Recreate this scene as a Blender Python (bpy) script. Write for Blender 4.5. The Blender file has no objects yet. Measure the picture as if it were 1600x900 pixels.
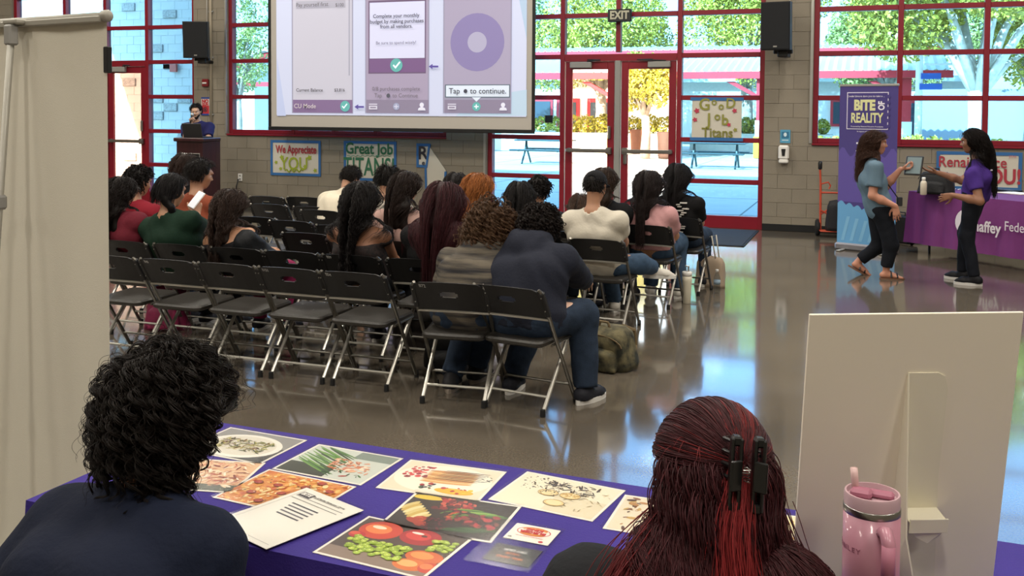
import bpy, bmesh, random
import numpy as np
from math import sin, cos, tan, pi, radians, sqrt, atan2, floor, ceil
from mathutils import Vector, Matrix, Euler

SC = bpy.context.scene
COL = SC.collection
RNG = np.random.default_rng(7)
random.seed(7)

# ------------------------------------------------------------------ camera
F, CX, CY, CAMH, DIST = 1550.0, 800.0, 238.0, 1.70, 14.67   # pixels of a 1600x900 frame, metres
YAW, PITCH, ROLL = radians(19.8), radians(-2.4), 0.0066
def _rx(a): c, s = cos(a), sin(a); return np.array([[1, 0, 0], [0, c, -s], [0, s, c]])
def _rz(a): c, s = cos(a), sin(a); return np.array([[c, -s, 0], [s, c, 0], [0, 0, 1]])
CM = _rz(YAW) @ _rx(pi / 2 + PITCH) @ _rz(ROLL)
CP = np.array([0, -DIST, CAMH])
cd = bpy.data.cameras.new('camera')
cam = bpy.data.objects.new('camera', cd); COL.objects.link(cam)
cd.sensor_width = 36; cd.lens = F * 36 / 1600; cd.shift_y = -(450 - CY) / 1600
cd.clip_start = 0.05; cd.clip_end = 500
cam.matrix_world = Matrix.Translation(Vector(CP)) @ Matrix(CM.tolist()).to_4x4()
SC.camera = cam
# the photograph's own lines of sight, used once to measure where things stand
def _ray(x, y): return CM @ np.array([(x - CX) / F, -(y - CY) / F, -1.0])
def onz(x, y, z=0.0): d = _ray(x, y); return CP + d * ((z - CP[2]) / d[2])
def ony(x, y, Y=0.0): d = _ray(x, y); return CP + d * ((Y - CP[1]) / d[1])

# ------------------------------------------------------------------ world, sun, lamps, exposure
SC.view_settings.view_transform = 'Standard'; SC.view_settings.look = 'None'
SC.view_settings.exposure = 0.0; SC.view_settings.gamma = 1.0; SC.view_settings.use_curve_mapping = False
w = bpy.data.worlds.new('world'); SC.world = w; w.use_nodes = True
nt = w.node_tree; nt.nodes.clear()
wo = nt.nodes.new('ShaderNodeOutputWorld'); bg = nt.nodes.new('ShaderNodeBackground')
sky = nt.nodes.new('ShaderNodeTexSky'); sky.sky_type = 'NISHITA'; sky.sun_disc = False
sky.sun_elevation = radians(36); sky.sun_rotation = radians(200); sky.dust_density = 3.0; sky.sun_intensity = 1.0
mixn = nt.nodes.new('ShaderNodeMix'); mixn.data_type = 'RGBA'; mixn.inputs[0].default_value = 0.35
nt.links.new(sky.outputs[0], mixn.inputs[6]); mixn.inputs[7].default_value = (6.0, 6.0, 6.0, 1)
nt.links.new(mixn.outputs[2], bg.inputs[0]); bg.inputs[1].default_value = 1.0
nt.links.new(bg.outputs[0], wo.inputs[0])
sd = bpy.data.lights.new('sun', 'SUN'); sd.energy = 26; sd.angle = 0.009; sd.color = (1.0, 0.96, 0.88)
so = bpy.data.objects.new('sun', sd); COL.objects.link(so)
so.rotation_euler = Vector((0.28, 1.0, -0.74)).to_track_quat('-Z', 'Y').to_euler()
def ceiling_lamp(x, y, z, sx, sy, watts):
    ld = bpy.data.lights.new('ceiling_lamp', 'AREA'); ld.shape = 'RECTANGLE'; ld.size = sx; ld.size_y = sy
    ld.energy = watts; ld.color = (1.0, 0.93, 0.82)
    o = bpy.data.objects.new('ceiling_lamp', ld); COL.objects.link(o); o.location = (x, y, z); return o
LAMPS = [(x, y) for x in (-13.5, -9, -4.5, 0, 4.5) for y in (-3.0, -7.5, -12.0, -16.5)]
for x, y in LAMPS: ceiling_lamp(x, y, 6.35, 0.6, 1.2, 140)

# ------------------------------------------------------------------ mesh helpers
def lin(c): return tuple((v / 12.92 if v <= .04045 else ((v + .055) / 1.055) ** 2.4) for v in c[:3])
def hexc(h): h = h.lstrip('#'); return lin([int(h[i:i + 2], 16) / 255 for i in (0, 2, 4)])
def C(v): return hexc(v) if isinstance(v, str) else tuple(v)

class MB:
    def __init__(s): s.v = []; s.f = []; s.c = []; s.cur = (1, 1, 1)
    def col(s, c): s.cur = C(c); return s
    def add(s, vs, fs):
        b = len(s.v); s.v += [tuple(map(float, p)) for p in vs]
        for f in fs: s.f.append(tuple(b + i for i in f)); s.c.append(s.cur)
        return s
    def box(s, c, d, rz=0, rot=None, ch=0.0):
        hx, hy, hz = d[0] / 2, d[1] / 2, d[2] / 2
        R = rot if rot is not None else Matrix.Rotation(rz, 3, 'Z')
        if ch <= 0:
            vs = [(x, y, z) for x in (-hx, hx) for y in (-hy, hy) for z in (-hz, hz)]
            fs = [(0, 1, 3, 2), (4, 6, 7, 5), (0, 4, 5, 1), (2, 3, 7, 6), (0, 2, 6, 4), (1, 5, 7, 3)]
        else:
            ch = min(ch, hx * .95, hy * .95, hz * .95)
            vs, ix = [], {}
            for sx in (-1, 1):
                for sy in (-1, 1):
                    for sz in (-1, 1):
                        for k in range(3):
                            q = [sx * (hx - ch), sy * (hy - ch), sz * (hz - ch)]; q[k] = (sx * hx, sy * hy, sz * hz)[k]
                            ix[(sx, sy, sz, k)] = len(vs); vs.append(tuple(q))
            fs = []
            for k in range(3):
                a, b = [(1, 2), (2, 0), (0, 1)][k]
                for sg in (-1, 1):
                    f = []
                    for sa, sb in ((-1, -1), (1, -1), (1, 1), (-1, 1)):
                        t = [0, 0, 0]; t[k] = sg; t[a] = sa; t[b] = sb; f.append(ix[(*t, k)])
                    fs.append(tuple(f if sg > 0 else f[::-1]))
            for k in range(3):      # edges along axis k
                a, b = [(1, 2), (2, 0), (0, 1)][k]
                for sa in (-1, 1):
                    for sb in (-1, 1):
                        t0 = [0, 0, 0]; t0[k] = -1; t0[a] = sa; t0[b] = sb; t1 = list(t0); t1[k] = 1
                        f = [ix[(*t0, a)], ix[(*t1, a)], ix[(*t1, b)], ix[(*t0, b)]]
                        fs.append(tuple(f if sa * sb < 0 else f[::-1]))
            for sx in (-1, 1):
                for sy in (-1, 1):
                    for sz in (-1, 1):
                        f = [ix[(sx, sy, sz, k)] for k in range(3)]
                        fs.append(tuple(f if sx * sy * sz > 0 else f[::-1]))
        cc = Vector(c)
        return s.add([cc + R @ Vector(p) for p in vs], fs)
    def tube(s, pts, r, n=8, caps=True):
        P = [Vector(p) for p in pts]; m = len(P)
        rs = r if isinstance(r, (list, tuple)) else [r] * m
        T = []
        for i in range(m):
            a = P[max(i - 1, 0)]; b = P[min(i + 1, m - 1)]; T.append((b - a).normalized())
        u = T[0].orthogonal().normalized(); vs = []
        for i in range(m):
            u = (u - T[i] * u.dot(T[i])).normalized(); w_ = T[i].cross(u)
            for k in range(n):
                a = 2 * pi * k / n; vs.append(P[i] + (u * cos(a) + w_ * sin(a)) * rs[i])
        fs = [(i * n + k, i * n + (k + 1) % n, (i + 1) * n + (k + 1) % n, (i + 1) * n + k) for i in range(m - 1) for k in range(n)]
        if caps: fs += [tuple(range(n))[::-1], tuple((m - 1) * n + k for k in range(n))]
        return s.add(vs, fs)
    def lathe(s, prof, c=(0, 0, 0), n=24, R=None):
        R = R or Matrix.Identity(3); m = len(prof); cc = Vector(c)
        vs = [cc + R @ Vector((r * cos(2 * pi * k / n), r * sin(2 * pi * k / n), z)) for r, z in prof for k in range(n)]
        fs = [(i * n + k, i * n + (k + 1) % n, (i + 1) * n + (k + 1) % n, (i + 1) * n + k) for i in range(m - 1) for k in range(n)]
        fs += [tuple(range(n))[::-1], tuple((m - 1) * n + k for k in range(n))]
        return s.add(vs, fs)
    def prism(s, poly, z0, z1, M=None):
        M = M or Matrix.Identity(4); n = len(poly)
        vs = [M @ Vector((x, y, z)) for z in (z0, z1) for x, y in poly]
        fs = [tuple(range(n))[::-1], tuple(range(n, 2 * n))] + [(k, (k + 1) % n, n + (k + 1) % n, n + k) for k in range(n)]
        return s.add(vs, fs)
    def poly(s, pts): return s.add(pts, [tuple(range(len(pts)))])
    def disc(s, c, rx, ry, n=16, ang=0, ax=(Vector((1, 0, 0)), Vector((0, 1, 0)))):
        c = Vector(c); pts = []
        for k in range(n):
            t = 2 * pi * k / n; x, y = rx * cos(t), ry * sin(t)
            pts.append(c + ax[0] * (x * cos(ang) - y * sin(ang)) + ax[1] * (x * sin(ang) + y * cos(ang)))
        return s.poly(pts)
    def mesh(s, name, m=None, smooth=False, colors=False):
        me = bpy.data.meshes.new(name); me.from_pydata(s.v, [], s.f); me.update()
        if smooth: me.polygons.foreach_set('use_smooth', [True] * len(me.polygons))
        if colors:
            at = me.color_attributes.new('Col', 'FLOAT_COLOR', 'CORNER'); buf = []
            for f, c in zip(s.f, s.c): buf += [c[0], c[1], c[2], 1.0] * len(f)
            at.data.foreach_set('color', buf)
        if m: me.materials.append(m)
        return me
    def build(s, name, m, parent=None, smooth=False, colors=False, loc=None, rot=None):
        return obj(name, s.mesh(name, m, smooth, colors), parent, loc, rot)

def obj(name, me, parent=None, loc=None, rot=None):
    o = bpy.data.objects.new(name, me); COL.objects.link(o)
    if parent is not None: o.parent = parent
    if loc is not None: o.location = loc
    if rot is not None: o.rotation_euler = rot
    return o
def autosmooth(o, ang=40):
    me = o.data; me.polygons.foreach_set('use_smooth', [True] * len(me.polygons))
    me.set_sharp_from_angle(angle=radians(ang)); return o
def tag(o, label=None, cat=None, group=None, kind=None):
    for k, v in (('label', label), ('category', cat), ('group', group), ('kind', kind)):
        if v: o[k] = v
    return o
def thing(name, label, cat, loc=(0, 0, 0), rz=0.0, group=None):
    o = obj(name, None, None, loc, (0, 0, rz)); return tag(o, label, cat, group)
def struct(o): o['kind'] = 'structure'; return o
def stuff(o): o['kind'] = 'stuff'; return o
def copy_tree(o, parent=None):
    c = o.copy(); COL.objects.link(c)
    if parent is not None: c.parent = parent
    for ch in KIDS.get(o.name, []): copy_tree(ch, c)
    return c
KIDS = {}
def index_kids(root):
    for ch in root.children: KIDS.setdefault(root.name, []).append(ch); index_kids(ch)

# ------------------------------------------------------------------ materials
def mat(name, col, rough=.6, metal=0.0, noise=0.0, nscale=8.0, bump=0.0, bscale=60.0, spec=.5, emit=0.0, coat=0.0, stretch=None, col2=None):
    m = bpy.data.materials.new(name); m.use_nodes = True; N = m.node_tree.nodes; L = m.node_tree.links
    b = N['Principled BSDF']; c = C(col)
    b.inputs['Base Color'].default_value = (*c, 1); b.inputs['Roughness'].default_value = rough
    b.inputs['Metallic'].default_value = metal; b.inputs['Specular IOR Level'].default_value = spec
    b.inputs['Coat Weight'].default_value = coat
    if noise or bump or col2:
        tc = N.new('ShaderNodeTexCoord'); mp = N.new('ShaderNodeMapping'); L.new(tc.outputs['Object'], mp.inputs[0])
        if stretch: mp.inputs['Scale'].default_value = stretch
    if noise or col2:
        t = N.new('ShaderNodeTexNoise'); t.inputs['Scale'].default_value = nscale; t.inputs['Detail'].default_value = 6
        L.new(mp.outputs[0], t.inputs['Vector'])
        r = N.new('ShaderNodeValToRGB'); L.new(t.outputs['Fac'], r.inputs[0])
        if col2: a_, b_ = c, C(col2); r.color_ramp.elements[0].position = .38; r.color_ramp.elements[1].position = .62
        else: a_ = tuple(v * (1 - noise) for v in c); b_ = tuple(min(1, v * (1 + noise)) for v in c); r.color_ramp.elements[0].position = .3; r.color_ramp.elements[1].position = .7
        r.color_ramp.elements[0].color = (*a_, 1); r.color_ramp.elements[1].color = (*b_, 1)
        L.new(r.outputs[0], b.inputs['Base Color'])
    if bump:
        t2 = N.new('ShaderNodeTexNoise'); t2.inputs['Scale'].default_value = bscale; t2.inputs['Detail'].default_value = 4
        L.new(mp.outputs[0], t2.inputs['Vector'])
        bp = N.new('ShaderNodeBump'); bp.inputs['Strength'].default_value = bump; bp.inputs['Distance'].default_value = .01
        L.new(t2.outputs['Fac'], bp.inputs['Height']); L.new(bp.outputs[0], b.inputs['Normal'])
    if emit:
        b.inputs['Emission Color'].default_value = (*c, 1); b.inputs['Emission Strength'].default_value = emit
    return m
def colmat(name, rough=.5, emit=0.0, coat=0.0, tintc=None):
    m = bpy.data.materials.new(name); m.use_nodes = True; N = m.node_tree.nodes; L = m.node_tree.links
    b = N['Principled BSDF']; a = N.new('ShaderNodeVertexColor'); a.layer_name = 'Col'
    b.inputs['Roughness'].default_value = rough; b.inputs['Coat Weight'].default_value = coat
    src = a.outputs[0]
    if tintc:
        mx = N.new('ShaderNodeMix'); mx.data_type = 'RGBA'; mx.blend_type = 'MULTIPLY'; mx.inputs[0].default_value = 1; L.new(src, mx.inputs[6]); mx.inputs[7].default_value = (*tintc, 1); src = mx.outputs[2]
    L.new(src, b.inputs['Base Color'])
    if emit: L.new(src, b.inputs['Emission Color']); b.inputs['Emission Strength'].default_value = emit
    return m
def glassmat(name, tint, refl=.9, rough=0.0):
    m = bpy.data.materials.new(name); m.use_nodes = True; N = m.node_tree.nodes; L = m.node_tree.links; N.clear()
    o = N.new('ShaderNodeOutputMaterial'); t = N.new('ShaderNodeBsdfTransparent'); g = N.new('ShaderNodeBsdfGlossy'); x = N.new('ShaderNodeMixShader')
    lw = N.new('ShaderNodeLayerWeight'); lw.inputs[0].default_value = .5      # the facing term: the same on both sides of a pane
    pw = N.new('ShaderNodeMath'); pw.operation = 'POWER'; pw.inputs[1].default_value = 5.0
    mu = N.new('ShaderNodeMath'); mu.operation = 'MULTIPLY_ADD'; mu.inputs[1].default_value = .9 * min(refl, 1); mu.inputs[2].default_value = .04 * refl
    t.inputs[0].default_value = (*tint, 1); g.inputs['Roughness'].default_value = rough
    L.new(lw.outputs['Facing'], pw.inputs[0]); L.new(pw.outputs[0], mu.inputs[0]); L.new(mu.outputs[0], x.inputs[0]); L.new(t.outputs[0], x.inputs[1]); L.new(g.outputs[0], x.inputs[2]); L.new(x.outputs[0], o.inputs[0])
    return m
M = {}
M['cmu'] = mat('painted_block', '#857d6e', .75, noise=.06, nscale=2.5, bump=.35, bscale=140)
M['mortar'] = mat('mortar', '#7d7567', .85)
M['red'] = mat('red_frame_paint', '#7e0f22', .38, noise=.08, nscale=3)
M['win'] = glassmat('tinted_glass', (.50, .78, .985))
M['film'] = glassmat('filmed_door_glass', (.82, .72, .66))
M['clear'] = glassmat('door_glass', (.97, .95, .91))
M['black'] = mat('black_plastic', '#101113', .42)
M['blackr'] = mat('black_rubber', '#0c0c0d', .8)
M['dark'] = mat('charcoal', '#202123', .6)
M['steel'] = mat('brushed_steel', '#a8a8a4', .28, metal=1.0)
M['grey'] = mat('grey_paint', '#8d8c88', .5)
M['alu'] = mat('aluminium', '#b9b8b2', .35, metal=.8)
M['white'] = mat('white_plastic', '#e6e4de', .4)
M['paper'] = mat('paper', '#ece8df', .7)
M['print'] = colmat('flat_print', .6)
M['glossprint'] = colmat('laminated_print', .42, coat=.6)
M['screen'] = colmat('projected_picture', .9, emit=.50, tintc=(.90, .93, 1.04))
M['ink'] = mat('dark_ink', '#26242a', .7)
# polished concrete floor
def floor_mat():
    m = mat('polished_concrete', '#625a4f', .1, noise=.22, nscale=.8); N = m.node_tree.nodes; L = m.node_tree.links; b = N['Principled BSDF']
    tc = N.new('ShaderNodeTexCoord')
    sp = N.new('ShaderNodeTexNoise'); sp.inputs['Scale'].default_value = 90; sp.inputs['Detail'].default_value = 3; L.new(tc.outputs['Object'], sp.inputs['Vector'])
    rp = N.new('ShaderNodeValToRGB'); rp.color_ramp.elements[0].position = .38; rp.color_ramp.elements[0].color = (.86, .86, .86, 1); rp.color_ramp.elements[1].position = .62; rp.color_ramp.elements[1].color = (1.1, 1.1, 1.1, 1)
    L.new(sp.outputs['Fac'], rp.inputs[0])
    src = b.inputs['Base Color'].links[0].from_socket
    mx = N.new('ShaderNodeMix'); mx.data_type = 'RGBA'; mx.blend_type = 'MULTIPLY'; mx.inputs[0].default_value = 1
    L.new(src, mx.inputs[6]); L.new(rp.outputs[0], mx.inputs[7]); L.new(mx.outputs[2], b.inputs['Base Color'])
    r2 = N.new('ShaderNodeTexNoise'); r2.inputs['Scale'].default_value = 1.7; r2.inputs['Detail'].default_value = 5; L.new(tc.outputs['Object'], r2.inputs['Vector'])
    mr = N.new('ShaderNodeMapRange'); mr.inputs[3].default_value = .06; mr.inputs[4].default_value = .16; L.new(r2.outputs['Fac'], mr.inputs[0]); L.new(mr.outputs[0], b.inputs['Roughness'])
    b.inputs['IOR'].default_value = 1.55; b.inputs['Coat Weight'].default_value = .35; b.inputs['Coat Roughness'].default_value = .05
    return m
M['floor'] = floor_mat()

# ------------------------------------------------------------------ lettering
_FONTC = {}
def text(body, size, parent, m, loc, rot=(pi / 2, 0, 0), name='lettering', align='CENTER', bold=0.0, ext=.0008, sx=1.0, shear=0.0, jitter=0):
    key = (body, size, align, bold, ext, sx, shear, m.name)
    if key not in _FONTC:
        cu = bpy.data.curves.new('t', 'FONT'); cu.body = body; cu.size = size; cu.align_x = align; cu.align_y = 'CENTER'
        cu.offset = bold; cu.extrude = ext; cu.resolution_u = 3; cu.shear = shear; cu.space_line = .95
        o = bpy.data.objects.new('t', cu); COL.objects.link(o)
        me = bpy.data.meshes.new_from_object(o.evaluated_get(bpy.context.evaluated_depsgraph_get()))
        bpy.data.objects.remove(o); bpy.data.curves.remove(cu)
        if sx != 1.0:
            for v in me.vertices: v.co.x *= sx
        me.materials.clear(); me.materials.append(m); me.name = 'lettering'; _FONTC[key] = me
    return obj(name, _FONTC[key], parent, loc, rot)
INK = {}
def ink(c):
    if c not in INK: INK[c] = mat('ink_' + c.strip('#'), c, .65)
    return INK[c]

# ================================================================== ROOM SHELL
def plane_struct(name, m, x0, x1, y0, y1, z0, z1):
    return struct(MB().box(((x0 + x1) / 2, (y0 + y1) / 2, (z0 + z1) / 2), (x1 - x0, y1 - y0, z1 - z0)).build(name, m))
plane_struct('floor', M['floor'], -17.5, 7.5, -19.0, 0.19, -.2, 0)
plane_struct('ceiling', mat('ceiling_paint', '#b9b4a8', .9), -17.5, 7.5, -19.0, 0.2, 6.6, 6.8)
plane_struct('wall_left', M['cmu'], -17.7, -17.5, -19.0, .2, 0, 6.6)
plane_struct('wall_right', M['cmu'], 7.5, 7.7, -19.0, .2, 0, 6.6)
plane_struct('wall_rear', M['cmu'], -17.5, 7.5, -19.2, -19.0, 0, 6.6)
# the roof overhang and parapet, whose shade falls on the plaza
plane_struct('roof', M['cmu'], -19, 9, -19.2, 1.0, 6.8, 8.4)
# lamp housings
for x, y in LAMPS:
    wx = ('far left', 'left', 'middle', 'right', 'far right')[(-13.5, -9, -4.5, 0, 4.5).index(x)]; wy = ('nearest the windows', 'second from the windows', 'second from the rear wall', 'nearest the rear wall')[(-3.0, -7.5, -12.0, -16.5).index(y)]
    t = thing('ceiling_light', 'white ceiling light, row %s, %s of its row' % (wy, wx), 'light', (x, y, 6.36), 0, 'ceiling lights')
    MB().box((0, 0, .12), (.66, 1.26, .2)).build('housing', M['white'], t)

GAPS = [(-15.43, -11.27, 0.0), (-10.57, -6.40, 1.27), (-5.70, -1.43, 0.0), (-.76, 3.45, 1.27)]  # openings: x0, x1, sill
TOPZ = 4.44
BL, BH, JT = .4064, .2032, .004
_blk = {}
def block_mesh(w_, m, key):
    k = (round(w_, 3), key)
    if k not in _blk: _blk[k] = MB().box((0, 0, 0), (w_, .05, BH - JT), ch=.002).mesh('concrete_block', m)
    return _blk[k]
def block_wall(parent, x0, x1, z0, z1, holes, m, key, y=0.0, limit=300, xo=-1.43, seen=lambda x, z: True):
    """running bond of concrete blocks; the blocks the view shows are parts, the rest one joined part"""
    spans = []
    n = 0
    for r in range(int(round(z0 / BH)), int(ceil(z1 / BH))):
        za, zb = r * BH, (r + 1) * BH; zc = (za + zb) / 2
        x = xo + (r % 2) * BL / 2; x -= ceil((x - x0) / BL) * BL
        while x < x1:
            segs = [(max(x, x0), min(x + BL, x1))]
            for h0, h1, hz0, hz1 in holes:
                if hz0 < zc < hz1:
                    out = []
                    for a, b in segs:
                        if h1 <= a or h0 >= b: out.append((a, b)); continue
                        if h0 > a: out.append((a, h0))
                        if h1 < b: out.append((h1, b))
                    segs = out
            spans += [(a, b, zc) for a, b in segs if b - a > .03]
            x += BL
    far = MB()
    for a, b, zc in spans:
        xc, wd = (a + b) / 2, b - a - JT
        if seen(xc, zc) and n < limit:
            obj('concrete_block', block_mesh(wd, m, key), parent, (xc, y + RNG.uniform(-.0012, .0012), zc)); n += 1
        else: far.box((xc, y, zc), (wd, .05, BH - JT))
    if far.f: stuff(far.build('block_courses', m, parent))
# back wall core with the four window openings
core = MB()
xs = [-17.5] + [v for g in GAPS for v in g[:2]] + [7.5]
for i in range(0, len(xs), 2): core.box(((xs[i] + xs[i + 1]) / 2, .086, 3.3), (xs[i + 1] - xs[i], .208, 6.6))
for a, b, s in GAPS:
    core.box(((a + b) / 2, .086, (TOPZ + 6.6) / 2), (b - a, .208, 6.6 - TOPZ))
    if s: core.box(((a + b) / 2, .086, s / 2), (b - a, .208, s))
wall = struct(core.build('wall_back', M['mortar']))
holes = [(a, b, s, TOPZ) for a, b, s in GAPS]
holes[1] = (-10.57, -6.40, 1.24, TOPZ); holes[3] = (-.76, 3.45, 1.24, TOPZ)
block_wall(wall, -17.5, 7.5, 0, 6.6, holes, M['cmu'], 'in', y=0.0, seen=lambda x, z: -11.3 < x < 2.1 and z < 3.5)
for a, b in ((-17.5, -15.43), (-11.27, -5.70), (-1.43, 7.5)):
    struct(MB().box(((a + b) / 2, -.034, .05), (b - a, .015, .10), ch=.004).build('baseboard_back', M['blackr']))

# ================================================================== WINDOWS AND DOORS
BARS = [.68, 1.29, 1.91, 2.535, 3.16, 3.785]
def bay(name, x0, x1, sill, verts, zb, panes_clear=(), skip=None):
    """red aluminium frame: mullions, transoms, one pane per opening; verts = mullion centres"""
    w_ = struct(obj(name, None, None, (0, 0, 0)))
    yy, dp, mw = .09, .13, .072
    ed = [x0 + mw / 2] + verts + [x1 - mw / 2]
    for x in ed: obj('mullion', MB().box((0, 0, 0), (mw, dp, TOPZ - sill), ch=.004).mesh('mullion', M['red']), w_, (x, yy, (TOPZ + sill) / 2))
    zs = zb
    for i in range(len(ed) - 1):
        a, b = ed[i] + mw / 2, ed[i + 1] - mw / 2
        for j, z in enumerate(zs):
            if skip and skip(i, z): continue
            hh = .07
            MB().box(((a + b) / 2, yy, z), (b - a, dp - .012, hh), ch=.004).build('transom', M['red'], w_)
        prev = sill
        cuts = [sill] + [z for z in zs if not (skip and skip(i, z))] + [TOPZ]
        for j in range(len(cuts) - 1):
            if skip and skip(i, (cuts[j] + cuts[j + 1]) / 2): continue
            za, zc = cuts[j] + .03, cuts[j + 1] - .03
            if zc - za < .1: continue
            MB().box(((a + b) / 2, yy + .01, (za + zc) / 2), (b - a + .01, .006, zc - za)).build('pane', M['win'], w_)
        MB().box(((a + b) / 2, yy, TOPZ - .035), (b - a, dp - .01, .07), ch=.004).build('head_rail', M['red'], w_)
    return w_
def door_leaf(name, xa, xb, hinge_left, tint, closer=True):
    d = struct(obj(name, None, None, (0, 0, 0)))
    y, t, st = .075, .05, .105; z0, z1 = .012, 2.46
    def B(n, x, z, w_, h_, m=M['red'], yy=y, tt=t, ch=.004): return MB().box((x, yy, z), (w_, tt, h_), ch=ch).build(n, m, d)
    B('stile', xa + st / 2, (z0 + z1) / 2, st, z1 - z0); B('stile', xb - st / 2, (z0 + z1) / 2, st, z1 - z0)
    B('bottom_rail', (xa + xb) / 2, .19, xb - xa - 2 * st, .355); B('top_rail', (xa + xb) / 2, 2.40, xb - xa - 2 * st, .12)
    MB().box(((xa + xb) / 2, y, 1.35), (xb - xa - 2 * st + .01, .008, 1.99)).build('pane', tint, d)
    # panic bar
    pb = MB(); pb.box(((xa + xb) / 2, y - .095, 1.10), (xb - xa - .06, .05, .055), ch=.01)
    e = xa + .07 if not hinge_left else xb - .07
    pb.box((e, y - .06, 1.10), (.09, .07, .10), ch=.01); pb.box((xa + xb - e, y - .055, 1.10), (.05, .06, .07), ch=.008)
    p = pb.build('panic_bar', M['steel'], d)
    MB().box((e, y - .05, 1.38), (.05, .05, .20), ch=.015).build('lock_case', M['steel'], d) if hinge_left else MB().box((e, y - .05, 1.02), (.05, .05, .24), ch=.015).build('lock_case', M['steel'], d)
    hx = xa + .25 if hinge_left else xb - .25
    c = MB().box((hx, y - .06, 2.405), (.34, .07, .09), ch=.01).build('closer', M['grey'], d)
    MB().tube([(hx + .1, y - .06, 2.46), (hx + (.32 if hinge_left else -.32), y - .13, 2.475), (hx + (.05 if hinge_left else -.05), y - .02, 2.49)], .011, 6).build('closer_arm', M['dark'], c)
    return d
def bar_skip(i, z): return i in (1, 2) and z < 2.5
# right bay with the pair of doors
V = [-4.475, -3.60, -2.665]
bay('window_1', -5.70, -1.43, 0.0, [V[0], V[2]], BARS, skip=lambda i, z: i == 1 and z < 2.53)
cm = struct(MB().box((V[1], .07, 1.235), (.085, .10, 2.47), ch=.006).build('door_post', M['grey']))
MB().box((V[1], .09, 3.52), (.072, .125, 1.85), ch=.004).build('mullion', M['red'], bpy.data.objects['window_1'])
door_leaf('door_1', -4.425, -3.655, True, M['clear']); door_leaf('door_2', -3.545, -2.715, False, M['clear'])
for a, b in ((-5.66, -4.51), (-2.63, -1.47)):
    MB().box(((a + b) / 2, .09, .09), (b - a, .12, .18), ch=.004).build('bottom_rail', M['red'], bpy.data.objects['window_1'])
MB().box((-3.57, .09, 2.485), (1.72, .125, .045)).build('door_head', M['red'], bpy.data.objects['window_1'])
# left bay, same make, white tinted door glass
VL = [-14.21, -13.27, -12.33]
bay('window_2', -15.43, -11.27, 0.0, [VL[0], VL[2]], BARS, skip=lambda i, z: i == 1 and z < 2.53)
struct(MB().box((VL[1], .07, 1.235), (.085, .10, 2.47), ch=.006).build('door_post', M['red']))
MB().box((VL[1], .09, 3.52), (.072, .125, 1.85), ch=.004).build('mullion', M['red'], bpy.data.objects['window_2'])
door_leaf('door_3', -14.16, -13.325, True, M['film']); door_leaf('door_4', -13.215, -12.38, True, M['film'])
for a, b in ((-15.39, -14.25), (-12.29, -11.31)):
    MB().box(((a + b) / 2, .09, .09), (b - a, .12, .18), ch=.004).build('bottom_rail', M['red'], bpy.data.objects['window_2'])
MB().box((-13.27, .09, 2.485), (1.8, .125, .045)).build('door_head', M['red'], bpy.data.objects['window_2'])
# sill windows
bay('window_3', -10.57, -6.40, 1.27, [-9.28, -8.49, -7.70], [1.305] + BARS[2:])
bay('window_4', -.76, 3.45, 1.27, [.38, 1.46, 2.42], [1.305] + BARS[2:])
for n, (a, b) in enumerate(((-10.57, -6.40), (-.76, 3.45))):
    struct(MB().box(((a + b) / 2, .0, 1.255), (b - a, .10, .03), ch=.004).build('trim_%d' % (n + 1), M['red']))
# pale steel angle down the left edge of each opening
for n, (a, s) in enumerate(((-10.59, 1.27), (-5.73, 0.0), (-.785, 1.27))):
    struct(MB().box((a, -.005, (s + TOPZ) / 2), (.035, .08, TOPZ - s)).build('trim_%d' % (n + 4), M['alu']))
# conduit pipe on the left pillar
ct = thing('conduit_pipe', 'cream conduit pipe running up the block pillar beside the loudspeaker', 'pipe', (-10.89, -.045, 0))
MB().tube([(0, 0, 1.35), (0, 0, 6.5)], .022, 10).build('pipe', mat('cream_paint', '#b9ad97', .5), ct, True)
for z in (1.6, 2.6, 3.4): MB().box((0, .01, z), (.09, .03, .025)).build('strap', M['grey'], ct)

# ================================================================== OUTSIDE
M['pave'] = mat('pale_concrete', '#b9b4ab', .85, noise=.06, nscale=1.5)
pv = struct(MB().box((-20, 60, -.12), (160, 119.6, .2)).build('ground', M['pave']))
jt = MB()
for k in range(10): jt.box((-20, 2.2 + k * 3.2, -.0195), (80, .03, .004))
for k in range(22): jt.box((-50 + k * 3.2, 16, -.0195), (.03, 31, .004))
stuff(jt.build('paving_joints', mat('joint', '#77736b', .9), pv))
# painted block wing wall beyond the left bay
ww = struct(MB().box((-20.9, 5.2, 2.7), (12.0, .27, 5.4)).build('wall_outside', mat('outside_mortar', '#bcb7b0', .9)))
M['cmuo'] = mat('outside_block', '#c8c3bc', .85, noise=.04, nscale=2, bump=.2, bscale=90)
block_wall(ww, -26.9, -14.9, 0, 5.4, [], M['cmuo'], 'out', y=5.08, seen=lambda x, z: x > -19.6 and z < 4.7, limit=300, xo=-14.9)
M['rough'] = mat('split_block', '#a8a39c', .95, noise=.3, nscale=30, bump=1, bscale=50)
for px, pz in ((195, 12), (275, 20), (195, 130), (240, 160), (275, 165), (257, 108), (275, 108), (240, 185), (292, 160), (198, 250), (243, 70), (292, 210)):
    x, _, z = ony(px, pz, 5.05); MB().box((round(x / BL) * BL, 5.045, (floor(z / BH) + .5) * BH), (.39, .05, .19), ch=.01).build('split_face_block', M['rough'], ww)
x, _, z = ony(272, 106, 5.0); MB().box((x, 4.98, z), (.2, .06, .2), ch=.01).build('alarm_box', mat('alarm_red', '#b04a3a', .5), ww)
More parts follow.
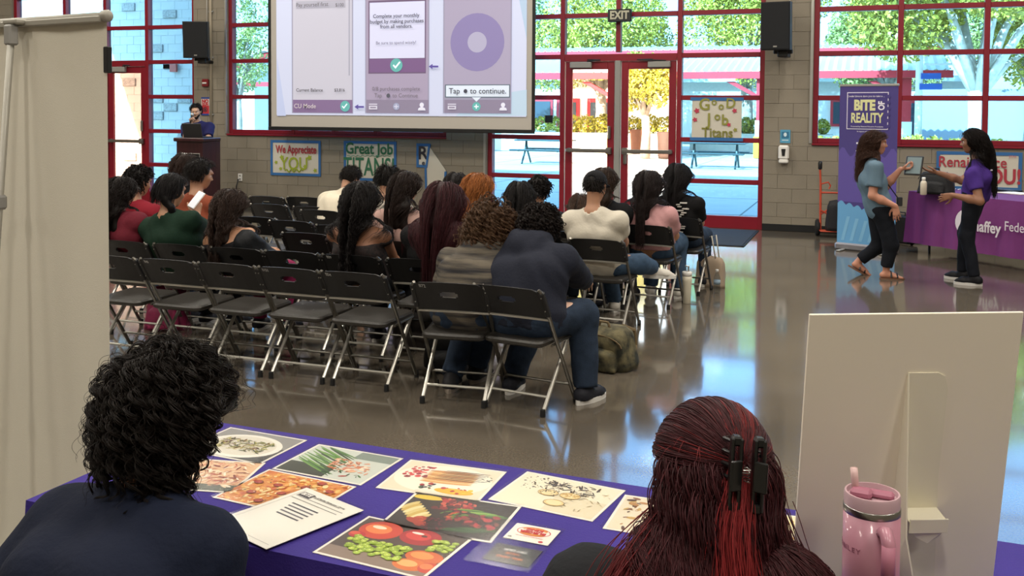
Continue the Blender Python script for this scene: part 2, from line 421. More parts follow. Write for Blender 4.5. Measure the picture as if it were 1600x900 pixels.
# covered walkway: red beams, corrugated metal, painted posts
M['walk'] = mat('walkway_red', '#b5222b', .5); M['corr'] = mat('galvanised_sheet', '#b8bfb6', .45, metal=.2)
cw = thing('covered_walkway', 'covered walkway with red beams and corrugated metal roof across the plaza', 'canopy', (0, 0, 0))
def corr(name, xa, xb, y0, z0, y1, z1, step=.30):
    mb = MB(); n = int((xb - xa) / step * 4); vs = []
    for k in range(n + 1):
        o = (.05, 0, -.05, 0)[k % 4]; x = xa + (xb - xa) * k / n
        vs += [(x, y0, z0 + o), (x, y1, z1 + o), (x, y0, z0 + o - .03), (x, y1, z1 + o - .03)]
    fs = []
    for k in range(n):
        a = 4 * k; fs += [(a, a + 4, a + 5, a + 1), (a + 2, a + 3, a + 7, a + 6), (a, a + 2, a + 6, a + 4), (a + 1, a + 5, a + 7, a + 3)]
    return mb.add(vs, fs).build(name, M['corr'], cw)
YC = 23.0
corr('roof_sheet', -16.5, 2.6, YC, 3.22, YC + 3.2, 3.95)
corr('roof_sheet', -16.5, 2.6, YC + 3.1, 4.25, YC + 6, 4.55)
for y, z in ((YC - .05, 3.08), (YC + 3.1, 4.1)):
    MB().box((-6.95, y, z), (19.3, .12, .26)).build('beam', M['walk'], cw)
for x in (-15.6, -9.4, -3.8, 1.2):
    p = MB().box((x, YC + .3, 1.9), (.34, .34, 2.1)).build('post', M['walk'], cw)
    MB().box((x, YC + .3, .95), (.42, .42, .9)).build('post_band', M['white'], p)
    MB().box((x, YC + .3, .4), (.50, .50, .8)).build('post_base', mat('post_yellow', '#d8b21e', .6), p)
    MB().add([(x - .12, YC + .1, 2.2), (x + .12, YC + .1, 2.2), (x + .12, YC + .4, 2.2), (x - .12, YC + .4, 2.2), (x - 1.3, YC + .1, 2.85), (x - 1.0, YC + .1, 2.85), (x - 1.0, YC + .4, 2.85), (x - 1.3, YC + .4, 2.85)],
             [(0, 1, 5, 4), (1, 2, 6, 5), (2, 3, 7, 6), (3, 0, 4, 7), (0, 3, 2, 1), (4, 5, 6, 7)]).build('brace', M['walk'], cw)
# second, gabled shelter to the left
gs = thing('gabled_shelter', 'red gabled shelter seen through the window left of the projection screen', 'shelter', (float(ony(418, 150, 30)[0]), 30, 0))
for s in (-1, 1): MB().tube([(s * 5, 0, 3.0), (0, 0, 4.55)], .14, 6).build('gable_beam', M['walk'], gs)
MB().box((0, 0, 3.0), (10, .2, .22)).build('beam', M['walk'], gs)
MB().prism([(-5.3, 3.05), (0, 4.75), (5.3, 3.05), (5.3, 3.2), (0, 4.95), (-5.3, 3.2)], -6, .3, Matrix.Rotation(pi / 2, 4, 'X')).build('roof_sheet', M['corr'], gs)
for x in (-4.2, 1.0, 4.2): MB().box((x, -.1, 1.5), (.35, .35, 3.0)).build('post', M['walk'], gs)
# buildings beyond
M['stucco'] = mat('white_stucco', '#d9d3c8', .9, noise=.05)
M['dgl'] = mat('dark_window_glass', '#39424a', .15)
def far_building(label, x0, x1, y, h, doors, wins=()):
    t = thing('school_building', label, 'building', ((x0 + x1) / 2, y, 0)); w_ = x1 - x0
    MB().box((0, 3, h / 2), (w_, 6, h)).build('wall', M['stucco'], t)
    MB().box((0, 2.8, h + .15), (w_ + .8, 7, .3)).build('roof', M['corr'], t)
    for x in doors:
        f = MB().box((x, -.05, 1.25), (1.5, .15, 2.5)).build('door_frame', M['walk'], t)
        MB().box((x - .33, -.13, 1.25), (.42, .06, 2.0)).build('pane', M['dgl'], f); MB().box((x + .33, -.13, 1.25), (.42, .06, 2.0)).build('pane', M['dgl'], f)
    for x in wins:
        f = MB().box((x, -.05, 1.7), (1.6, .12, 1.5)).build('window', M['walk'], t)
        MB().box((x, -.12, 1.7), (1.3, .06, 1.2)).build('pane', M['dgl'], f)
    return t
far_building('white building with red doors behind the plaza hedges, beyond the double doors', -31, -14.5, 45, 3.6, (-5.5, -1.5, 1.2, 5.0, 7.0), (-3.4, 3.2))
far_building('white building with red doors behind the purple upright banner', -11, 5.5, 43, 3.4, (-1.5, 4.7), (1.5,))
far_building('low white building with red trim seen left of the projection screen', -52, -36, 38, 3.4, (-3, 0, 3), (-5, 5))
# hedges in planters
M['leafA'] = mat('hedge_leaf', '#a8a03a', .6, noise=.35, nscale=3); M['leafB'] = mat('tree_leaf', '#aaa03a', .55, noise=.4, nscale=1.2)
M['leafC'] = mat('tree_leaf_cool', '#949a52', .55, noise=.4, nscale=1.2); M['bark'] = mat('bark', '#a08f7d', .9, noise=.3, nscale=6); M['barkw'] = mat('pale_bark', '#cfc6b8', .9, noise=.15, nscale=6)
def leaf_cloud(blobs, n, size, rng):
    """leaf quads spread through ellipsoid blobs (centre, radii)"""
    wts = np.array([b[1][0] * b[1][1] * b[1][2] for b in blobs]); wts = wts / wts.sum()
    ids = rng.choice(len(blobs), n, p=wts); d = rng.normal(size=(n, 3)); d /= np.linalg.norm(d, axis=1)[:, None]
    rad = rng.uniform(.35, 1.0, n) ** .45
    cen = np.array([b[0] for b in blobs])[ids] + d * np.array([b[1] for b in blobs])[ids] * rad[:, None]
    u = rng.normal(size=(n, 3)); u /= np.linalg.norm(u, axis=1)[:, None]; v = np.cross(u, rng.normal(size=(n, 3))); v /= np.linalg.norm(v, axis=1)[:, None]
    s = size * rng.uniform(.6, 1.4, n)[:, None]
    P = np.stack([cen - u * s, cen - v * s * .55, cen + u * s, cen + v * s * .55], 1).reshape(-1, 3)
    me = bpy.data.meshes.new('foliage'); me.vertices.add(len(P)); me.vertices.foreach_set('co', P.ravel())
    me.loops.add(4 * n); me.loops.foreach_set('vertex_index', np.arange(4 * n)); me.polygons.add(n)
    me.polygons.foreach_set('loop_start', np.arange(0, 4 * n, 4)); me.update(calc_edges=True); return me
def tree(label, x, y, h, spread, trunk_r, leaf, bark, seed, n=9000, low=.3, group='plaza trees', name='plaza_tree', lsize=.085):
    rg = np.random.default_rng(seed); t = thing(name, label, 'tree', (x, y, 0), 0, group)
    mb = MB(); fork = h * low
    mb.tube([(0, 0, 0), (.05, 0, fork * .6), (.0, 0, fork)], [trunk_r * 1.25, trunk_r, trunk_r * .95], 8)
    blobs = []
    for k in range(9):
        a = 2 * pi * k / 9 + rg.uniform(-.3, .3); rr = spread * rg.uniform(.45, .8); zz = fork + (h - fork) * rg.uniform(.25, .8)
        e = (rr * cos(a), rr * sin(a), zz)
        mb.tube([(0, 0, fork * .92), (e[0] * .4, e[1] * .4, fork + (zz - fork) * .5), e], [trunk_r * .6, trunk_r * .4, trunk_r * .12], 6)
        blobs.append((e, (spread * .45, spread * .45, (h - fork) * .28)))
    blobs.append(((0, 0, fork + (h - fork) * .72), (spread * .6, spread * .6, (h - fork) * .3)))
    mb.build('trunk', bark, t, True)
    f = stuff(obj('foliage', leaf_cloud(blobs, n, lsize, rg), t)); f.data.materials.append(leaf)
    return t
def hedge(label, x0, x1, y, z0, hh, seed, n=5000, leaf='leafA'):
    rg = np.random.default_rng(seed); t = thing('hedge', label, 'hedge', ((x0 + x1) / 2, y, 0)); w_ = x1 - x0
    MB().box((0, 0, z0 / 2), (w_ + .4, 1.6, z0)).build('planter_wall', M['stucco'], t)
    bl = [((-w_ / 2 + w_ * (k + .5) / 12, rg.uniform(-.2, .2), z0 + hh * .45), (w_ / 18, .6, hh * rg.uniform(.45, .65))) for k in range(12)]
    f = stuff(obj('foliage', leaf_cloud(bl, n, .07, rg), t)); f.data.materials.append(M[leaf])
hedge('yellow green hedge in a white planter behind the left door leaf', -15.5, -7.6, 26, .8, .75, 3)
hedge('green hedge in a white planter behind the right door leaf', -7.0, -1.6, 28.5, .8, .7, 4)
hedge('low green planting along the plaza behind the upright banner', -3.2, 4.2, 21, .35, .6, 5)
hedge('low green planting strip near the big pale tree, nearer strip', 4.8, 16, 22, .25, .55, 6)
hedge('low green planting strip by the grey wall beyond the pale tree', 6.5, 22, 30, .35, .7, 7)
# grey boundary wall at right, far
bw = tag(MB().box((15, 34, 1.4), (26, .3, 2.8)).build('boundary_wall', mat('grey_wall_paint', '#8e98a2', .9)), 'grey boundary wall far outside the right window', 'wall')
# trees
tree('small tree with a bare trunk in a round planter beyond the right door leaf', float(ony(1008, 200, 21)[0]), 21, 3.75, 1.15, .16, M['leafB'], M['bark'], 11, 6000, .42, lsize=.07)
T = [(-12.8, 34, 9.5, 3.6, 'broad green tree above the walkway, over the left door leaf', 'leafB'), (-5.6, 34, 10, 3.6, 'broad green tree above the walkway, over the right door leaf', 'leafB'),
     (.7, 34.5, 8.6, 2.9, 'bushy green tree above the walkway beside the right loudspeaker', 'leafC'), (-19.8, 36, 8.5, 3.2, 'green tree just right of the projection screen edge', 'leafC'),
     (6.6, 33.5, 9.0, 3.2, 'green tree above the upright banner, seen through the right window', 'leafC')]
for k, (x, y, h, s, lb, lf) in enumerate(T): tree(lb, x, y, h, s, .28, M[lf], M['bark'], 20 + k, 26000, .3)
tree('large pale barked forked tree filling the far right window', float(ony(1528, 120, 19)[0]), 19, 8.6, 4.0, .30, M['leafB'], M['barkw'], 31, 42000, .28)
tree('tall green tree at the far right beyond the pale barked tree', 14.2, 29, 10, 4.4, .3, M['leafC'], M['barkw'], 32, 26000, .25)
tree('slim green tree through the window left of the projection screen', float(ony(372, 60, 19)[0]), 19, 6.8, 1.25, .12, M['leafC'], M['bark'], 33, 5000, .3, lsize=.07)
# flagpole with blue signs
fp = thing('flagpole', 'white pole with blue signs outside the right window', 'pole', (float(ony(1437, 90, 21.5)[0]), 21.5, 0))
MB().tube([(0, 0, 0), (0, 0, 9.5)], [.13, .09], 10).build('pole', M['white'], fp, True)
for z, w_ in ((2.95, .62), (2.6, .7)): MB().box((.36, -.12, z), (w_, .05, .2)).build('sign_board', mat('sign_blue', '#2a56a8', .5), fp)
MB().box((.8, 0, 3.35), (1.3, .06, .07)).build('arm', M['white'], fp)
# plaza tables and bins
M['tblm'] = mat('green_grey_metal', '#3d4a48', .5, metal=.3)
def picnic(label, x, y, rz=0):
    t = thing('picnic_table', label, 'table', (x, y, 0), rz, 'metal plaza tables')
    MB().box((0, 0, .75), (1.9, .8, .05), ch=.02).build('tabletop', M['tblm'], t)
    for s in (-1, 1): MB().box((0, s * .75, .45), (1.9, .28, .05), ch=.02).build('bench', M['tblm'], t)
    for s in (-.65, .65):
        MB().tube([(s, -.45, 0), (s * 1.0, -.12, .4), (s, 0, .73)], .035, 6).build('leg', M['tblm'], t); MB().tube([(s, .45, 0), (s, .12, .4), (s, 0, .73)], .035, 6).build('leg', M['tblm'], t)
        MB().tube([(s, -.8, .43), (s, .8, .43)], .03, 6).build('bench_bar', M['tblm'], t)
picnic('dark metal picnic table outside, behind the hand painted window poster', *ony(1118, 235, 16)[:2]); picnic('dark metal picnic table outside, right of the screen corner', *ony(852, 235, 16)[:2])
picnic('dark metal picnic table outside near the upright banner', *ony(1335, 232, 15)[:2])
def bin_(label, px, y, m):
    x = ony(px, 210, y)[0]; t = thing('round_planter', label, 'planter', (x, y, 0)); t['group'] = 'round planters'
    MB().lathe([(.25, 0), (.27, .1), (.31, .95), (.27, .97), (.26, .9)], n=20).build('tub', m, t, True)
M['terra'] = mat('brown_tub', '#6e4634', .8)
bin_('round brown planter tub under the small tree outside', 996, 25.2, M['terra']); bin_('dark brown planter tub right of the small tree outside', 1040, 21.2, mat('dark_tub', '#4a342a', .8))

# ================================================================== ALONG THE BACK WALL
def on_wall(px, py, y=-.03): p = ony(px, py, y); return float(p[0]), float(p[2])
def sheet_grid(nx, nz, fmap, colr, m, name, parent, th=.004):
    mb = MB(); mb.col(colr); vs = [fmap(i / nx, j / nz) for j in range(nz + 1) for i in range(nx + 1)]
    return mb.add(vs, [(j * (nx + 1) + i, j * (nx + 1) + i + 1, (j + 1) * (nx + 1) + i + 1, (j + 1) * (nx + 1) + i) for j in range(nz) for i in range(nx)]).build(name, m, parent, True)

# ---- projection screen with the projected slide
YS = -.60
sx0, sz0 = on_wall(419.5, 203, YS); sx1, _ = on_wall(835.5, 203, YS); sz1 = 4.05; sw = sx1 - sx0
scr = thing('projection_screen', 'large white projection screen with black border hanging in front of the windows', 'screen', ((sx0 + sx1) / 2, YS, sz0))
sh = sz1 - sz0; bw_ = .05
MB().box((0, .012, sh / 2), (sw - .02, .008, sh)).build('screen_fabric', mat('screen_fabric', '#b3aea6', .85), scr)
for x in (-sw / 2 + bw_ / 2, sw / 2 - bw_ / 2): MB().box((x, .004, sh / 2), (bw_, .012, sh)).build('border', M['black'], scr)
MB().box((0, 0, .03), (sw, .03, .06), ch=.008).build('weight_bar', M['black'], scr)
MB().box((0, .0, sh + .08), (sw + .3, .18, .18), ch=.02).build('roller_case', M['white'], scr)
def SP(px, py): x, z = on_wall(px, py, YS); return x - (sx0 + sx1) / 2, z - sz0
slide = MB(); lay = [0]
def rect(c, x0, y0, x1, y1, up=1):
    a, b = SP(x0, (y0 + y1) / 2)[0], SP(x1, (y0 + y1) / 2)[0]; zt, zb = SP((x0 + x1) / 2, y0)[1], SP((x0 + x1) / 2, y1)[1]
    lay[0] += 1; y = -.002 - lay[0] * .0006; slide.col(c).add([(a, y, zb), (b, y, zb), (b, y, zt), (a, y, zt)], [(0, 1, 2, 3)]); return y
def circ(c, px, py, r, n=32):
    x, z = SP(px, py); e = abs(SP(px + r, py)[0] - x); lay[0] += 1; y = -.002 - lay[0] * .0006
    slide.col(c).add([(x + e * cos(2 * pi * k / n), y, z + e * sin(2 * pi * k / n)) for k in range(n)], [tuple(range(n))]); return y
def pol(c, pts):
    lay[0] += 1; y = -.002 - lay[0] * .0006; slide.col(c).add([(SP(*p)[0], y, SP(*p)[1]) for p in pts], [tuple(range(len(pts)))]); return y
rect('#c3c7d6', 432, -60, 823, 181)
pol('#b4bcd2', [(433, 90), (447, 181), (433, 181)]); pol('#b2c6d0', [(712, 181), (760, 150), (823, 140), (823, 181)]); pol('#a9bccb', [(800, -60), (823, -60), (823, 60)])
rect('#9a98a6', 456, -60, 552, 177); rect('#bcb9bf', 458, -60, 550, 156); rect('#aaa7ae', 463, 1, 540, 13); rect('#9e9ca6', 545, -60, 547, 118); rect('#7d6785', 458, 156, 551, 176)
rect('#94909f', 571, -60, 671, 177); rect('#9f93a4', 573, -60, 669, 156); rect('#6c5a70', 576, 0, 666, 115); rect('#ccccdc', 578, 3, 664, 91); rect('#75597c', 578, 92, 665, 113); rect('#867c8c', 573, 156, 670, 177)
rect('#94909f', 693, -60, 800, 177); rect('#a097a8', 695, -60, 798, 134); rect('#867c8c', 695, 156, 798, 177); circ('#857a9f', 746, 66, 42.5); circ('#a7a2b4', 746, 66, 15)
rect('#5d6a70', 696, 132, 797.5, 152.5); rect('#d3dbe0', 697.5, 133.5, 796, 151); pol('#d3dbe0', [(738, 152), (752, 152), (745, 159)])
for x, y, r in ((540, 166, 7.5), (620, 102, 9.5), (745, 166.5, 6.5)): circ('#62a99f', x, y, r)
circ('#999db0', 620, 166.5, 5)
for x, y, k in ((539, 166, .8), (620, 102, 1.1)):
    pol('#e9f2f0', [(x - 5 * k, y + .5 * k), (x - 3.6 * k, y - 1.2 * k), (x - 1.2 * k, y + 1.6 * k), (x + 4.4 * k, y - 5.5 * k), (x + 6 * k, y - 4 * k), (x - 1 * k, y + 5 * k)])
for x, y, c in ((745, 166.5, '#eef4f2'), (620, 166.5, '#c5c4cf')):
    rect(c, x - 3.5, y - .8, x + 3.5, y + .8); rect(c, x - .8, y - 3.5, x + .8, y + 3.5)
for x in (584, 707): rect('#c9c5cc', x - 6.5, 162, x + 6.5, 171); rect('#867c8c', x - 6.5, 163.6, x + 6.5, 165.2); rect('#867c8c', x - 4.5, 167, x + 4.5, 169)
for x in (660, 787): circ('#d8d6dc', x, 164, 3.4, 16); pol('#d8d6dc', [(x - 6, 172.5), (x - 5, 169), (x - 2, 167.5), (x + 2, 167.5), (x + 5, 169), (x + 6, 172.5)])
for x, y in ((555, 167), (671, 104)):
    pol('#5b4f8f', [(x, y), (x + 6, y - 4), (x + 6, y - 1.4), (x + 15, y - 1.4), (x + 15, y + 1.4), (x + 6, y + 1.4), (x + 6, y + 4)])
for c, x, y, r in (('#55555c', 608, 149.5, 3), ('#44444c', 728.5, 142.5, 3)): circ(c, x, y, r, 14)
slide.build('projected_slide', M['screen'], scr, colors=True)
YT = -.002 - (lay[0] + 2) * .0006
def stext(body, px, py, hpx, c, align='CENTER', bold=0.0, sx=1.0):
    x, z = SP(px, py); e = abs(SP(px + hpx, py)[0] - x)
    return text(body, e, scr, ink(c), (x, YT, z), align=align, bold=bold * e, ext=0, sx=sx)
stext('Complete your monthly', 620, 25, 7.4, '#4b4a58', bold=.012); stext('budget by making purchases', 621, 33.5, 7.4, '#4b4a58', bold=.012); stext('from all vendors.', 620.5, 41.5, 7.4, '#4b4a58', bold=.012)
stext('Be sure to spend wisely!', 620, 67, 6.4, '#77768a'); stext('0/8 purchases complete', 620, 139, 7.8, '#77717f'); stext("Tap  '  '  to Continue", 620, 149.5, 8, '#77717f')
stext('CU Mode', 478, 166, 8.6, '#e2dbe6', bold=.01); stext('Current Balance', 485, 141, 6.3, '#54525c', bold=.012); stext('$3,816', 532, 141, 6, '#54525c', bold=.012)
stext('Pay yourself first', 464, 8.5, 7.4, '#6d6b75', 'LEFT'); stext('$100', 532, 8, 6.5, '#6d6b75')
stext('Tap     to continue.', 747, 142.5, 11.5, '#3a3a42', bold=.006)

# ---- hand painted posters taped to the wall
TAPE = mat('blue_tape', '#2f66a0', .7); SHEET = mat('poster_paper', '#c9c4b6', .75, bump=.25, bscale=9)
def poster(label, x0, y0, x1, y1, yw=-.034, tape=.045, tl='hoop'):
    ax, zt = on_wall(x0, y0, yw); bx, zb = on_wall(x1, y1, yw); cx_, w_, h_ = (ax + bx) / 2, bx - ax, zt - zb
    t = thing('poster', label, 'poster', (cx_, yw, (zt + zb) / 2))
    sheet_grid(10, 6, lambda u, v: ((u - .5) * (w_ - tape), -.003 - .004 * sin(7 * u + 3 * v) * sin(5 * v), (v - .5) * (h_ - tape)), '#ffffff', SHEET, 'paper_sheet', t)
    MB().box((0, .003, 0), (w_ - tape, .003, h_ - tape)).build('paper_back', SHEET, t)
    if tl == 'hoop' or tl == 'ends':
        for s in (-1, 1): MB().box((0, -.006, s * (h_ - tape) / 2), (w_, .004, tape)).build('tape_strip', TAPE, t)
    if tl == 'hoop':
        for s in (-1, 1): MB().box((s * (w_ - tape) / 2, -.0075, 0), (tape, .004, h_)).build('tape_strip', TAPE, t)
    def P(px, py): x, z = on_wall(px, py, yw); return (x - cx_, -.0125, z - (zt + zb) / 2)
    def L(body, px, py, hpx, c, bold=.02, sx=1.0):
        e = abs(P(px + hpx, py)[0] - P(px, py)[0]); return text(body, e, t, ink(c), P(px, py), bold=bold * e, sx=sx)
    return t, P, L
def blot(t, P, c, spots):
    mb = MB()
    for px, py, r in spots:
        x, y, z = P(px, py); e = abs(P(px + r, py)[0] - x)
        mb.add([(x + e * (1 if k % 2 else .55) * cos(pi * k / 5), y, z + e * (1 if k % 2 else .55) * sin(pi * k / 5)) for k in range(10)], [tuple(range(10))])
    stuff(mb.build('painted_leaf', ink(c), t))
def wave(t, P, c, px0, px1, py, amp, k, th=.012, name='painted_line'):
    a = P(px0, py); b = P(px1, py); s = abs(P(px0 + amp, py)[0] - a[0])
    MB().tube([(a[0] + (b[0] - a[0]) * i / 40, -.013, a[2] + (b[2] - a[2]) * i / 40 + s * sin(2 * pi * k * i / 40)) for i in range(41)], th, 4).build(name, ink(c), t)
t, P, L = poster('white paper poster reading We Appreciate YOU in red and green letters', 423, 218.5, 501.5, 276)
L('We Appreciate', 463, 234, 15, '#a8323c', .025, .68); L('YOU', 460, 256.5, 24, '#97a52e', .015, .85)
blot(t, P, '#97a52e', [(441, 245.5, 4), (484, 246.5, 4.5), (432, 253.5, 3), (477, 260, 3.2), (439, 263.5, 3), (493, 266.5, 3.5)]); wave(t, P, '#97a52e', 446, 474, 266.5, 1.6, 3.5)
t, P, L = poster('white paper poster reading Great Job TITANS in dark green letters', 537.5, 220, 619.5, 284)
L('Great Job', 577, 233, 22, '#2c6b4c', .025, .86); L('TITANS!', 577, 262, 36, '#2c6b4c', .012, .62); wave(t, P, '#6f9a82', 543, 611, 243.5, .8, 9, .006)
t, P, L = poster('half folded paper poster with a single letter R and a drooping corner', 651, 224, 673, 262)
L('R', 661, 240, 26, '#2b2a35', .02); L('e', 662, 254.5, 10, '#2b2a35')
fold = [(671, 228), (697, 266), (696, 296), (668, 297), (666, 262)]
fm = MB(); fm.prism([(P(*q)[0], P(*q)[2]) for q in fold], .012, .017, Matrix.Rotation(pi / 2, 4, 'X')); fm.build('drooping_flap', SHEET, t)
for a, b in (((672, 226), (667, 262)), ((666, 262), (667, 298)), ((697, 268), (696, 295))):
    A, B = P(*a), P(*b); MB().tube([(A[0], -.018, A[2]), (B[0], -.018, B[2])], .022, 4).build('tape_strip', TAPE, t)
t, P, L = poster('white paper poster reading Renaissance loves YOU on the wall behind the display table', 1463.5, 236, 1596, 299)
L('Renaissance', 1519, 254, 26, '#a83442', .012, .86); L('loves', 1492, 280, 25, '#a83442', .012, .8); L('YOU!', 1561, 277, 36, '#a83442', .03, .80); L('you', 1582, 244, 8, '#c98088', 0)
# poster on the window, taped top and bottom
t, P, L = poster('white paper poster reading Good Job Titans hanging on the window bars', 1079, 152, 1161, 221, yw=.012, tape=.05, tl='ends')
for b_, x, y, h, c in (('G', 1101, 164, 26, '#8b8a3c'), ('o', 1116, 159, 17, '#8b8a3c'), ('o', 1127, 166, 17, '#8b8a3c'), ('D', 1142, 162, 22, '#8b8a3c'), ('J', 1108, 187, 26, '#8b8a3c'), ('o', 1121, 182, 19, '#8b8a3c'), ('b', 1133, 188, 24, '#8b8a3c'), ('Titans', 1121, 208, 21, '#7c7a34')): L(b_, x, y, h, c, .018, .95)
blot(t, P, '#b83a52', [(1089, 173, 5), (1086, 187, 4.5), (1148, 173, 4.5), (1139, 195, 4)]); blot(t, P, '#8b8a3c', [(1149, 203, 4)])

# ---- exit sign
ex, ez = on_wall(967.5, 24, -.1)
t = thing('exit_sign', 'dark exit sign with pale letters on the frame above the double doors', 'sign', (ex, -.06, ez))
MB().box((0, 0, 0), (.36, .06, .19), ch=.008).build('housing', M['black'], t); MB().box((0, -.032, 0), (.34, .006, .17)).build('face_plate', M['dark'], t)
text('EXIT', .17, t, mat('pale_letters', '#b3b09c', .6), (0, -.037, 0), bold=.006, sx=.84)
MB().box((0, .045, .0), (.06, .09, .06)).build('mount', M['black'], t)

# ---- wall speakers
def speaker(label, px, py, w_, h_, turn, tilt, off):
    x, z = on_wall(px, py, -off); t = thing('wall_speaker', label, 'loudspeaker', (x, -off, z), turn)
    R = Matrix.Rotation(tilt, 3, 'X')
    prof = [(-w_ / 2, -.17), (w_ / 2, -.17), (w_ / 2 - .02, .05), (w_ / 2 - .10, .17), (-w_ / 2 + .10, .17), (-w_ / 2 + .02, .05)]
    MB().prism(prof, -h_ / 2, h_ / 2, R.to_4x4()).build('cabinet', mat('speaker_paint', '#14171b', .4), t)
    MB().box(R @ Vector((0, -.178, 0)), (w_ - .02, .02, h_ - .02), rot=R, ch=.006).build('grille', mat('speaker_cloth', '#0b0e12', .8, bump=.4, bscale=400), t)
    MB().box(R @ Vector((.0, -.19, -h_ / 2 + .05)), (.05, .004, .02), rot=R).build('badge', M['alu'], t)
    yw = off / cos(turn)
    b = MB(); b.box((0.06, .12, -h_ / 2 - .05), (.14, .22, .09), ch=.01); b.tube([(.06, .15, -h_ / 2 - .05), (.06 + off * sin(turn) * .6, max(off - .04, .2), -h_ / 2 - .06)], .035, 8)
    b.box((.06, .06, -h_ / 2 - .02), (.26, .06, .06), ch=.01)
    b.build('bracket', M['black'], t)
    return t
speaker('black wall loudspeaker high on the pillar by the lectern', 309, 62, .42, .62, radians(24), radians(5), .42)
speaker('black wall loudspeaker high on the pillar right of the doors', 1216, 41, .40, .66, radians(-8), radians(3), .40)
for n, (px, a) in enumerate(((323.5, 'thin cable dropping from above to the loudspeaker by the lectern'), (1234, 'thin cable dropping from above to the loudspeaker right of the doors'))):
    x, _ = on_wall(px, 20, -.04); z1 = on_wall(px, 33 if n == 0 else 5, -.04)[1]
    tag(MB().tube([(x, -.045, z1 - .2), (x, -.045, 5.5)], .008, 6).build('speaker_cable', M['white'], None, True), a, 'cable')

# ---- small things on the walls
x, z = on_wall(322, 129.5); t = thing('fire_alarm_pull', 'small red fire alarm box on the pillar below the loudspeaker', 'alarm', (x, -.05, z))
MB().box((0, 0, 0), (.125, .05, .135), ch=.01).build('case', mat('alarm_red2', '#7f1a20', .4), t); MB().box((0, -.03, -.005), (.085, .015, .03), ch=.005).build('handle', M['white'], t)
x, z = on_wall(321, 166, -.032); t = thing('warning_poster', 'small red white and blue NO notice on the pillar behind the presenter', 'sign', (x, -.032, z))
pm = MB(); pm.col('#d9d3cc').box((0, 0, 0), (.17, .006, .32)); pm.col('#27408c').box((0, -.004, .145), (.17, .004, .03)); pm.col('#27408c').box((0, -.004, -.145), (.17, .004, .03)); pm.col('#b62a34').box((0, -.004, -.06), (.16, .004, .14))
pm.col('#22222a').disc((.0, -.007, -.06), .045, .045, 18, 0, (Vector((1, 0, 0)), Vector((0, 0, 1)))); pm.col('#b62a34').disc((.0, -.008, -.06), .032, .032, 18, 0, (Vector((1, 0, 0)), Vector((0, 0, 1)))); pm.build('print', M['print'], t, colors=True)
text('NO', .085, t, ink('#b62a34'), (0, -.008, .085), bold=.005); text('GUN', .06, t, ink('#b62a34'), (0, -.008, .03), bold=.004); text('&', .06, t, ink('#22222a'), (0, -.010, -.06), bold=.004)
x, z = on_wall(1225, 240); t = thing('hand_sanitizer_dispenser', 'white hand sanitizer dispenser mounted on the pillar right of the doors', 'dispenser', (x, -.08, z))
MB().box((0, 0, .02), (.145, .10, .20), ch=.02).build('case', M['white'], t); MB().box((0, .0, -.105), (.13, .09, .06), ch=.015).build('spout', M['white'], t)
MB().prism([(-.03, .07), (.03, .07), (.018, -.03), (-.018, -.03)], .052, .058, Matrix.Rotation(pi / 2, 4, 'X')).build('window', M['black'], t)
x, z = on_wall(1227, 213); t = thing('sanitizer_sign', 'small blue sign above the white hand sanitizer dispenser', 'sign', (x, -.033, z))
pm = MB(); pm.col('#4f97b8').box((0, 0, 0), (.14, .008, .19)); pm.col('#2c6f92').box((0, -.005, .02), (.10, .004, .09)); pm.col('#cfe3ea').disc((.0, -.009, .025), .022, .03, 12, 0, (Vector((1, 0, 0)), Vector((0, 0, 1)))); pm.col('#cfe3ea').box((0, -.006, -.055), (.09, .003, .012)); pm.build('print', M['print'], t, colors=True)
x, z = on_wall(375.5, 277); t = thing('wall_outlet', 'white power outlet low on the block wall right of the lectern', 'outlet', (x, -.035, z))
MB().box((0, 0, 0), (.085, .012, .13), ch=.004).build('cover_plate', M['white'], t)
for s in (-.03, .03): MB().box((0, -.008, s), (.035, .006, .032), ch=.003).build('socket', M['alu'], t)
tag(MB().tube([(x - .02, -.06, z - .03), (x - .03, -.10, z - .15), (x - .06, -.09, z - .5), (x - .1, -.15, .02), (x - .8, -.25, .015)], .011, 6).build('power_cord', M['black'], None, True), 'black power cord hanging from the outlet right of the lectern', 'cord')
x, z = on_wall(857, 186, .0); tag(MB().box((x, .02, z), (.125, .012, .115)).build('black_notice', M['black']), 'small black square stuck on the window left of the double doors', 'sign')

# ---- floor mat inside the doors
mx0, mx1, my0, my1 = -3.9, -1.46, -1.95, -.12
t = thing('door_mat', 'dark blue grey entrance mat in front of the double doors', 'mat', ((mx0 + mx1) / 2, (my0 + my1) / 2, 0))
MB().box((0, 0, .006), (mx1 - mx0 - .06, my1 - my0 - .06, .012)).build('carpet', mat('mat_pile', '#27313d', .95, noise=.2, nscale=40, bump=.6, bscale=300), t)
rm = MB()
for s in (-1, 1): rm.box((s * ((mx1 - mx0) / 2 - .02), 0, .004), (.04, my1 - my0, .008)); rm.box((0, s * ((my1 - my0) / 2 - .02), .004), (mx1 - mx0, .04, .008))
rm.build('rubber_border', M['blackr'], t)

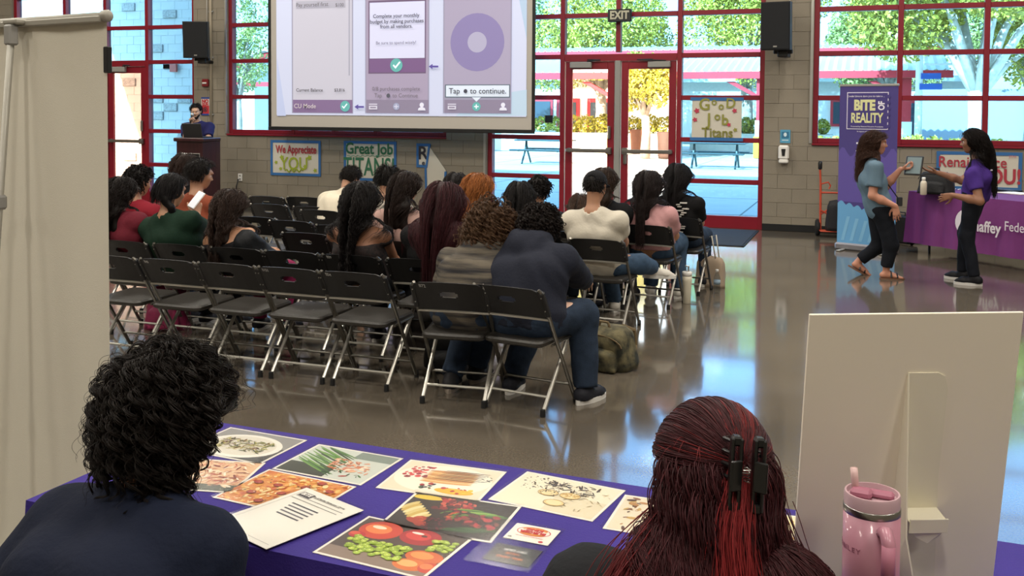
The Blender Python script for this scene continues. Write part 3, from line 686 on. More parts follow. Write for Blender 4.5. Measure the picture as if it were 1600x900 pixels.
# ---- lectern with laptop
lx, ly = -10.05, -1.35
lp = ony(308, 215, ly); lx = float(lp[0])
t = thing('lectern', 'dark mahogany lectern with black panel at the front left corner', 'lectern', (lx, ly, 0))
M['mahog'] = mat('mahogany', '#33161a', .35, noise=.25, nscale=4, stretch=(6, 6, .6))
lz = float(lp[2])
MB().prism([(-.25, -.19), (.25, -.19), (.28, .1), (.28, .22), (-.28, .22), (-.28, .1)], .06, lz - .06).build('body', M['mahog'], t)
MB().box((0, .02, .04), (.64, .50, .08), ch=.01).build('plinth', M['mahog'], t); MB().box((0, .0, lz - .03), (.58, .46, .06), ch=.012).build('top', M['mahog'], t)
MB().box((.02, -.196, lz - .36), (.36, .012, .22), ch=.005).build('front_panel', M['black'], t)
fr = MB(); fr.tube([(-.16, -.204, lz - .25), (.20, -.204, lz - .25), (.20, -.204, lz - .47)], .008, 6); fr.build('panel_trim', M['alu'], t)
t = thing('laptop', 'dark grey laptop open on the lectern with its lid toward the audience', 'laptop', (lx - .03, ly, lz))
MB().box((0, .06, .009), (.37, .25, .018), ch=.004).build('keyboard_base', M['dark'], t)
MB().box((0, -.085, .115), (.37, .012, .235), rot=Matrix.Rotation(radians(12), 3, 'X'), ch=.005).build('lid', mat('laptop_lid', '#3a3a3c', .4, metal=.5), t)

# ---- purple upright banner by the right window
bx0, by0 = onz(1307, 389)[:2]; bx1, by1 = onz(1399, 398)[:2]
bl_ = sqrt((bx1 - bx0) ** 2 + (by1 - by0) ** 2); brz = atan2(by1 - by0, bx1 - bx0)
t = thing('upright_banner', 'tall purple upright banner reading BITE OF REALITY beside the display table', 'banner', ((bx0 + bx1) / 2, (by0 + by1) / 2, 0), brz)
zt = 2.04; W2 = bl_
MB().box((0, .02, .045), (W2 + .03, .13, .09), ch=.02).build('base_case', mat('banner_alu', '#9a9aa2', .35, metal=.7), t)
for s in (-1, 1): MB().box((s * W2 * .36, .0, .01), (.05, .42, .018), ch=.006).build('foot', M['alu'], t)
MB().box((0, .0, zt), (W2, .022, .03), ch=.006).build('top_rail', M['alu'], t); MB().tube([(0, .09, .09), (0, .03, zt)], .011, 8).build('pole', M['alu'], t)
bn = MB(); hw = W2 / 2 - .006
def brect(c, x0, z0, x1, z1, y): bn.col(c).add([(x0, y, z0), (x1, y, z0), (x1, y, z1), (x0, y, z1)], [(0, 1, 2, 3)])
brect('#44397d', -hw, .09, hw, zt, -.004)
bn.col('#5a4c9a').add([(-hw, -.0055, .60)] + [(-hw + 2 * hw * k / 20, -.0055, 1.22 + .06 * sin(k * 1.1)) for k in range(21)] + [(hw, -.0055, .60)], [tuple(range(23))])
bn.col('#63a0cf').add([(-hw, -.007, .09)] + [(-hw + 2 * hw * k / 40, -.007, .58 - .17 * (k / 40) + .045 * abs(sin(k * .55))) for k in range(41)] + [(hw, -.007, .09)], [tuple(range(43))])
for k in range(6): bn.col('#79b2d8').add([(-hw + .05 + k * .11, -.0085, .12), (-hw + .09 + k * .11, -.0085, .12), (-hw + .16 + k * .11, -.0085, .42 - k * .02), (-hw + .12 + k * .11, -.0085, .42 - k * .02)], [(0, 1, 2, 3)])
brect('#d9d4e6', -.265, 1.50, .245, 1.955, -.0085); brect('#40357a', -.255, 1.51, .235, 1.945, -.010)
for k in range(6): bn.col('#44397d').disc((.245, -.0112, 1.54 + k * .072), .022, .022, 10, 0, (Vector((1, 0, 0)), Vector((0, 0, 1))))
bn.build('banner_print', mat('banner_vinyl', '#ffffff', .5) and M['print'], t, colors=True)
cream, whit = ink('#d8d8a0'), ink('#e6e2ee')
text('BITE', .17, t, cream, (-.045, -.0125, 1.79), bold=.009, sx=.80); text('OF', .105, t, whit, (.165, -.0125, 1.79), (pi / 2, -pi / 2, 0), bold=.004, sx=.8); text('REALITY', .165, t, cream, (-.015, -.0125, 1.635), bold=.005, sx=.64)
text('Credit Unions dare you to take a ...', .032, t, whit, (-.03, -.0125, 1.905)); text('Presented by National Education Foundation', .022, t, whit, (-.01, -.0125, 1.535)); text('In support of financial literacy', .022, t, whit, (0, -.0125, 1.475)); text('Z', .15, t, whit, (-.10, -.0125, 1.28), bold=.004, sx=.8)

# ---- display table with the purple cloth
TC = np.array([onz(1425, 305, .75)[0], onz(1425, 305, .75)[1]]); TE = np.array([onz(1600, 307, .75)[0], onz(1600, 307, .75)[1]])
fx0, fy0 = onz(1418, 378, .12)[:2]; fx1, fy1 = onz(1598, 406, .12)[:2]
trz = atan2(fy1 - fy0, fx1 - fx0); TLEN = 1.86; TDEP = .80
t = thing('display_table', 'folding table under the purple credit union cloth', 'table', (fx0, fy0, 0), trz)
MB().box((TLEN / 2, TDEP / 2, .725), (TLEN - .04, TDEP - .06, .04), ch=.01).build('tabletop', M['white'], t)
for x in (.2, TLEN - .2):
    for y in (.15, TDEP - .15): MB().tube([(x, y, 0), (x, y, .71)], .014, 8).build('leg', M['dark'], t)
    MB().tube([(x, .15, .12), (x, TDEP - .15, .12)], .012, 6).build('stretcher', M['dark'], t)
M['purple'] = mat('purple_cloth', '#6d2a6c', .75, bump=.2, bscale=25)
def cloth(w_, d_, ht, drop, flare, seed, nx=60):
    """draped cloth: flat top, four hanging sides with soft folds"""
    mb = MB(); per = []
    N_ = nx
    for k in range(N_): per.append((w_ * k / N_, 0, 0, -1))
    for k in range(N_ // 2): per.append((w_, d_ * k / (N_ // 2), 1, 0))
    for k in range(N_): per.append((w_ - w_ * k / N_, d_, 0, 1))
    for k in range(N_ // 2): per.append((0, d_ - d_ * k / (N_ // 2), -1, 0))
    n = len(per); rows = 8; vs = []
    rg = np.random.default_rng(seed); ph = rg.uniform(0, 6, 4)
    for j in range(rows + 1):
        v = j / rows
        for k, (x, y, ax, ay) in enumerate(per):
            o = flare * v + .014 * v * sin(k * .55 + ph[0]) + .01 * v * sin(k * 1.3 + ph[1])
            cxr = 0.0
            vs.append((x + ax * o, y + ay * o, ht - drop * v + (-.004 if 0 < j else 0)))
    fs = [(j * n + k, (j + 1) * n + k, (j + 1) * n + (k + 1) % n, j * n + (k + 1) % n) for j in range(rows) for k in range(n)]
    fs.append(tuple(range(n)))
    return mb.add(vs, fs)
o = cloth(TLEN, TDEP, .75, .62, .05, 2).build('tablecloth', M['purple'], None, True, loc=(fx0, fy0, 0), rot=(0, 0, trz)); autosmooth(o, 50)
tag(o, 'purple cloth with white swoosh and lettering hanging over the display table', 'tablecloth')
def on_front(px, py):     # a point of the cloth's front face, in the cloth's own frame
    d = _ray(px, py); nx_, ny_ = -sin(trz), cos(trz); s = ((fx0 - CP[0]) * nx_ + (fy0 - CP[1]) * ny_ - .045) / (d[0] * nx_ + d[1] * ny_)
    p = CP + d * s; return ((p[0] - fx0) * cos(trz) + (p[1] - fy0) * sin(trz), p[2])
whit2 = mat('white_cloth_print', '#dcd6de', .7)
xa, za = on_front(1548, 356); text('Chaffey', .175, o, whit2, (xa - .085, -.068, za + .0), bold=.004, sx=.86)
xa2, za2 = on_front(1571, 353.5); text('Federal Credit Union', .15, o, whit2, (xa2, -.068, za2), align='LEFT', sx=.86)
xs, zs_ = on_front(1512, 348); arc = []
for k in range(15): a = radians(60 + 16 * k); arc.append((xs + .155 * cos(a), zs_ + .155 * sin(a)))
inn = [(xs + .055 + .115 * cos(radians(60 + 16 * k)), zs_ + .02 + .115 * sin(radians(60 + 16 * k))) for k in range(15)][::-1]
sw_ = MB(); vs = [(x, -.066, z) for x, z in arc] + [(x, -.066, z) for x, z in inn]
sw_.add(vs, [(k, k + 1, 28 - k, 29 - k) for k in range(14)]).build('swoosh_emblem', whit2, o)
def on_table(px, py, z=.75): p = onz(px, py, z); return float(p[0]), float(p[1])
# things on the display table
M['nylon'] = mat('black_nylon', '#0e0f14', .7, bump=.4, bscale=40)
def blobby(label_mb, pts, r): pass

# ---- on and under the display table
def bag_mesh(w_, d_, h_, sag=.25, n=14, rows=9, seed=0, slump=0.0):
    rg = np.random.default_rng(seed); mb = MB(); vs = []; ph = rg.uniform(0, 6, 5)
    for j in range(rows + 1):
        v = j / rows; z = h_ * sin(v * pi / 2) if v < 1 else h_
        sc_ = (1 - sag * v) * (sqrt(max(0, 1 - max(0, (v - .72) / .28) ** 2)) * .999 + .001)
        for k in range(n):
            a = 2 * pi * k / n; e = .5
            cx_ = abs(cos(a)) ** e * (1 if cos(a) > 0 else -1); sy_ = abs(sin(a)) ** e * (1 if sin(a) > 0 else -1)
            wob = 1 + .05 * sin(3 * a + ph[0] + 4 * v) + .04 * sin(5 * a + ph[1] - 6 * v)
            vs.append((w_ / 2 * cx_ * sc_ * wob + slump * v * v, d_ / 2 * sy_ * sc_ * wob, h_ * v if v < .75 else h_ * (.75 + .25 * sin((v - .75) / .25 * pi / 2))))
    fs = [(j * n + k, j * n + (k + 1) % n, (j + 1) * n + (k + 1) % n, (j + 1) * n + k) for j in range(rows) for k in range(n)]
    fs += [tuple(range(n))[::-1], tuple(rows * n + k for k in range(n))]
    return mb.add(vs, fs)
def backpack(label, x, y, rz, m, w_=.34, d_=.22, h_=.42, z=0.0, name='backpack', seed=0, lean=0.0, trim=None):
    t = thing(name, label, 'bag', (x, y, z), rz)
    R = Matrix.Rotation(lean, 4, 'X')
    mb = bag_mesh(w_, d_, h_, .2, seed=seed); mb.v = [tuple(R @ Vector(v)) for v in mb.v]; mn = min(v[2] for v in mb.v); mb.v = [(a, b, c - mn) for a, b, c in mb.v]
    mb.build('sack', m, t, True)
    pk = bag_mesh(w_ * .75, d_ * .5, h_ * .5, .15, seed=seed + 1); pk.v = [tuple(R @ (Vector(v) + Vector((0, -d_ * .48, .02)))) for v in pk.v]; pk.v = [(a, b, c - mn) for a, b, c in pk.v]; pk.build('front_pocket', m, t, True)
    hp = [(-.04, 0, h_ * .98), (-.03, .0, h_ * 1.10), (.03, 0, h_ * 1.10), (.04, 0, h_ * .98)]
    MB().tube([tuple(R @ Vector(q) + Vector((0, 0, -mn))) for q in hp], .010, 6).build('handle', trim or m, t)
    for s in (-1, 1):
        st = [(s * w_ * .22, d_ * .30, h_ * .92), (s * w_ * .30, d_ * .62, h_ * .7), (s * w_ * .30, d_ * .6, h_ * .3), (s * w_ * .36, d_ * .38, .05)]
        MB().tube([tuple(R @ Vector(q) + Vector((0, 0, -mn))) for q in st], .016, 6).build('shoulder_strap', trim or m, t)
    zp = [(w_ * .42 * cos(a), -d_ * .38, h_ * .62 + h_ * .28 * sin(a)) for a in [pi * k / 10 for k in range(11)]]
    MB().tube([tuple(R @ Vector(q) + Vector((0, 0, -mn))) for q in zp], .005, 4).build('zip', trim or M['dark'], t)
    return t
bx, by = on_table(1456, 304); backpack('black backpack slumped on the display table between the two standing women', bx + .05, by + .12, trz + .3, M['nylon'], .42, .22, .27, .752, seed=4)
cx_, cy_ = on_table(1443, 304)
t = thing('water_bottle', 'cream water bottle tucked against the black backpack on the display table', 'bottle', (cx_ - .005, cy_ - .07, .752))
MB().lathe([(.03, 0), (.036, .006), (.037, .135), (.030, .155), (.018, .165)], n=18).build('body', mat('cream_metal', '#cfc5b2', .4), t, True); MB().lathe([(.020, .165), (.021, .20), (.016, .205)], n=14).build('cap', M['white'], t, True)
for k in range(6):
    x, y = on_table(1479 + k * 3.6, 297.5); o = tag(MB().tube([(0, 0, .008), (.035, .12, .008)], .006, 6).build('pen', M['white'] if k % 2 else mat('pen_blue%d' % k, '#3a3f7a', .4), None, loc=(x, y, .752)), 'slim pen in the row of pens on the display table by the wall poster', 'pen', 'pens on the display table')
x, y = on_table(1588, 303); tag(MB().box((0, 0, .006), (.34, .26, .012), rz=trz, ch=.003).build('paper_stack', M['paper'], None, loc=(x, y, .752)), 'white paper stack on the display table by the second woman', 'paper')
x, y = on_table(1568, 300); t = thing('clipboard', 'black folder lying behind the white papers on the display table', 'folder', (x, y + .12, .752), trz)
MB().box((0, 0, .012), (.42, .2, .024), ch=.006).build('cover', M['black'], t); MB().box((.0, -.08, .028), (.1, .02, .008), ch=.002).build('clip', M['steel'], t)
x, y = onz(1408, 388)[:2]; t = thing('equipment_case', 'black equipment case on the floor between banner and display table', 'case', (x + .05, y + .42, 0), trz)
MB().box((0, 0, .2), (.3, .2, .36), ch=.02).build('shell', M['black'], t); MB().tube([(-.06, -.06, .38), (-.06, -.06, .42), (.06, -.06, .42), (.06, -.06, .38)], .01, 6).build('handle', M['dark'], t)
for s in (-1, 1): MB().lathe([(.02, -.015), (.025, -.012), (.025, .012), (.02, .015)], (s * .12, 0, .025), 10, Matrix.Rotation(pi / 2, 3, 'Y')).build('wheel', M['blackr'], t)
# orange hand truck with a black bag
x, y = onz(1296, 371)[:2]; t = thing('hand_truck', 'folded orange hand truck leaning by the wall left of the upright banner', 'hand truck', (x, y + .12, 0), .15)
M['orange'] = mat('orange_metal', '#b8452a', .45)
fr = MB()
for s in (-.13, .17): fr.tube([(s, -.02, .10), (s, .04, .72)], .016, 8)
fr.tube([(-.13, .03, .60), (.17, .03, .60)], .013, 8); fr.tube([(-.13, 0, .3), (.17, .02, .50)], .012, 8); fr.tube([(-.13, -.01, .36), (.17, -.02, .20)], .012, 8); fr.build('frame', M['orange'], t)
MB().tube([(-.13, .04, .70), (-.14, .05, .92)], .014, 8).build('telescopic_handle', M['orange'], t); MB().lathe([(.022, 0), (.028, .02), (.028, .09), (.02, .11)], (-.14, .05, .92), 12).build('grip', M['black'], t, True)
MB().tube([(-.12, .03, .72), (-.03, .03, .745), (.0, .03, .70), (-.02, .03, .65)], .011, 6).build('side_handle', M['orange'], t)
MB().box((.02, -.12, .09), (.34, .2, .014), ch=.004).build('toe_plate', M['orange'], t)
for s in (-.16, .2): MB().lathe([(.05, -.028), (.105, -.026), (.115, -.012), (.115, .012), (.105, .026), (.05, .028)], (s, .05, .116), 20, Matrix.Rotation(pi / 2, 3, 'Y')).build('wheel', M['blackr'], t, True)
mb = bag_mesh(.26, .2, .42, .1, seed=9); mb.v = [(a + .06, b - .13, c + .10) for a, b, c in mb.v]
o = mb.build('carry_bag', M['nylon'], None, True, loc=(x, y + .12, 0), rot=(0, 0, .15)); tag(o, 'black carry bag standing on the orange hand truck', 'bag')

# ================================================================== FOLDING CHAIRS
M['cseat'] = mat('chair_vinyl', '#26231f', .42, bump=.25, bscale=120); M['cback'] = mat('chair_plastic', '#141416', .45, bump=.15, bscale=180)
M['ctube'] = mat('chair_tube', '#77746d', .3, metal=.85); M['ctube2'] = mat('chair_leg_tube', '#b5b2a9', .3, metal=.6)
CH_H = .735
def up(z): return (.185 - .465 * z / CH_H)        # the upright's y at a height
def plate(cols, rows, hole, fm, th):
    """a curved plate with a slot: front and back skins and the edges"""
    mb = MB(); nx, nz = len(cols), len(rows)
    idx = lambda i, j, s: (j * nx + i) * 2 + s
    vs = []
    for j in range(nz):
        for i in range(nx):
            x, y, z = fm(cols[i], rows[j], j, i); vs += [(x, y, z), (x, y - th, z)]
    full = lambda i, j: 0 <= i < nx - 1 and 0 <= j < nz - 1 and (i, j) not in hole
    fs = []
    for i in range(nx - 1):
        for j in range(nz - 1):
            if not full(i, j): continue
            a, b, c, d = (i, j), (i + 1, j), (i + 1, j + 1), (i, j + 1)
            fs.append(tuple(idx(*q, 1) for q in (a, b, c, d))); fs.append(tuple(idx(*q, 0) for q in (d, c, b, a)))
            for (p, q), nb in (((a, b), (i, j - 1)), ((b, c), (i + 1, j)), ((c, d), (i, j + 1)), ((d, a), (i - 1, j))):
                if not full(*nb): fs.append((idx(*p, 0), idx(*q, 0), idx(*q, 1), idx(*p, 1)))
    return mb.add(vs, fs)
def make_chair():
    t = thing('folding_chair', '', 'chair', (0, 0, 0), 0, 'black folding chairs')
    hw = .215
    # backrest panel with a hand slot
    cols = [-.205, -.17, -.11, -.052, -.040, 0, .040, .052, .11, .17, .205]; rows = [.562, .60, .640, .648, .668, .676, .70, .722, .735]
    hole = {(i, j) for i in (3, 4, 5, 6) for j in (2, 3, 4)} - {(3, 2), (6, 2), (3, 4), (6, 4)}
    def fm(x, z, j, i):
        k = 1 - .03 * max(0, (z - .72) / .015) ; zz = z - .012 * (abs(x) / .205) ** 2 - (.012 if abs(x) > .2 and j == 8 else 0)
        return (x * k * 1.04, up(z) - .035 * (1 - (x / .205) ** 2) + .012, zz)
    plate(cols, rows, hole, fm, .014).build('backrest', M['cback'], t)
    b = MB()
    for i in range(10):
        xa, xb = -.205 + .041 * i, -.205 + .041 * (i + 1)
    b.tube([(x, up(.555) - .035 * (1 - (x / .215) ** 2) + .004, .552 - .008 * (x / .21) ** 2) for x in [-.213 + .426 * k / 10 for k in range(11)]], .010, 6).build('back_rail', M['ctube2'], t)
    for s in (-1, 1):
        MB().tube([(s * hw, up(.0), .012), (s * hw, up(.45), .45), (s * hw, up(.60), .60), (s * hw, up(.71), .71), (s * (hw - .012), up(.73), .726)], [.0115, .0115, .0125, .0125, .009], 8).build('upright', M['ctube'], t)
        MB().box((s * hw, up(.64), .64), (.032, .028, .175), rot=Matrix.Rotation(atan2(.465, CH_H), 3, 'X'), ch=.006).build('side_bracket', M['cback'], t)
        MB().tube([(s * .185, .150, .405), (s * .185, -.165, .03), (s * .185, -.178, .012)], .0115, 8).build('leg', M['ctube2'], t)
        for x, y in ((s * hw, up(0) + .0), (s * .185, -.176)):
            MB().lathe([(.0155, 0), (.0165, .004), (.015, .038), (.013, .042)], (x, y, 0), 8).build('foot_cap', M['blackr'], t)
        MB().tube([(s * .2, .16, .395), (s * .2, -.10, .385)], .008, 6).build('seat_arm', M['ctube'], t)
    MB().tube([(-.185, -.112, .095), (.185, -.112, .095)], .008, 8).build('crossbar', M['ctube2'], t)
    MB().tube([(-.215, up(.12), .12), (.215, up(.12), .12)], .008, 8).build('crossbar', M['ctube'], t)
    # seat: padded, rounded corners
    mb = MB(); out = []
    for cx_, cy_, a0 in ((.15, .15, 0), (-.15, .15, 90), (-.14, -.16, 180), (.14, -.16, 270)):
        for k in range(5): a = radians(a0 + 22.5 * k); out.append((cx_ + .05 * cos(a), cy_ + .05 * sin(a)))
    n = len(out); vs = []
    for sc_, z in ((.93, .385), (1.0, .395), (1.0, .410), (.95, .421), (.7, .424), (.3, .417)): vs += [(x * sc_, y * sc_, z + .02 * (y + .2)) for x, y in out]
    fs = [(j * n + k, j * n + (k + 1) % n, (j + 1) * n + (k + 1) % n, (j + 1) * n + k) for j in range(5) for k in range(n)] + [tuple(range(n))[::-1], tuple(5 * n + k for k in range(n))]
    autosmooth(mb.add(vs, fs).build('seat', M['cseat'], t), 35)
    for s in (-1, 1):
        rv = MB()
        for z in (.60, .68): rv.lathe([(.004, 0), (.004, .004)], (s * hw, up(z) - .018, z), 6, Matrix.Rotation(pi / 2, 3, 'X'))
        rv.build('rivets', M['steel'], t)['kind'] = 'stuff'
    return t
chair0 = make_chair(); bpy.context.view_layer.update(); index_kids(chair0)
CHAIRS = {}; _first = [True]
def chair(key, x, y, label, rz=0.0, code=None):
    o = chair0 if _first[0] else copy_tree(chair0); _first[0] = False
    o.location = (x, y, 0); o.rotation_euler = (0, 0, rz); o['label'] = label; CHAIRS[key] = (x, y, rz)
    if code: text(code, .030, o, mat('chair_code_' + code, '#a9a8a4', .7), (-.150, up(.705) - .0255, .706), (pi / 2 + atan2(.465, CH_H), 0, -.27))
    return o
def at_top(px, py): p = onz(px, py, CH_H); return float(p[0]), float(p[1]) + .28
ya = -9.15
def row(px, y): return float(ony(px, 410, y)[0])
def ctop(px, rowy):      # x of a chair whose top edge is seen at px, standing in a row at y
    return float(ony(px, 415, rowy - .28)[0])
RA, RB = -9.17, -8.55
for k, px, lb, cd_ in (('A1', 164, 'empty black folding chair in the near row, cut by the white banner edge', None), ('A2', 258, 'empty black folding chair behind the woman in the dark green shirt', 'B40'),
                    ('A3', 352, 'empty black folding chair behind the girl with the black jacket', None), ('A4', 450, 'empty black folding chair marked B151 in the near row', 'B151'), ('A5', 551, 'empty black folding chair behind the bare shouldered girl, nearest row', 'B54')):
    x, y = at_top(px, 398 + (px - 160) * .064); chair(k, x, RA, lb, 0.0, cd_)
chair('A6', *at_top(692, 440), 'black folding chair marked B72 under the student in the striped grey hoodie', radians(6), 'B72')
chair('A7', *at_top(801, 447), 'black folding chair under the student in the navy hoodie', radians(-9), 'B64')
for k, px, lb in (('B1', 172, 'black folding chair under the girl in the maroon shirt at the banner edge'), ('B2', 266, 'black folding chair under the woman in the dark green shirt'), ('B3', 362, 'black folding chair under the girl with the black jacket'),
                  ('B4', 453, 'empty black folding chair standing right of the girl with the black jacket'), ('B5', 548, 'black folding chair under the bare shouldered girl'), ('B6', 655, 'black folding chair under the girl with long maroon hair')):
    x, y = at_top(px, 377 + (px - 160) * .050); chair(k, x, RB, lb, 0, 'B39' if k == 'B5' else None)
for k, px, py, lb in (('C1', 398, 338, 'empty black folding chair half hidden beyond the girl with the black jacket'), ('C2', 452, 344, 'empty black folding chair in the middle block, third from the wall posters'), ('C3', 476, 363, 'empty black folding chair just beyond the empty pair, left of the bare shouldered girl'),
                      ('C4', 527, 351, 'empty black folding chair behind the bent student in the white shirt'), ('C5', 548, 371, 'black folding chair mostly hidden beyond the bare shouldered girl'), ('D1', 415, 306, 'empty black folding chair nearest the wall below the We Appreciate poster'),
                      ('D2', 418, 318, 'empty black folding chair second from the wall below the We Appreciate poster'), ('D3', 474, 307, 'empty black folding chair by the wall, left of the bent student in white'), ('D4', 486, 322, 'empty black folding chair beside the bent student in the white shirt')):
    chair(k, *at_top(px, py), lb)
chair('R1', *at_top(934, 373), 'black folding chair under the student in the white shirt and black cap', radians(-4))
chair('R2', *at_top(1013, 351), 'black folding chair under the girl in the pink shirt', radians(-6))
chair('R3', *at_top(1062, 339), 'black folding chair under the girl in the black shirt by the doors', radians(-6))

# ================================================================== PEOPLE: smooth implicit bodies
def nrm(v): v = np.asarray(v, float); return v / (np.linalg.norm(v) + 1e-9)
V3 = lambda *a: np.array(a, float)
def d_cone(P, a, b, r1, r2):
    ab = b - a; t = np.clip(((P - a) @ ab) / (ab @ ab + 1e-9), 0, 1)
    return np.linalg.norm(P - a - t[:, None] * ab, axis=1) - (r1 + (r2 - r1) * t)
def d_ell(P, c, R, rad):
    q = (P - c) @ R; k0 = np.linalg.norm(q / rad, axis=1); k1 = np.linalg.norm(q / (rad * rad), axis=1)
    return k0 * (k0 - 1) / (k1 + 1e-9)
def smin(a, b, k):
    h = np.clip(.5 + .5 * (b - a) / k, 0, 1); return b + (a - b) * h - k * h * (1 - h)
def field(prims, k):
    def f(P):
        d = None
        for p in prims:
            if p[0] == 'c': e = d_cone(P, p[1], p[2], p[3], p[4])
            else: e = d_ell(P, p[1], p[2], p[3])
            d = e if d is None else smin(d, e, p[5] if len(p) > 5 else k)
        return d
    return f
def bounds(prims, pad):
    lo, hi = [], []
    for p in prims:
        if p[0] == 'c':
            r = max(p[3], p[4]); lo += [np.minimum(p[1], p[2]) - r]; hi += [np.maximum(p[1], p[2]) + r]
        else: r = max(p[3]); lo += [p[1] - r]; hi += [p[1] + r]
    return np.min(lo, 0) - pad, np.max(hi, 0) + pad
def surface(f, lo, hi, h):
    """surface nets over a grid that is refined only near the surface; returns vertices, quads"""
    m = 4; n = np.ceil((hi - lo) / (h * m)).astype(int) + 1
    ax = [lo[i] + (np.arange(n[i]) + .5) * h * m - .5 * h for i in range(3)]
    G = np.stack(np.meshgrid(*ax, indexing='ij'), -1).reshape(-1, 3); co = f(G).reshape(n)
    fine = np.repeat(np.repeat(np.repeat(co, m, 0), m, 1), m, 2)
    near = np.abs(fine) < h * m * 1.6
    idx = np.argwhere(near); fine[near] = f(lo + idx * h)
    s = fine < 0; N_ = fine.shape
    c8 = [s[i:N_[0] - 1 + i, j:N_[1] - 1 + j, k:N_[2] - 1 + k] for i in (0, 1) for j in (0, 1) for k in (0, 1)]
    cnt = sum(c.astype(np.int8) for c in c8); act = (cnt > 0) & (cnt < 8); cells = np.argwhere(act)
    if len(cells) == 0: return np.zeros((0, 3)), np.zeros((0, 4), int)
    vid = -np.ones(act.shape, int); vid[act] = np.arange(len(cells))
    acc = np.zeros((len(cells), 3)); num = np.zeros(len(cells)); corners = [(i, j, k) for i in (0, 1) for j in (0, 1) for k in (0, 1)]
    val = [fine[cells[:, 0] + i, cells[:, 1] + j, cells[:, 2] + k] for i, j, k in corners]
    for a in range(8):
        for b in range(a + 1, 8):
            A, B = corners[a], corners[b]
            if sum(abs(p - q) for p, q in zip(A, B)) != 1: continue
            x = (val[a] < 0) != (val[b] < 0); t = np.where(x, val[a] / np.where(x, val[a] - val[b], 1), 0)
            pt = np.array(A) + t[:, None] * (np.array(B) - np.array(A)); acc += pt * x[:, None]; num += x
    V = lo + (cells + acc / num[:, None]) * h
    Q = []
    for d in range(3):
        e = [0, 0, 0]; e[d] = 1; o1, o2 = [(1, 2), (2, 0), (0, 1)][d]
        sl0 = tuple(slice(0, N_[i] - e[i]) for i in range(3)); sl1 = tuple(slice(e[i], N_[i]) for i in range(3))
        cr = np.argwhere(s[sl0] != s[sl1])
        ok = (cr[:, o1] > 0) & (cr[:, o2] > 0) & (cr[:, o1] < N_[o1] - 1) & (cr[:, o2] < N_[o2] - 1); cr = cr[ok]
        ins = s[cr[:, 0], cr[:, 1], cr[:, 2]]
        q = []
        for a, b in ((0, 0), (1, 0), (1, 1), (0, 1)):
            c = cr.copy(); c[:, o1] -= 1 - a; c[:, o2] -= 1 - b; q.append(vid[c[:, 0], c[:, 1], c[:, 2]])
        q = np.stack(q, 1); q[~ins] = q[~ins][:, ::-1]; Q.append(q)
    Q = np.concatenate(Q); return V, Q[(Q >= 0).all(1)]
def np_mesh(name, V, Q, m, smooth=True):
    me = bpy.data.meshes.new(name); me.vertices.add(len(V)); me.vertices.foreach_set('co', np.ascontiguousarray(V, dtype=np.float32).ravel())
    me.loops.add(4 * len(Q)); me.loops.foreach_set('vertex_index', np.ascontiguousarray(Q, dtype=np.int32).ravel()); me.polygons.add(len(Q))
    me.polygons.foreach_set('loop_start', np.arange(0, 4 * len(Q), 4)); me.update(calc_edges=True)
    if smooth: me.polygons.foreach_set('use_smooth', np.ones(len(Q), bool))
    if m: me.materials.append(m)
    return me
def sdf_obj(name, f, lo, hi, h, m, parent, base):
    V, Q = surface(f, lo, hi, h)
    return obj(name, np_mesh(name, V - base, Q, m), parent)
def folds(P, amp, sc=1.0, seed=0.0):
    x, y, z = (P * sc).T
    return amp * (np.sin(23 * z + 5 * np.sin(9 * x + seed) + 3 * y) * .5 + np.sin(17 * x - 11 * z + 4 * np.sin(7 * y + seed)) * .35 + np.sin(31 * y + 19 * z + seed) * .25 + .30 * np.sin(58 * z + 21 * x + 6 * np.sin(13 * x + seed) + 3 * np.sin(17 * y)) * np.sin(5 * z + 7 * x + seed))

# skin, cloth and hair materials
SKIN = {'light': mat('skin_light', '#c39c84', .5, noise=.06, nscale=14), 'tan': mat('skin_tan', '#a97c60', .5, noise=.06, nscale=14), 'brown': mat('skin_brown', '#8a5f47', .5, noise=.06, nscale=14), 'rosy': mat('skin_rosy', '#b9826a', .5, noise=.08, nscale=14)}
_cl = {}
def clothm(c, rough=.85, **k):
    key = (c, tuple(sorted(k.items())))
    if key not in _cl: _cl[key] = mat('cloth_' + c.strip('#'), c, rough, bump=.25, bscale=60, spec=.2, **k)
    return _cl[key]
_hm = {}
def hairm(c, rough=.5):
    if c not in _hm:
        m = mat('hair_' + c.strip('#'), c, rough, spec=.16); N = m.node_tree.nodes; L = m.node_tree.links; b = N['Principled BSDF']
        hi_ = N.new('ShaderNodeHairInfo'); mr = N.new('ShaderNodeMapRange'); mr.inputs[3].default_value = .55; mr.inputs[4].default_value = 1.6
        L.new(hi_.outputs['Random'], mr.inputs[0]); mx = N.new('ShaderNodeMix'); mx.data_type = 'RGBA'; mx.blend_type = 'MULTIPLY'; mx.inputs[0].default_value = 1
        mx.inputs[6].default_value = (*C(c), 1); cb = N.new('ShaderNodeCombineColor')
        for i in range(3): L.new(mr.outputs[0], cb.inputs[i])
        L.new(cb.outputs[0], mx.inputs[7]); L.new(mx.outputs[2], b.inputs['Base Color']); _hm[c] = m
    return _hm[c]

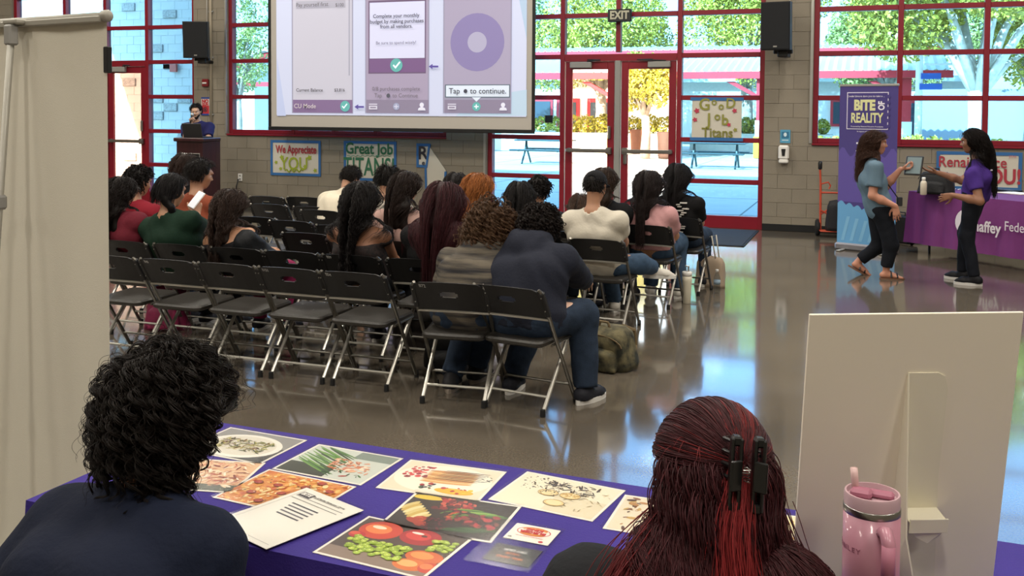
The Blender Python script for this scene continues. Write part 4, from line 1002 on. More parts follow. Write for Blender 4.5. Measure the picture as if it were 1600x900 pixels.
def hand_prims(w, d, n, side, curl=.5, s=1.0, spread=1.0, hold=0.0):
    """palm and five fingers. w wrist, d direction to the fingers, n palm-down normal (the back of the hand faces -n), side +1 when the thumb is toward +r"""
    d = nrm(d); n = nrm(n - d * (n @ d)); r = nrm(np.cross(d, n)) * side; P = []
    kn = []
    for i, o in enumerate((.028, .010, -.009, -.027)):
        k = w + d * (.085 + (.0, .006, .002, -.008)[i]) * s + r * o * s
        P.append(('c', w + d * .012 * s + r * o * .55 * s, k, .0145 * s, .0115 * s)); kn.append(k)
    for i, k in enumerate(kn):
        L1, L2, L3 = [(.040, .024, .019), (.045, .028, .020), (.041, .026, .020), (.032, .019, .017)][i]
        a = curl * (1 + .12 * i); dd = nrm(d + r * (.14, .03, -.06, -.16)[i] * spread); p = k
        for L_, rr, q in ((L1, .0088, a * .8), (L2, .0080, a * 1.6), (L3, .0072, a * 2.3)):
            e = p + nrm(dd * cos(q) + n * sin(q)) * L_ * s; P.append(('c', p, e, rr * s, rr * .93 * s)); p = e
    t0 = w + d * .022 * s + r * .022 * s + n * .006 * s; t1 = t0 + nrm(d * .62 + r * .68 + n * (.25 + hold)) * .042 * s
    t2 = t1 + nrm(d * .85 + r * (.45 - hold) + n * (.25 + hold)) * .030 * s; t3 = t2 + nrm(d * .95 + r * (.15 - hold) + n * (.3 + hold)) * .024 * s
    P += [('c', t0, t1, .0150 * s, .0112 * s), ('c', t1, t2, .0105 * s, .0092 * s), ('c', t2, t3, .0092 * s, .0078 * s)]
    return P

def head_axes(f, up, yaw=0.0, pitch=0.0, roll=0.0):
    """head frame columns right, forward, up from the body's forward"""
    f = nrm(f); up = nrm(up); r = nrm(np.cross(f, up)); up = np.cross(r, f)
    c, s = cos(yaw), sin(yaw); f, r = f * c - r * s, r * c + f * s          # + turns left
    c, s = cos(pitch), sin(pitch); f, up = f * c - up * s, up * c + f * s   # + looks down
    c, s = cos(roll), sin(roll); r, up = r * c - up * s, up * c + r * s     # + tilts to the right
    return np.stack([r, f, up], 1)
def head_prims(c, A, s=1.0):
    L = lambda x, y, z: c + A @ (V3(x, y, z) * s)
    I = A; P = [('e', L(0, -.008, .022), I, V3(.074, .093, .088) * s), ('e', L(0, .030, -.045), I, V3(.056, .060, .066) * s), ('e', L(0, .052, -.088), I, V3(.030, .028, .024) * s)]
    P += [('c', L(-.028, .084, .030), L(.028, .084, .030), .014 * s, .014 * s, .03), ('c', L(-.045, .058, -.020), L(-.036, .072, -.024), .018 * s, .014 * s, .03), ('c', L(.045, .058, -.020), L(.036, .072, -.024), .018 * s, .014 * s, .03)]
    P += [('c', L(0, .086, .014), L(0, .108, -.022), .0085 * s, .0125 * s, .014), ('c', L(-.011, .098, -.026), L(.011, .098, -.026), .008 * s, .008 * s, .01)]
    P += [('c', L(-.018, .0855, -.056), L(.018, .0855, -.056), .0075 * s, .0075 * s, .008), ('c', L(-.014, .0845, -.067), L(.014, .0845, -.067), .008 * s, .008 * s, .008)]
    for q in (-1, 1):
        P += [('c', L(q * .074, -.008, .012), L(q * .071, .000, -.026), .016 * s, .010 * s, .008), ('c', L(q * .080, -.016, .018), L(q * .076, -.010, -.018), .009 * s, .006 * s, .006)]
    return P
def scalp_ok(d):
    x, y, z = d.T
    return ~((y > .42) & (z < .60)) & ~((y > .10) & (z < .05)) & (z > -.62)

def strands(c, A, n, L, seg, rng, s=1.0, vol=.03, grav=.25, wave=0.0, wlen=.05, curl=0.0, part=0.0, avoid=None, off=.012, low=None, back=.3, region=None, stiff=.72, lift=.5, cone=None, narrow=0.0):
    """hair paths grown from the scalp, falling over the head and the shoulders"""
    k = np.arange(n * 3); ph = pi * (3 - sqrt(5)) * k; z = 1 - 2 * (k + .5) / (n * 3); rr = np.sqrt(1 - z * z)
    d = np.stack([rr * np.cos(ph), rr * np.sin(ph), z], 1); d = d[scalp_ok(d)]
    if region is not None: d = d[region(d)]
    if len(d) == 0: return np.zeros((0, seg, 3))
    d = d[rng.permutation(len(d))[:n]] if len(d) >= n else d[rng.integers(0, len(d), n)]
    d = d + rng.normal(size=d.shape) * .02; d /= np.linalg.norm(d, axis=1)[:, None]
    rad = V3(.077, .096, .093) * s; cen = c + A @ (V3(0, -.008, .022) * s)
    p = cen + (d * rad) @ A.T; side = np.where(d[:, 0] > part, 1.0, -1.0)
    t0 = d * lift + np.stack([side * (.55 - .3 * np.abs(d[:, 0])), -back * np.ones(len(d)), -.25 * np.ones(len(d))], 1)
    v = t0 @ A.T; v /= np.linalg.norm(v, axis=1)[:, None]
    Ls = L * rng.uniform(.75, 1.08, len(d)); step = (Ls / (seg - 1))[:, None]; vo = rng.uniform(.05, 1.0, len(d))[:, None] * vol
    out = [p]; g = V3(0, 0, -1.0); bd = A @ V3(0, -1, 0)
    jit = rng.normal(size=(len(d), 3)) * .10
    for i in range(1, seg):
        v = v * stiff + g * grav + bd * back * .08 * (1 if i < seg * .35 else 0) + jit * .10; v /= np.linalg.norm(v, axis=1)[:, None]
        if narrow and i > 4:
            lx_ = (p - c) @ A[:, 0]; v = v - A[:, 0] * (np.sign(lx_) * np.clip((np.abs(lx_) - .035 * s) * narrow, 0, .6))[:, None] * (((p - c) @ A[:, 1]) < .02)[:, None]; v /= np.linalg.norm(v, axis=1)[:, None]
        q = p + v * step
        e = (q - cen) @ A / (rad + vo); ln = np.linalg.norm(e, axis=1); ins = ln < 1
        q[ins] = (cen + ((e / ln[:, None]) * (rad + vo)) @ A.T)[ins]
        if avoid is not None:
            for a, b, r_ in avoid:
                ab = b - a; t = np.clip(((q - a) @ ab) / (ab @ ab), 0, 1); ct = a + t[:, None] * ab; w_ = q - ct; dl = np.linalg.norm(w_, axis=1); lim = r_ + off + vo[:, 0] * .4
                m_ = dl < lim; q[m_] = (ct + w_ / (dl[:, None] + 1e-9) * lim[:, None])[m_]
        if i > 3:      # hair stays clear of the face
            hq = (q - c) @ A; ov = np.clip(hq[:, 1] - .012, 0, .2) * ((hq[:, 2] < .055) & (hq[:, 2] > -.20)); q = q - A[:, 1] * (ov * .55)[:, None] + A[:, 0] * (np.sign(hq[:, 0]) * ov * .35)[:, None]
        v = q - p; v /= np.linalg.norm(v, axis=1)[:, None] + 1e-9
        p = q; out.append(p)
    S = np.stack(out, 1)
    if wave or curl:
        T = np.gradient(S, axis=1); T /= np.linalg.norm(T, axis=2)[:, :, None] + 1e-9
        ref = nrm(V3(.3, .2, .9)); U = np.cross(T, ref); U /= np.linalg.norm(U, axis=2)[:, :, None] + 1e-9; W = np.cross(T, U)
        arc = np.arange(seg)[None, :] * step; a = 2 * pi * arc / (wlen * rng.uniform(.8, 1.25, (len(d), 1))) + rng.uniform(0, 6.3, (len(d), 1)) * (1 if curl else .5)
        amp = np.clip(arc / .05, 0, 1) * rng.uniform(.6, 1.3, (len(d), 1))
        S = S + U * (np.sin(a) * amp * (wave + curl))[:, :, None] + W * (np.cos(a) * amp * (curl + wave * .25))[:, :, None]
    return S
def clump(S, k, spread, rng):
    """each path becomes a lock of k hairs that draw together toward the tip"""
    n, seg, _ = S.shape; o = rng.normal(size=(n, k, 1, 3)) * spread; w_ = (1 - .55 * np.linspace(0, 1, seg) ** .7)[None, None, :, None]
    return (S[:, None] + o * w_).reshape(n * k, seg, 3)
def strand_obj(S, parent, m, r, base, name='hair_strands', taper=.45):
    n, seg, _ = S.shape
    hc = bpy.data.hair_curves.new(name); hc.add_curves([seg] * n)
    hc.position_data.foreach_set('vector', np.ascontiguousarray(S - base, dtype=np.float32).ravel())
    at = hc.attributes.get('radius') or hc.attributes.new('radius', 'FLOAT', 'POINT')
    rr = np.tile(r * (1 - (1 - taper) * (np.linspace(0, 1, seg) ** 2)), (n, 1)); at.data.foreach_set('value', rr.astype(np.float32).ravel())
    hc.materials.append(m); o = bpy.data.objects.new(name, hc); COL.objects.link(o); o.parent = parent; return stuff(o)

def ik(a, b, l1, l2, pole):
    """the middle joint between a and b"""
    d = b - a; L = np.linalg.norm(d)
    if L > (l1 + l2) * .995: b = a + d / L * (l1 + l2) * .995; d = b - a; L = np.linalg.norm(d)
    x = (L * L + l1 * l1 - l2 * l2) / (2 * L); h = sqrt(max(l1 * l1 - x * x, 1e-6)); u = d / L; p = pole - u * (pole @ u)
    return a + u * x + nrm(p) * h, b

def person(label, base, yaw, hip, head, top, group=None, s=1.0, bulk=1.0, skin='tan', hair=None, sit=True, sleeve=.5, tcol='#333333', tmat=None, legc='#28303c', shoe='#22232a', sole='#d8d6d0',
           hyaw=0.0, hpitch=.25, hroll=0.0, handL=None, handR=None, elL=None, elR=None, hands=False, ankles=None, knees=None, h=.013, neck='crew', hood=False, legm=None, barefoot=False, sd=1, hem=.02, shw=.19, fold=.0065, curlL=.5, curlR=.5, hdirL=None, hdirR=None, hnL=None, hnR=None, lean=None, shoes=True, hidelegs=False, holdL=0., holdR=0., nkd=None):
    f = V3(-sin(yaw), cos(yaw), 0); r = V3(cos(yaw), sin(yaw), 0); U = V3(0, 0, 1); base = V3(base[0], base[1], 0.0)
    hip = np.array(hip, float); head = np.array(head, float)
    # spine: neck base lies below and behind the head
    A = head_axes(f, U, hyaw, hpitch, hroll)
    nk = head + V3(0, 0, -(.182 if nkd is None else nkd) * s + .10 * max(0, hpitch - .2)) - f * (.045 + .07 * max(0, hpitch)) * s
    nk = nk - r * .02 * hroll
    ch = hip * .42 + nk * .58 - f * .035 * s
    ax = nrm(nk - hip); 
    shc = nk - ax * .062 * s - f * .005
    rr = r - ax * (r @ ax); rr = nrm(rr); S_ = {q: shc + rr * q * shw * s - ax * .02 for q in (-1, 1)}
    hj = {q: hip + r * q * .092 * s for q in (-1, 1)}
    la1, la2, lt, lk = .285 * s, .25 * s, .425 * s, .415 * s
    E, H_ = {}, {}
    for q, hh, ee in ((-1, handL, elL), (1, handR, elR)):
        if hh is None: hh = hip + f * .30 * s + r * q * .06 + V3(0, 0, .10) if sit else S_[q] + V3(0, 0, -.52 * s) + f * .04 + r * q * .04
        hh = np.array(hh, float); pole = np.array(ee, float) if ee is not None else r * q * .55 - f * .6 - U * .55
        E[q], H_[q] = ik(S_[q], hh, la1, la2, pole)
    K, An = {}, {}
    for i, q in enumerate((-1, 1)):
        if ankles is not None: an = np.array(ankles[i], float)
        else: an = V3(hip[0], hip[1], 0) + f * .38 * s + r * q * .13 * s + V3(0, 0, .085)
        if knees is not None and knees[i] is not None: K[q] = np.array(knees[i], float); An[q] = an
        else: K[q], An[q] = ik(hj[q], an, lt, lk, f + U * (.8 if sit else .02))
    b = bulk * s
    torso = []
    for q in (-1, 1):
        torso += [('c', hip + r * q * .065 * b + V3(0, 0, -.01), hip * .7 + ch * .3 + r * q * .055 * b, .108 * b, .094 * b, .08), ('c', hip * .7 + ch * .3 + r * q * .055 * b, ch + rr * q * .076 * b, .094 * b, .100 * b, .08)]
        torso += [('c', ch + rr * q * .075 * b, shc + rr * q * .090 * b - ax * .045, .100 * b, .072 * b, .08), ('c', shc + rr * q * .06 - ax * .015, S_[q], .062 * b, .056 * b, .04), ('c', nk - ax * .01, shc + rr * q * .11 * s, .05 * s, .044 * s, .04)]
    arms = {q: [('c', S_[q], E[q], .053 * b, .040 * b, .03), ('c', E[q], E[q] * .62 + H_[q] * .38, .040 * b, .041 * b, .02), ('c', E[q] * .62 + H_[q] * .38, H_[q], .041 * b, .0255 * s, .02)] for q in (-1, 1)}
    legs = []
    for q in (-1, 1):
        legs += [('c', hj[q], K[q], .078 * b, .052 * b, .03), ('c', K[q], K[q] * .62 + An[q] * .38 - f * .012, .050 * b, .048 * b, .03), ('c', K[q] * .62 + An[q] * .38 - f * .012, An[q], .048 * b, .034 * s, .02)]
    feet = []; FD = {}
    for q in (-1, 1):
        fd = nrm(f + r * q * .18); FD[q] = fd; a = An[q]
        if isinstance(ankles, (list, tuple)) and len(ankles) > 2: fd = np.array(ankles[2][(q + 1) // 2], float); FD[q] = fd
        w_ = np.cross(fd, U)
        feet += [('c', a + V3(0, 0, -.02), a + fd * .06 * s + V3(0, 0, -.045), .036 * s, .030 * s, .02), ('c', a - fd * .035 * s + V3(0, 0, -.045), a + fd * .10 * s + V3(0, 0, -.052), .031 * s, .028 * s, .02)]
        if not barefoot: feet[-2:] = [('c', a + V3(0, 0, -.01), a + fd * .05 * s + V3(0, 0, -.045), .030 * s, .026 * s, .02)]; continue
        for k, o in enumerate((-.024, -.010, .003, .015, .026)): feet.append(('c', a + fd * .09 * s + w_ * o * -q + V3(0, 0, -.055), a + fd * (.165 - .010 * abs(k - (1 if True else 0)) ) * s + w_ * o * 1.15 * -q + V3(0, 0, -.068), .016, .011 if k else .014, .010))
    neckp = [('c', nk - ax * .03, head + A @ V3(0, -.02, -.06) * s, .052 * s, .050 * s, .03)]
    hp = head_prims(head, A, s)
    hnds = []
    for q, dd, nn, cu, ho in ((-1, hdirL, hnL, curlL, holdL), (1, hdirR, hnR, curlR, holdR)):
        d = np.array(dd, float) if dd is not None else nrm(H_[q] - E[q]) + (f * .2 if sit else -U * .3); n = np.array(nn, float) if nn is not None else -U + f * .01 - r * q * .3
        hnds += hand_prims(H_[q], d, n, (1 if (np.cross(nrm(d), nrm(n)) @ r) * -q > 0 else -1), cu, s, hold=ho)
    allp = torso + arms[-1] + arms[1] + ([] if hidelegs else legs)
    f1 = field(allp + neckp, .03); f2 = field(hp, .022); f3 = field(hnds, .006); f4 = field(feet, .01)
    eyes = [head + A @ (V3(q * .0315, .082, .006) * s) for q in (-1, 1)]
    def skinf(P):
        d = smin(f1(P), f2(P), .02)
        for e_ in eyes: d = -smin(-d, np.linalg.norm(P - e_, axis=1) - .011 * s, .01)
        d = smin(d, f3(P), .010)
        if not hidelegs: d = smin(d, f4(P), .012)
        return d
    lo, hi = bounds(allp + neckp + hp + hnds + ([] if hidelegs else feet), .02)
    body = sdf_obj('person', skinf, lo, hi, .008 if hands else h, SKIN[skin], None, base); body.location = base; tag(body, label, 'person', group)
    for q, e_ in zip((-1, 1), eyes):
        er = .0125 * s; ec = e_ - A @ V3(0, .011, 0)
        if hands or hyaw: 
            o = MB().lathe([(.0001, -er), (er * .7, -er * .7), (er, 0), (er * .7, er * .7), (.0001, er)], tuple(ec - base), 10).build('eye', M['white'], body, True)
            MB().lathe([(.0001, -er * .3), (er * .5, 0), (.0001, er * .25)], tuple(ec + A @ V3(0, er * .82, 0) - base), 8, Matrix(np.stack([A[:, 0], A[:, 2], A[:, 1]], 1).tolist())).build('iris', M['ink'], o, True)
            MB().tube([tuple(e_ + A @ (V3(q * (x_), .004, .021 - 9 * x_ ** 2) * s) - base) for x_ in (-.016, -.006, .004, .016)], [.002, .0035, .0035, .0018], 5).build('eyebrow', hairm('#1d1512'), body, True)
    # ---- shirt
    tm = tmat or clothm(tcol); sh = [p for p in torso]; cuts = []
    def shirtf(P):
        d = field(sh, .08)(P)
        for q in (-1, 1):
            if sleeve <= 0: continue
            arm = arms[q]
            if sleeve <= 1:
                pt = S_[q] + (E[q] - S_[q]) * sleeve; dr = nrm(E[q] - S_[q]); a_ = np.maximum(field([('c', S_[q], E[q], .066 * b, .058 * b)], .02)(P), (P - pt) @ dr)
            else:
                pt = E[q] + (H_[q] - E[q]) * (sleeve - 1); dr = nrm(H_[q] - E[q]); loc_ = np.maximum(field([('c', E[q], H_[q], .050 * b, .036 * b)], .02)(P), (P - pt) @ dr); a_ = smin(field([('c', S_[q], E[q], .063 * b, .052 * b)], .02)(P), loc_, .02)
            d = smin(d, a_, .03)
        d = d - .012 - (folds(P, fold, 1.0, sd) if fold else 0)
        if hood:
            hd = field([('e', nk - f * .055 + ax * .012, np.stack([r, f, U], 1), V3(.145, .095, .085) * s), ('c', nk + r * .085 * s + ax * .035 - f * .02, nk + f * .07 - ax * .03 + r * .05, .052 * s, .035), ('c', nk - r * .085 * s + ax * .035 - f * .02, nk + f * .07 - ax * .03 - r * .05, .052 * s, .035), ('c', nk - r * .07 * s + ax * .065 - f * .055, nk + r * .07 * s + ax * .065 - f * .055, .050 * s, .050 * s), ('c', nk - r * .085 * s + ax * .05, nk - r * .06 * s + ax * .065 - f * .05, .045 * s, .048 * s), ('c', nk + r * .085 * s + ax * .05, nk + r * .06 * s + ax * .065 - f * .05, .045 * s, .048 * s)], .04)(P) + folds(P, .006, 1.3, sd + 2)
            d = smin(d, hd, .03)
        nr = {'crew': .062, 'wide': .085, 'strap': .10, 'hood': .01}[neck] * s
        d = np.maximum(d, nr - np.linalg.norm((P - (nk + ax * .025 + f * .012)) * (1, 1, 1.0), axis=1))
        hz = hip[2] - hem if sit else hip[2] - hem
        d = np.maximum(d, (hz - P[:, 2]))
        if neck == 'strap': d = np.maximum(d, (P - (ch + ax * .075)) @ ax)
        return d
    sl, sh_ = bounds(torso + arms[-1] + arms[1], .05)
    shirt = sdf_obj('shirt', shirtf, sl, sh_ + V3(0, 0, .06), h, tm, body, base)
    # ---- trousers
    if not hidelegs:
        lg = [('c', hip + r * q * .062 * b, hip + r * q * .06 * b + V3(0, 0, .07), .1185 * b, .104 * b) for q in (-1, 1)]
        for q in (-1, 1): lg += [('c', hj[q], K[q], .098 * b, .072 * b), ('c', K[q], An[q], .070 * b, .055 * b)]
        def pantf(P):
            d = field(lg, .035)(P) - .002 - folds(P, .004, 1.2, sd + 5)
            d = np.maximum(d, P[:, 2] - (hip[2] + .045) - .12 * ((P - hip) @ f) * (1 if sit else 0))
            for q in (-1, 1):
                dr = nrm(An[q] - K[q]); near_ = (np.linalg.norm(P - An[q], axis=1) < .16); d = np.where(near_, np.maximum(d, (P - (An[q] - dr * (.04 if barefoot else .005))) @ dr), d)
            return d
        pl, ph_ = bounds(lg, .04); sdf_obj('trousers', pantf, pl, ph_, max(h, .011), legm or clothm(legc, .8), body, base)
        if shoes:
            for q in (-1, 1):
                a, fd = An[q], FD[q]
                if barefoot: continue
                pr = [('c', a - fd * .035 * s + V3(0, 0, -.030), a + V3(0, 0, -.005), .043 * s, .044 * s), ('c', a - fd * .03 * s + V3(0, 0, -.045), a + fd * .10 * s + V3(0, 0, -.05), .042 * s, .042 * s), ('c', a + fd * .10 * s + V3(0, 0, -.05), a + fd * .155 * s + V3(0, 0, -.057), .042 * s, .030 * s)]
                zb = a[2] - .085
                def shf(P): return np.maximum(field(pr, .03)(P), zb + .022 - P[:, 2])
                l_, h_ = bounds(pr, .02); so_ = sdf_obj('shoe', shf, l_, h_, .011, clothm(shoe, .6), body, base)
                w_ = np.cross(fd, U); oc = []
                for k in range(18):
                    t = 2 * pi * k / 18; x = .135 * cos(t) * s + .055; y = (.045 + .006 * cos(t)) * sin(t) * s; p = a + fd * x + w_ * y - base; oc.append((p[0], p[1]))
                MB().prism(oc, zb, zb + .028).build('sole', clothm(sole, .6), so_)
    info = dict(A=A, head=head, nk=nk, ch=ch, hip=hip, f=f, r=r, shc=shc, S=S_, E=E, H=H_, ax=ax, rr=rr, base=base, s=s, b=b, An=An, FD=FD, body=body, shirt=shirt, K=K)
    if hair: hair(info)
    return info
def av_prims(I):
    b = I['b']; return [(I['ch'], I['nk'], .105 * b), (I['hip'], I['ch'], .115 * b)] + [(I['ch'] + I['rr'] * q * .07 * b, I['shc'] + I['rr'] * q * .09 * b, .098 * b) for q in (-1, 1)] + [(I['nk'], I['S'][q], .062 * b) for q in (-1, 1)] + [(I['hip'] + I['rr'] * q * .06 * b, I['ch'] + I['rr'] * q * .07 * b, .112 * b) for q in (-1, 1)]
def cap_mesh(I, m, puff, extra=None, h=.012, noise=0.0, name='hair', back=0.0, ear=False):
    """the solid mass of hair close to the scalp"""
    A, c, s = I['A'], I['head'], I['s']; cen = c + A @ (V3(0, -.010, .026) * s)
    rad = V3(.076 + puff, .093 + puff, .090 + puff) * s
    def f(P):
        d = d_ell(P, cen, A, rad); q = (P - c) @ A / s
        if noise: d = d - folds(P, noise, 2.2, 1.3)
        if extra: d = smin(d, field(extra, .03)(P), .03)
        face = np.minimum(q[:, 1] - .040 - .30 * np.maximum(0, q[:, 2] - .045), .075 - q[:, 2]) 
        near_ = np.linalg.norm(q - V3(0, .05, -.02), axis=1)
        fc = np.where(near_ < .20, np.minimum(face, .20 - near_), -1); d = np.maximum(d, fc)
        if not extra: d = np.maximum(d, (-.062 - back - q[:, 2]) - np.maximum(0, -q[:, 1] - .02) * .5)
        if ear: d = np.maximum(d, .034 - np.linalg.norm(np.stack([np.clip(np.abs(q[:, 0]) - .05, -1, 0), q[:, 1] - .002, (q[:, 2] + .012) * .8], 1), axis=1))
        d = np.maximum(d, np.where(np.abs(q[:, 0]) > .045, np.minimum(q[:, 1] + .012, .010 - q[:, 2] + .0), -1)) if not extra else d
        return d
    lo, hi = cen - rad - .06, cen + rad + .06
    if extra: l2, h2 = bounds(extra, .03); lo = np.minimum(lo, l2); hi = np.maximum(hi, h2)
    return sdf_obj(name, f, lo, hi, h, m, I['body'], I['base'])
def hair_short(c, n=700, L=.05, r=.0022, puff=.012, seed=1, wave=0.0, curl=0.0, wlen=.03, h=.012):
    def g(I):
        rg = np.random.default_rng(seed); m = hairm(c); cap = cap_mesh(I, m, puff, h=h)
        S = strands(I['head'], I['A'], int(n * 1.8), L, 8, rg, I['s'], vol=puff + .008, grav=.18, wave=wave, curl=curl, wlen=wlen, back=.6, off=.004); strand_obj(S, cap, m, r * .65, I['base'])
    return g
def hair_curly(c, n=900, L=.10, r=.002, puff=.035, seed=1, curl=.009, wlen=.032, h=.012, seg=16, lift=1.2):
    def g(I):
        rg = np.random.default_rng(seed); m = hairm(c); cap = cap_mesh(I, m, puff * .62, h=h, noise=.006)
        S = strands(I['head'], I['A'], n // 3, L, seg, rg, I['s'], vol=puff, grav=.20, curl=curl, wlen=wlen, back=.3, lift=lift, off=.01); S = clump(S, 8, .0038, rg); strand_obj(S, cap, m, r * .62, I['base'])
    return g
def hair_long(c, n=1500, L=.50, r=.0024, puff=.016, seed=1, wave=0.0, wlen=.08, seg=22, h=.014, extra_w=.075, part=0.0, curl=0.0, tip=None, fall=1.0, shiftx=0.0, narrow=6.0, grav=.34):
    def g(I):
        rg = np.random.default_rng(seed); m = hairm(c); A, hd, s = I['A'], I['head'], I['s']; bk = -I['f']; R = I['r']
        # the mass of hair down the back of the head and neck
        p0 = hd + A @ (V3(0, -.055, -.01) * s); p1 = I['nk'] + bk * .055 + V3(0, 0, .04) + R * shiftx * .3; p2 = I['ch'] * .55 + I['nk'] * .45 + bk * (.085 * I['b']) + R * shiftx
        drop = max(0.0, L - .34) * fall; p3 = p2 + (I['hip'] - p2) / np.linalg.norm(I['hip'] - p2) * drop + bk * .01
        ex = []
        for q in (-1, 1):
            ex += [('c', p0 + R * q * .032, p1 + R * q * .036, .056, .044), ('c', p1 + R * q * .036, p2 + R * q * extra_w * .45, .040, .026)]
            if drop > .03: ex.append(('c', p2 + R * q * extra_w * .45, p3 + R * q * extra_w * .4, .026, .014))
        cap = cap_mesh(I, m, puff, ex, h=h)
        S = strands(hd, A, int(n * 1.8), L, seg, rg, s, vol=puff + .004, grav=grav, narrow=narrow * 1.5, wave=wave, curl=curl, wlen=wlen, part=part, avoid=av_prims(I) + [(p0 - bk * .02, p1 - bk * .02, .055), (p1 - bk * .02, p2 - bk * .02, .04)], off=.012, back=.9); strand_obj(S, cap, m, r * .62, I['base'])
    return g

# ================================================================== THE AUDIENCE
M['stripe'] = mat('striped_knit', '#625b50', .9, nscale=5, stretch=(.5, .5, 7), col2='#2c2b2d', bump=.3, bscale=70, spec=.2)
M['patterned'] = mat('patterned_top', '#2a1d1c', .85, nscale=60, col2='#120d0e')
DENIM = mat('denim', '#3b4f66', .85, nscale=30, noise=.18, bump=.3, bscale=220, spec=.2); DENIMD = mat('dark_denim', '#263243', .85, nscale=18, noise=.25, bump=.3, bscale=220, spec=.2)
GA, GB = 'students seated in rows', None
def under(key, px, py, rowy, label, rz=0.0):      # a chair hidden under a student
    x = float(ony(px, py, rowy)[0]); return chair(key, x, rowy, label, rz)
def sit(key, px, py, dy, label, **k):
    cx_, cy_, rz = CHAIRS[key]; f = V3(-sin(rz), cos(rz), 0); yaw = k.pop('yaw', rz); back = k.pop('back', -.01); dy -= .16; fw = k.pop('follow', .6)
    hip = V3(cx_, cy_, k.pop('hz', .515)) - f * back; head = ony(px, py, cy_ + dy)
    hs = k.pop('dxh', 0.0); hip[0] = hip[0] * (1 - fw) + head[0] * fw + hs
    return person(label, (cx_, cy_), yaw, hip, head, None, 'students seated in rows', **k)
for key, px, py, ry, lb in (('U2', 214, 330, -7.85, 'black folding chair under the curly haired student in red'), ('U4', 286, 300, -7.05, 'black folding chair under the brown haired student nearest the lectern'), ('U5', 318, 300, -7.80, 'black folding chair under the student in the rust shirt'),
                            ('U7', 522, 330, -6.05, 'black folding chair under the bent student in the white shirt'), ('U9', 603, 330, -7.05, 'black folding chair under the short haired boy by the Great Job poster'), ('U10', 632, 330, -7.80, 'black folding chair under the girl in the pale pink hoodie'),
                            ('U12', 712, 330, -6.95, 'black folding chair under the dark haired student beyond the maroon haired girl'), ('U13', 748, 330, -7.70, 'black folding chair under the student with ginger blonde hair'), ('U15', 812, 330, -7.05, 'black folding chair under the student with straight black hair'),
                            ('U16', 846, 330, -6.30, 'black folding chair under the curly haired student near the double doors'), ('U18', 900, 330, -6.75, 'black folding chair under the small brown haired student beyond the cap'), ('U20', 950, 330, -6.2, 'black folding chair under the brown haired student in black')):
    under(key, px, py, ry, lb)
sit('B1', 190, 302, .08, 'girl in a maroon shirt with wavy black hair at the banner edge', tcol='#67202d', hair=hair_long('#17110f', 900, .40, wave=.010, wlen=.09, seed=1), legm=DENIM, skin='tan', s=.96, sd=1, dxh=.03)
sit('U2', 217, 284, .10, 'student in a red shirt with short curly black hair', tcol='#7f1c2a', hair=hair_curly('#14100f', 800, .07, .0022, .026, 2, .007, .028), skin='tan', hyaw=-.35, s=.98, sd=2, bulk=1.05)
sit('U4', 289, 264, .10, 'student with thick brown hair seated nearest the lectern', tcol='#1a1a1d', hair=hair_long('#2c1f1a', 900, .34, wave=.008, seed=3, puff=.028), s=.96, sd=3)
sit('U5', 313, 273, .12, 'student in a rust orange shirt with short dark hair', tcol='#84432f', hair=hair_short('#181311', 700, .05, .0022, .016, 4), skin='tan', hyaw=-.55, s=.99, sd=4, sleeve=1.85)
I6 = sit('B3', 360, 322, .10, 'girl with wavy brown hair, a bare back and a black jacket', tcol='#151316', hair=hair_long('#2b1f1a', 1300, .46, wave=.016, wlen=.11, seed=6, narrow=4), skin='tan', neck='strap', sleeve=0, legc='#7a1c45', s=.94, sd=6)
nk, S6, E6 = I6['nk'], I6['S'], I6['E']
MB().tube([tuple(S6[1] - I6['r'] * .05 + V3(0, 0, .055) - I6['base']), tuple(I6['ch'] + I6['r'] * .07 - I6['f'] * .115 - I6['base']), tuple(I6['ch'] * .7 + I6['hip'] * .3 + I6['r'] * .06 - I6['f'] * .125 - I6['base'])], .007, 6).build('shoulder_strap', clothm('#b0466a'), I6['body'], True)
jk = [('c', S6[1] + V3(.03, -.06, -.02), E6[1] + V3(.03, -.05, 0), .075, .085), ('c', E6[1] + V3(.03, -.05, 0), I6['hip'] + V3(.24, .02, .05), .085, .10), ('c', S6[1] + V3(.0, -.10, -.06), I6['hip'] + V3(.19, -.11, .08), .055, .07), ('c', I6['hip'] + V3(.22, -.08, .08), I6['hip'] + V3(.22, -.02, -.10), .08, .07)]
lo, hi = bounds(jk, .04); sdf_obj('jacket', lambda P: field(jk, .05)(P) - folds(P, .008, 1.1, 3), lo, hi, .014, clothm('#15171a', .6), I6['body'], I6['base'])
I3 = sit('B2', 268, 298, .08, 'woman in a dark green shirt with black braided hair', tcol='#152c20', skin='tan', s=1.0, bulk=1.12, sd=7, hyaw=-.25, handR=tuple(ony(307, 336, -8.28)), elR=(.8, -.3, -.7), hands=True, sleeve=.62, hair=None, hdirR=(-.1, .25, .9), hnR=(-.6, .7, .2), curlR=.8, legc='#1d222b')
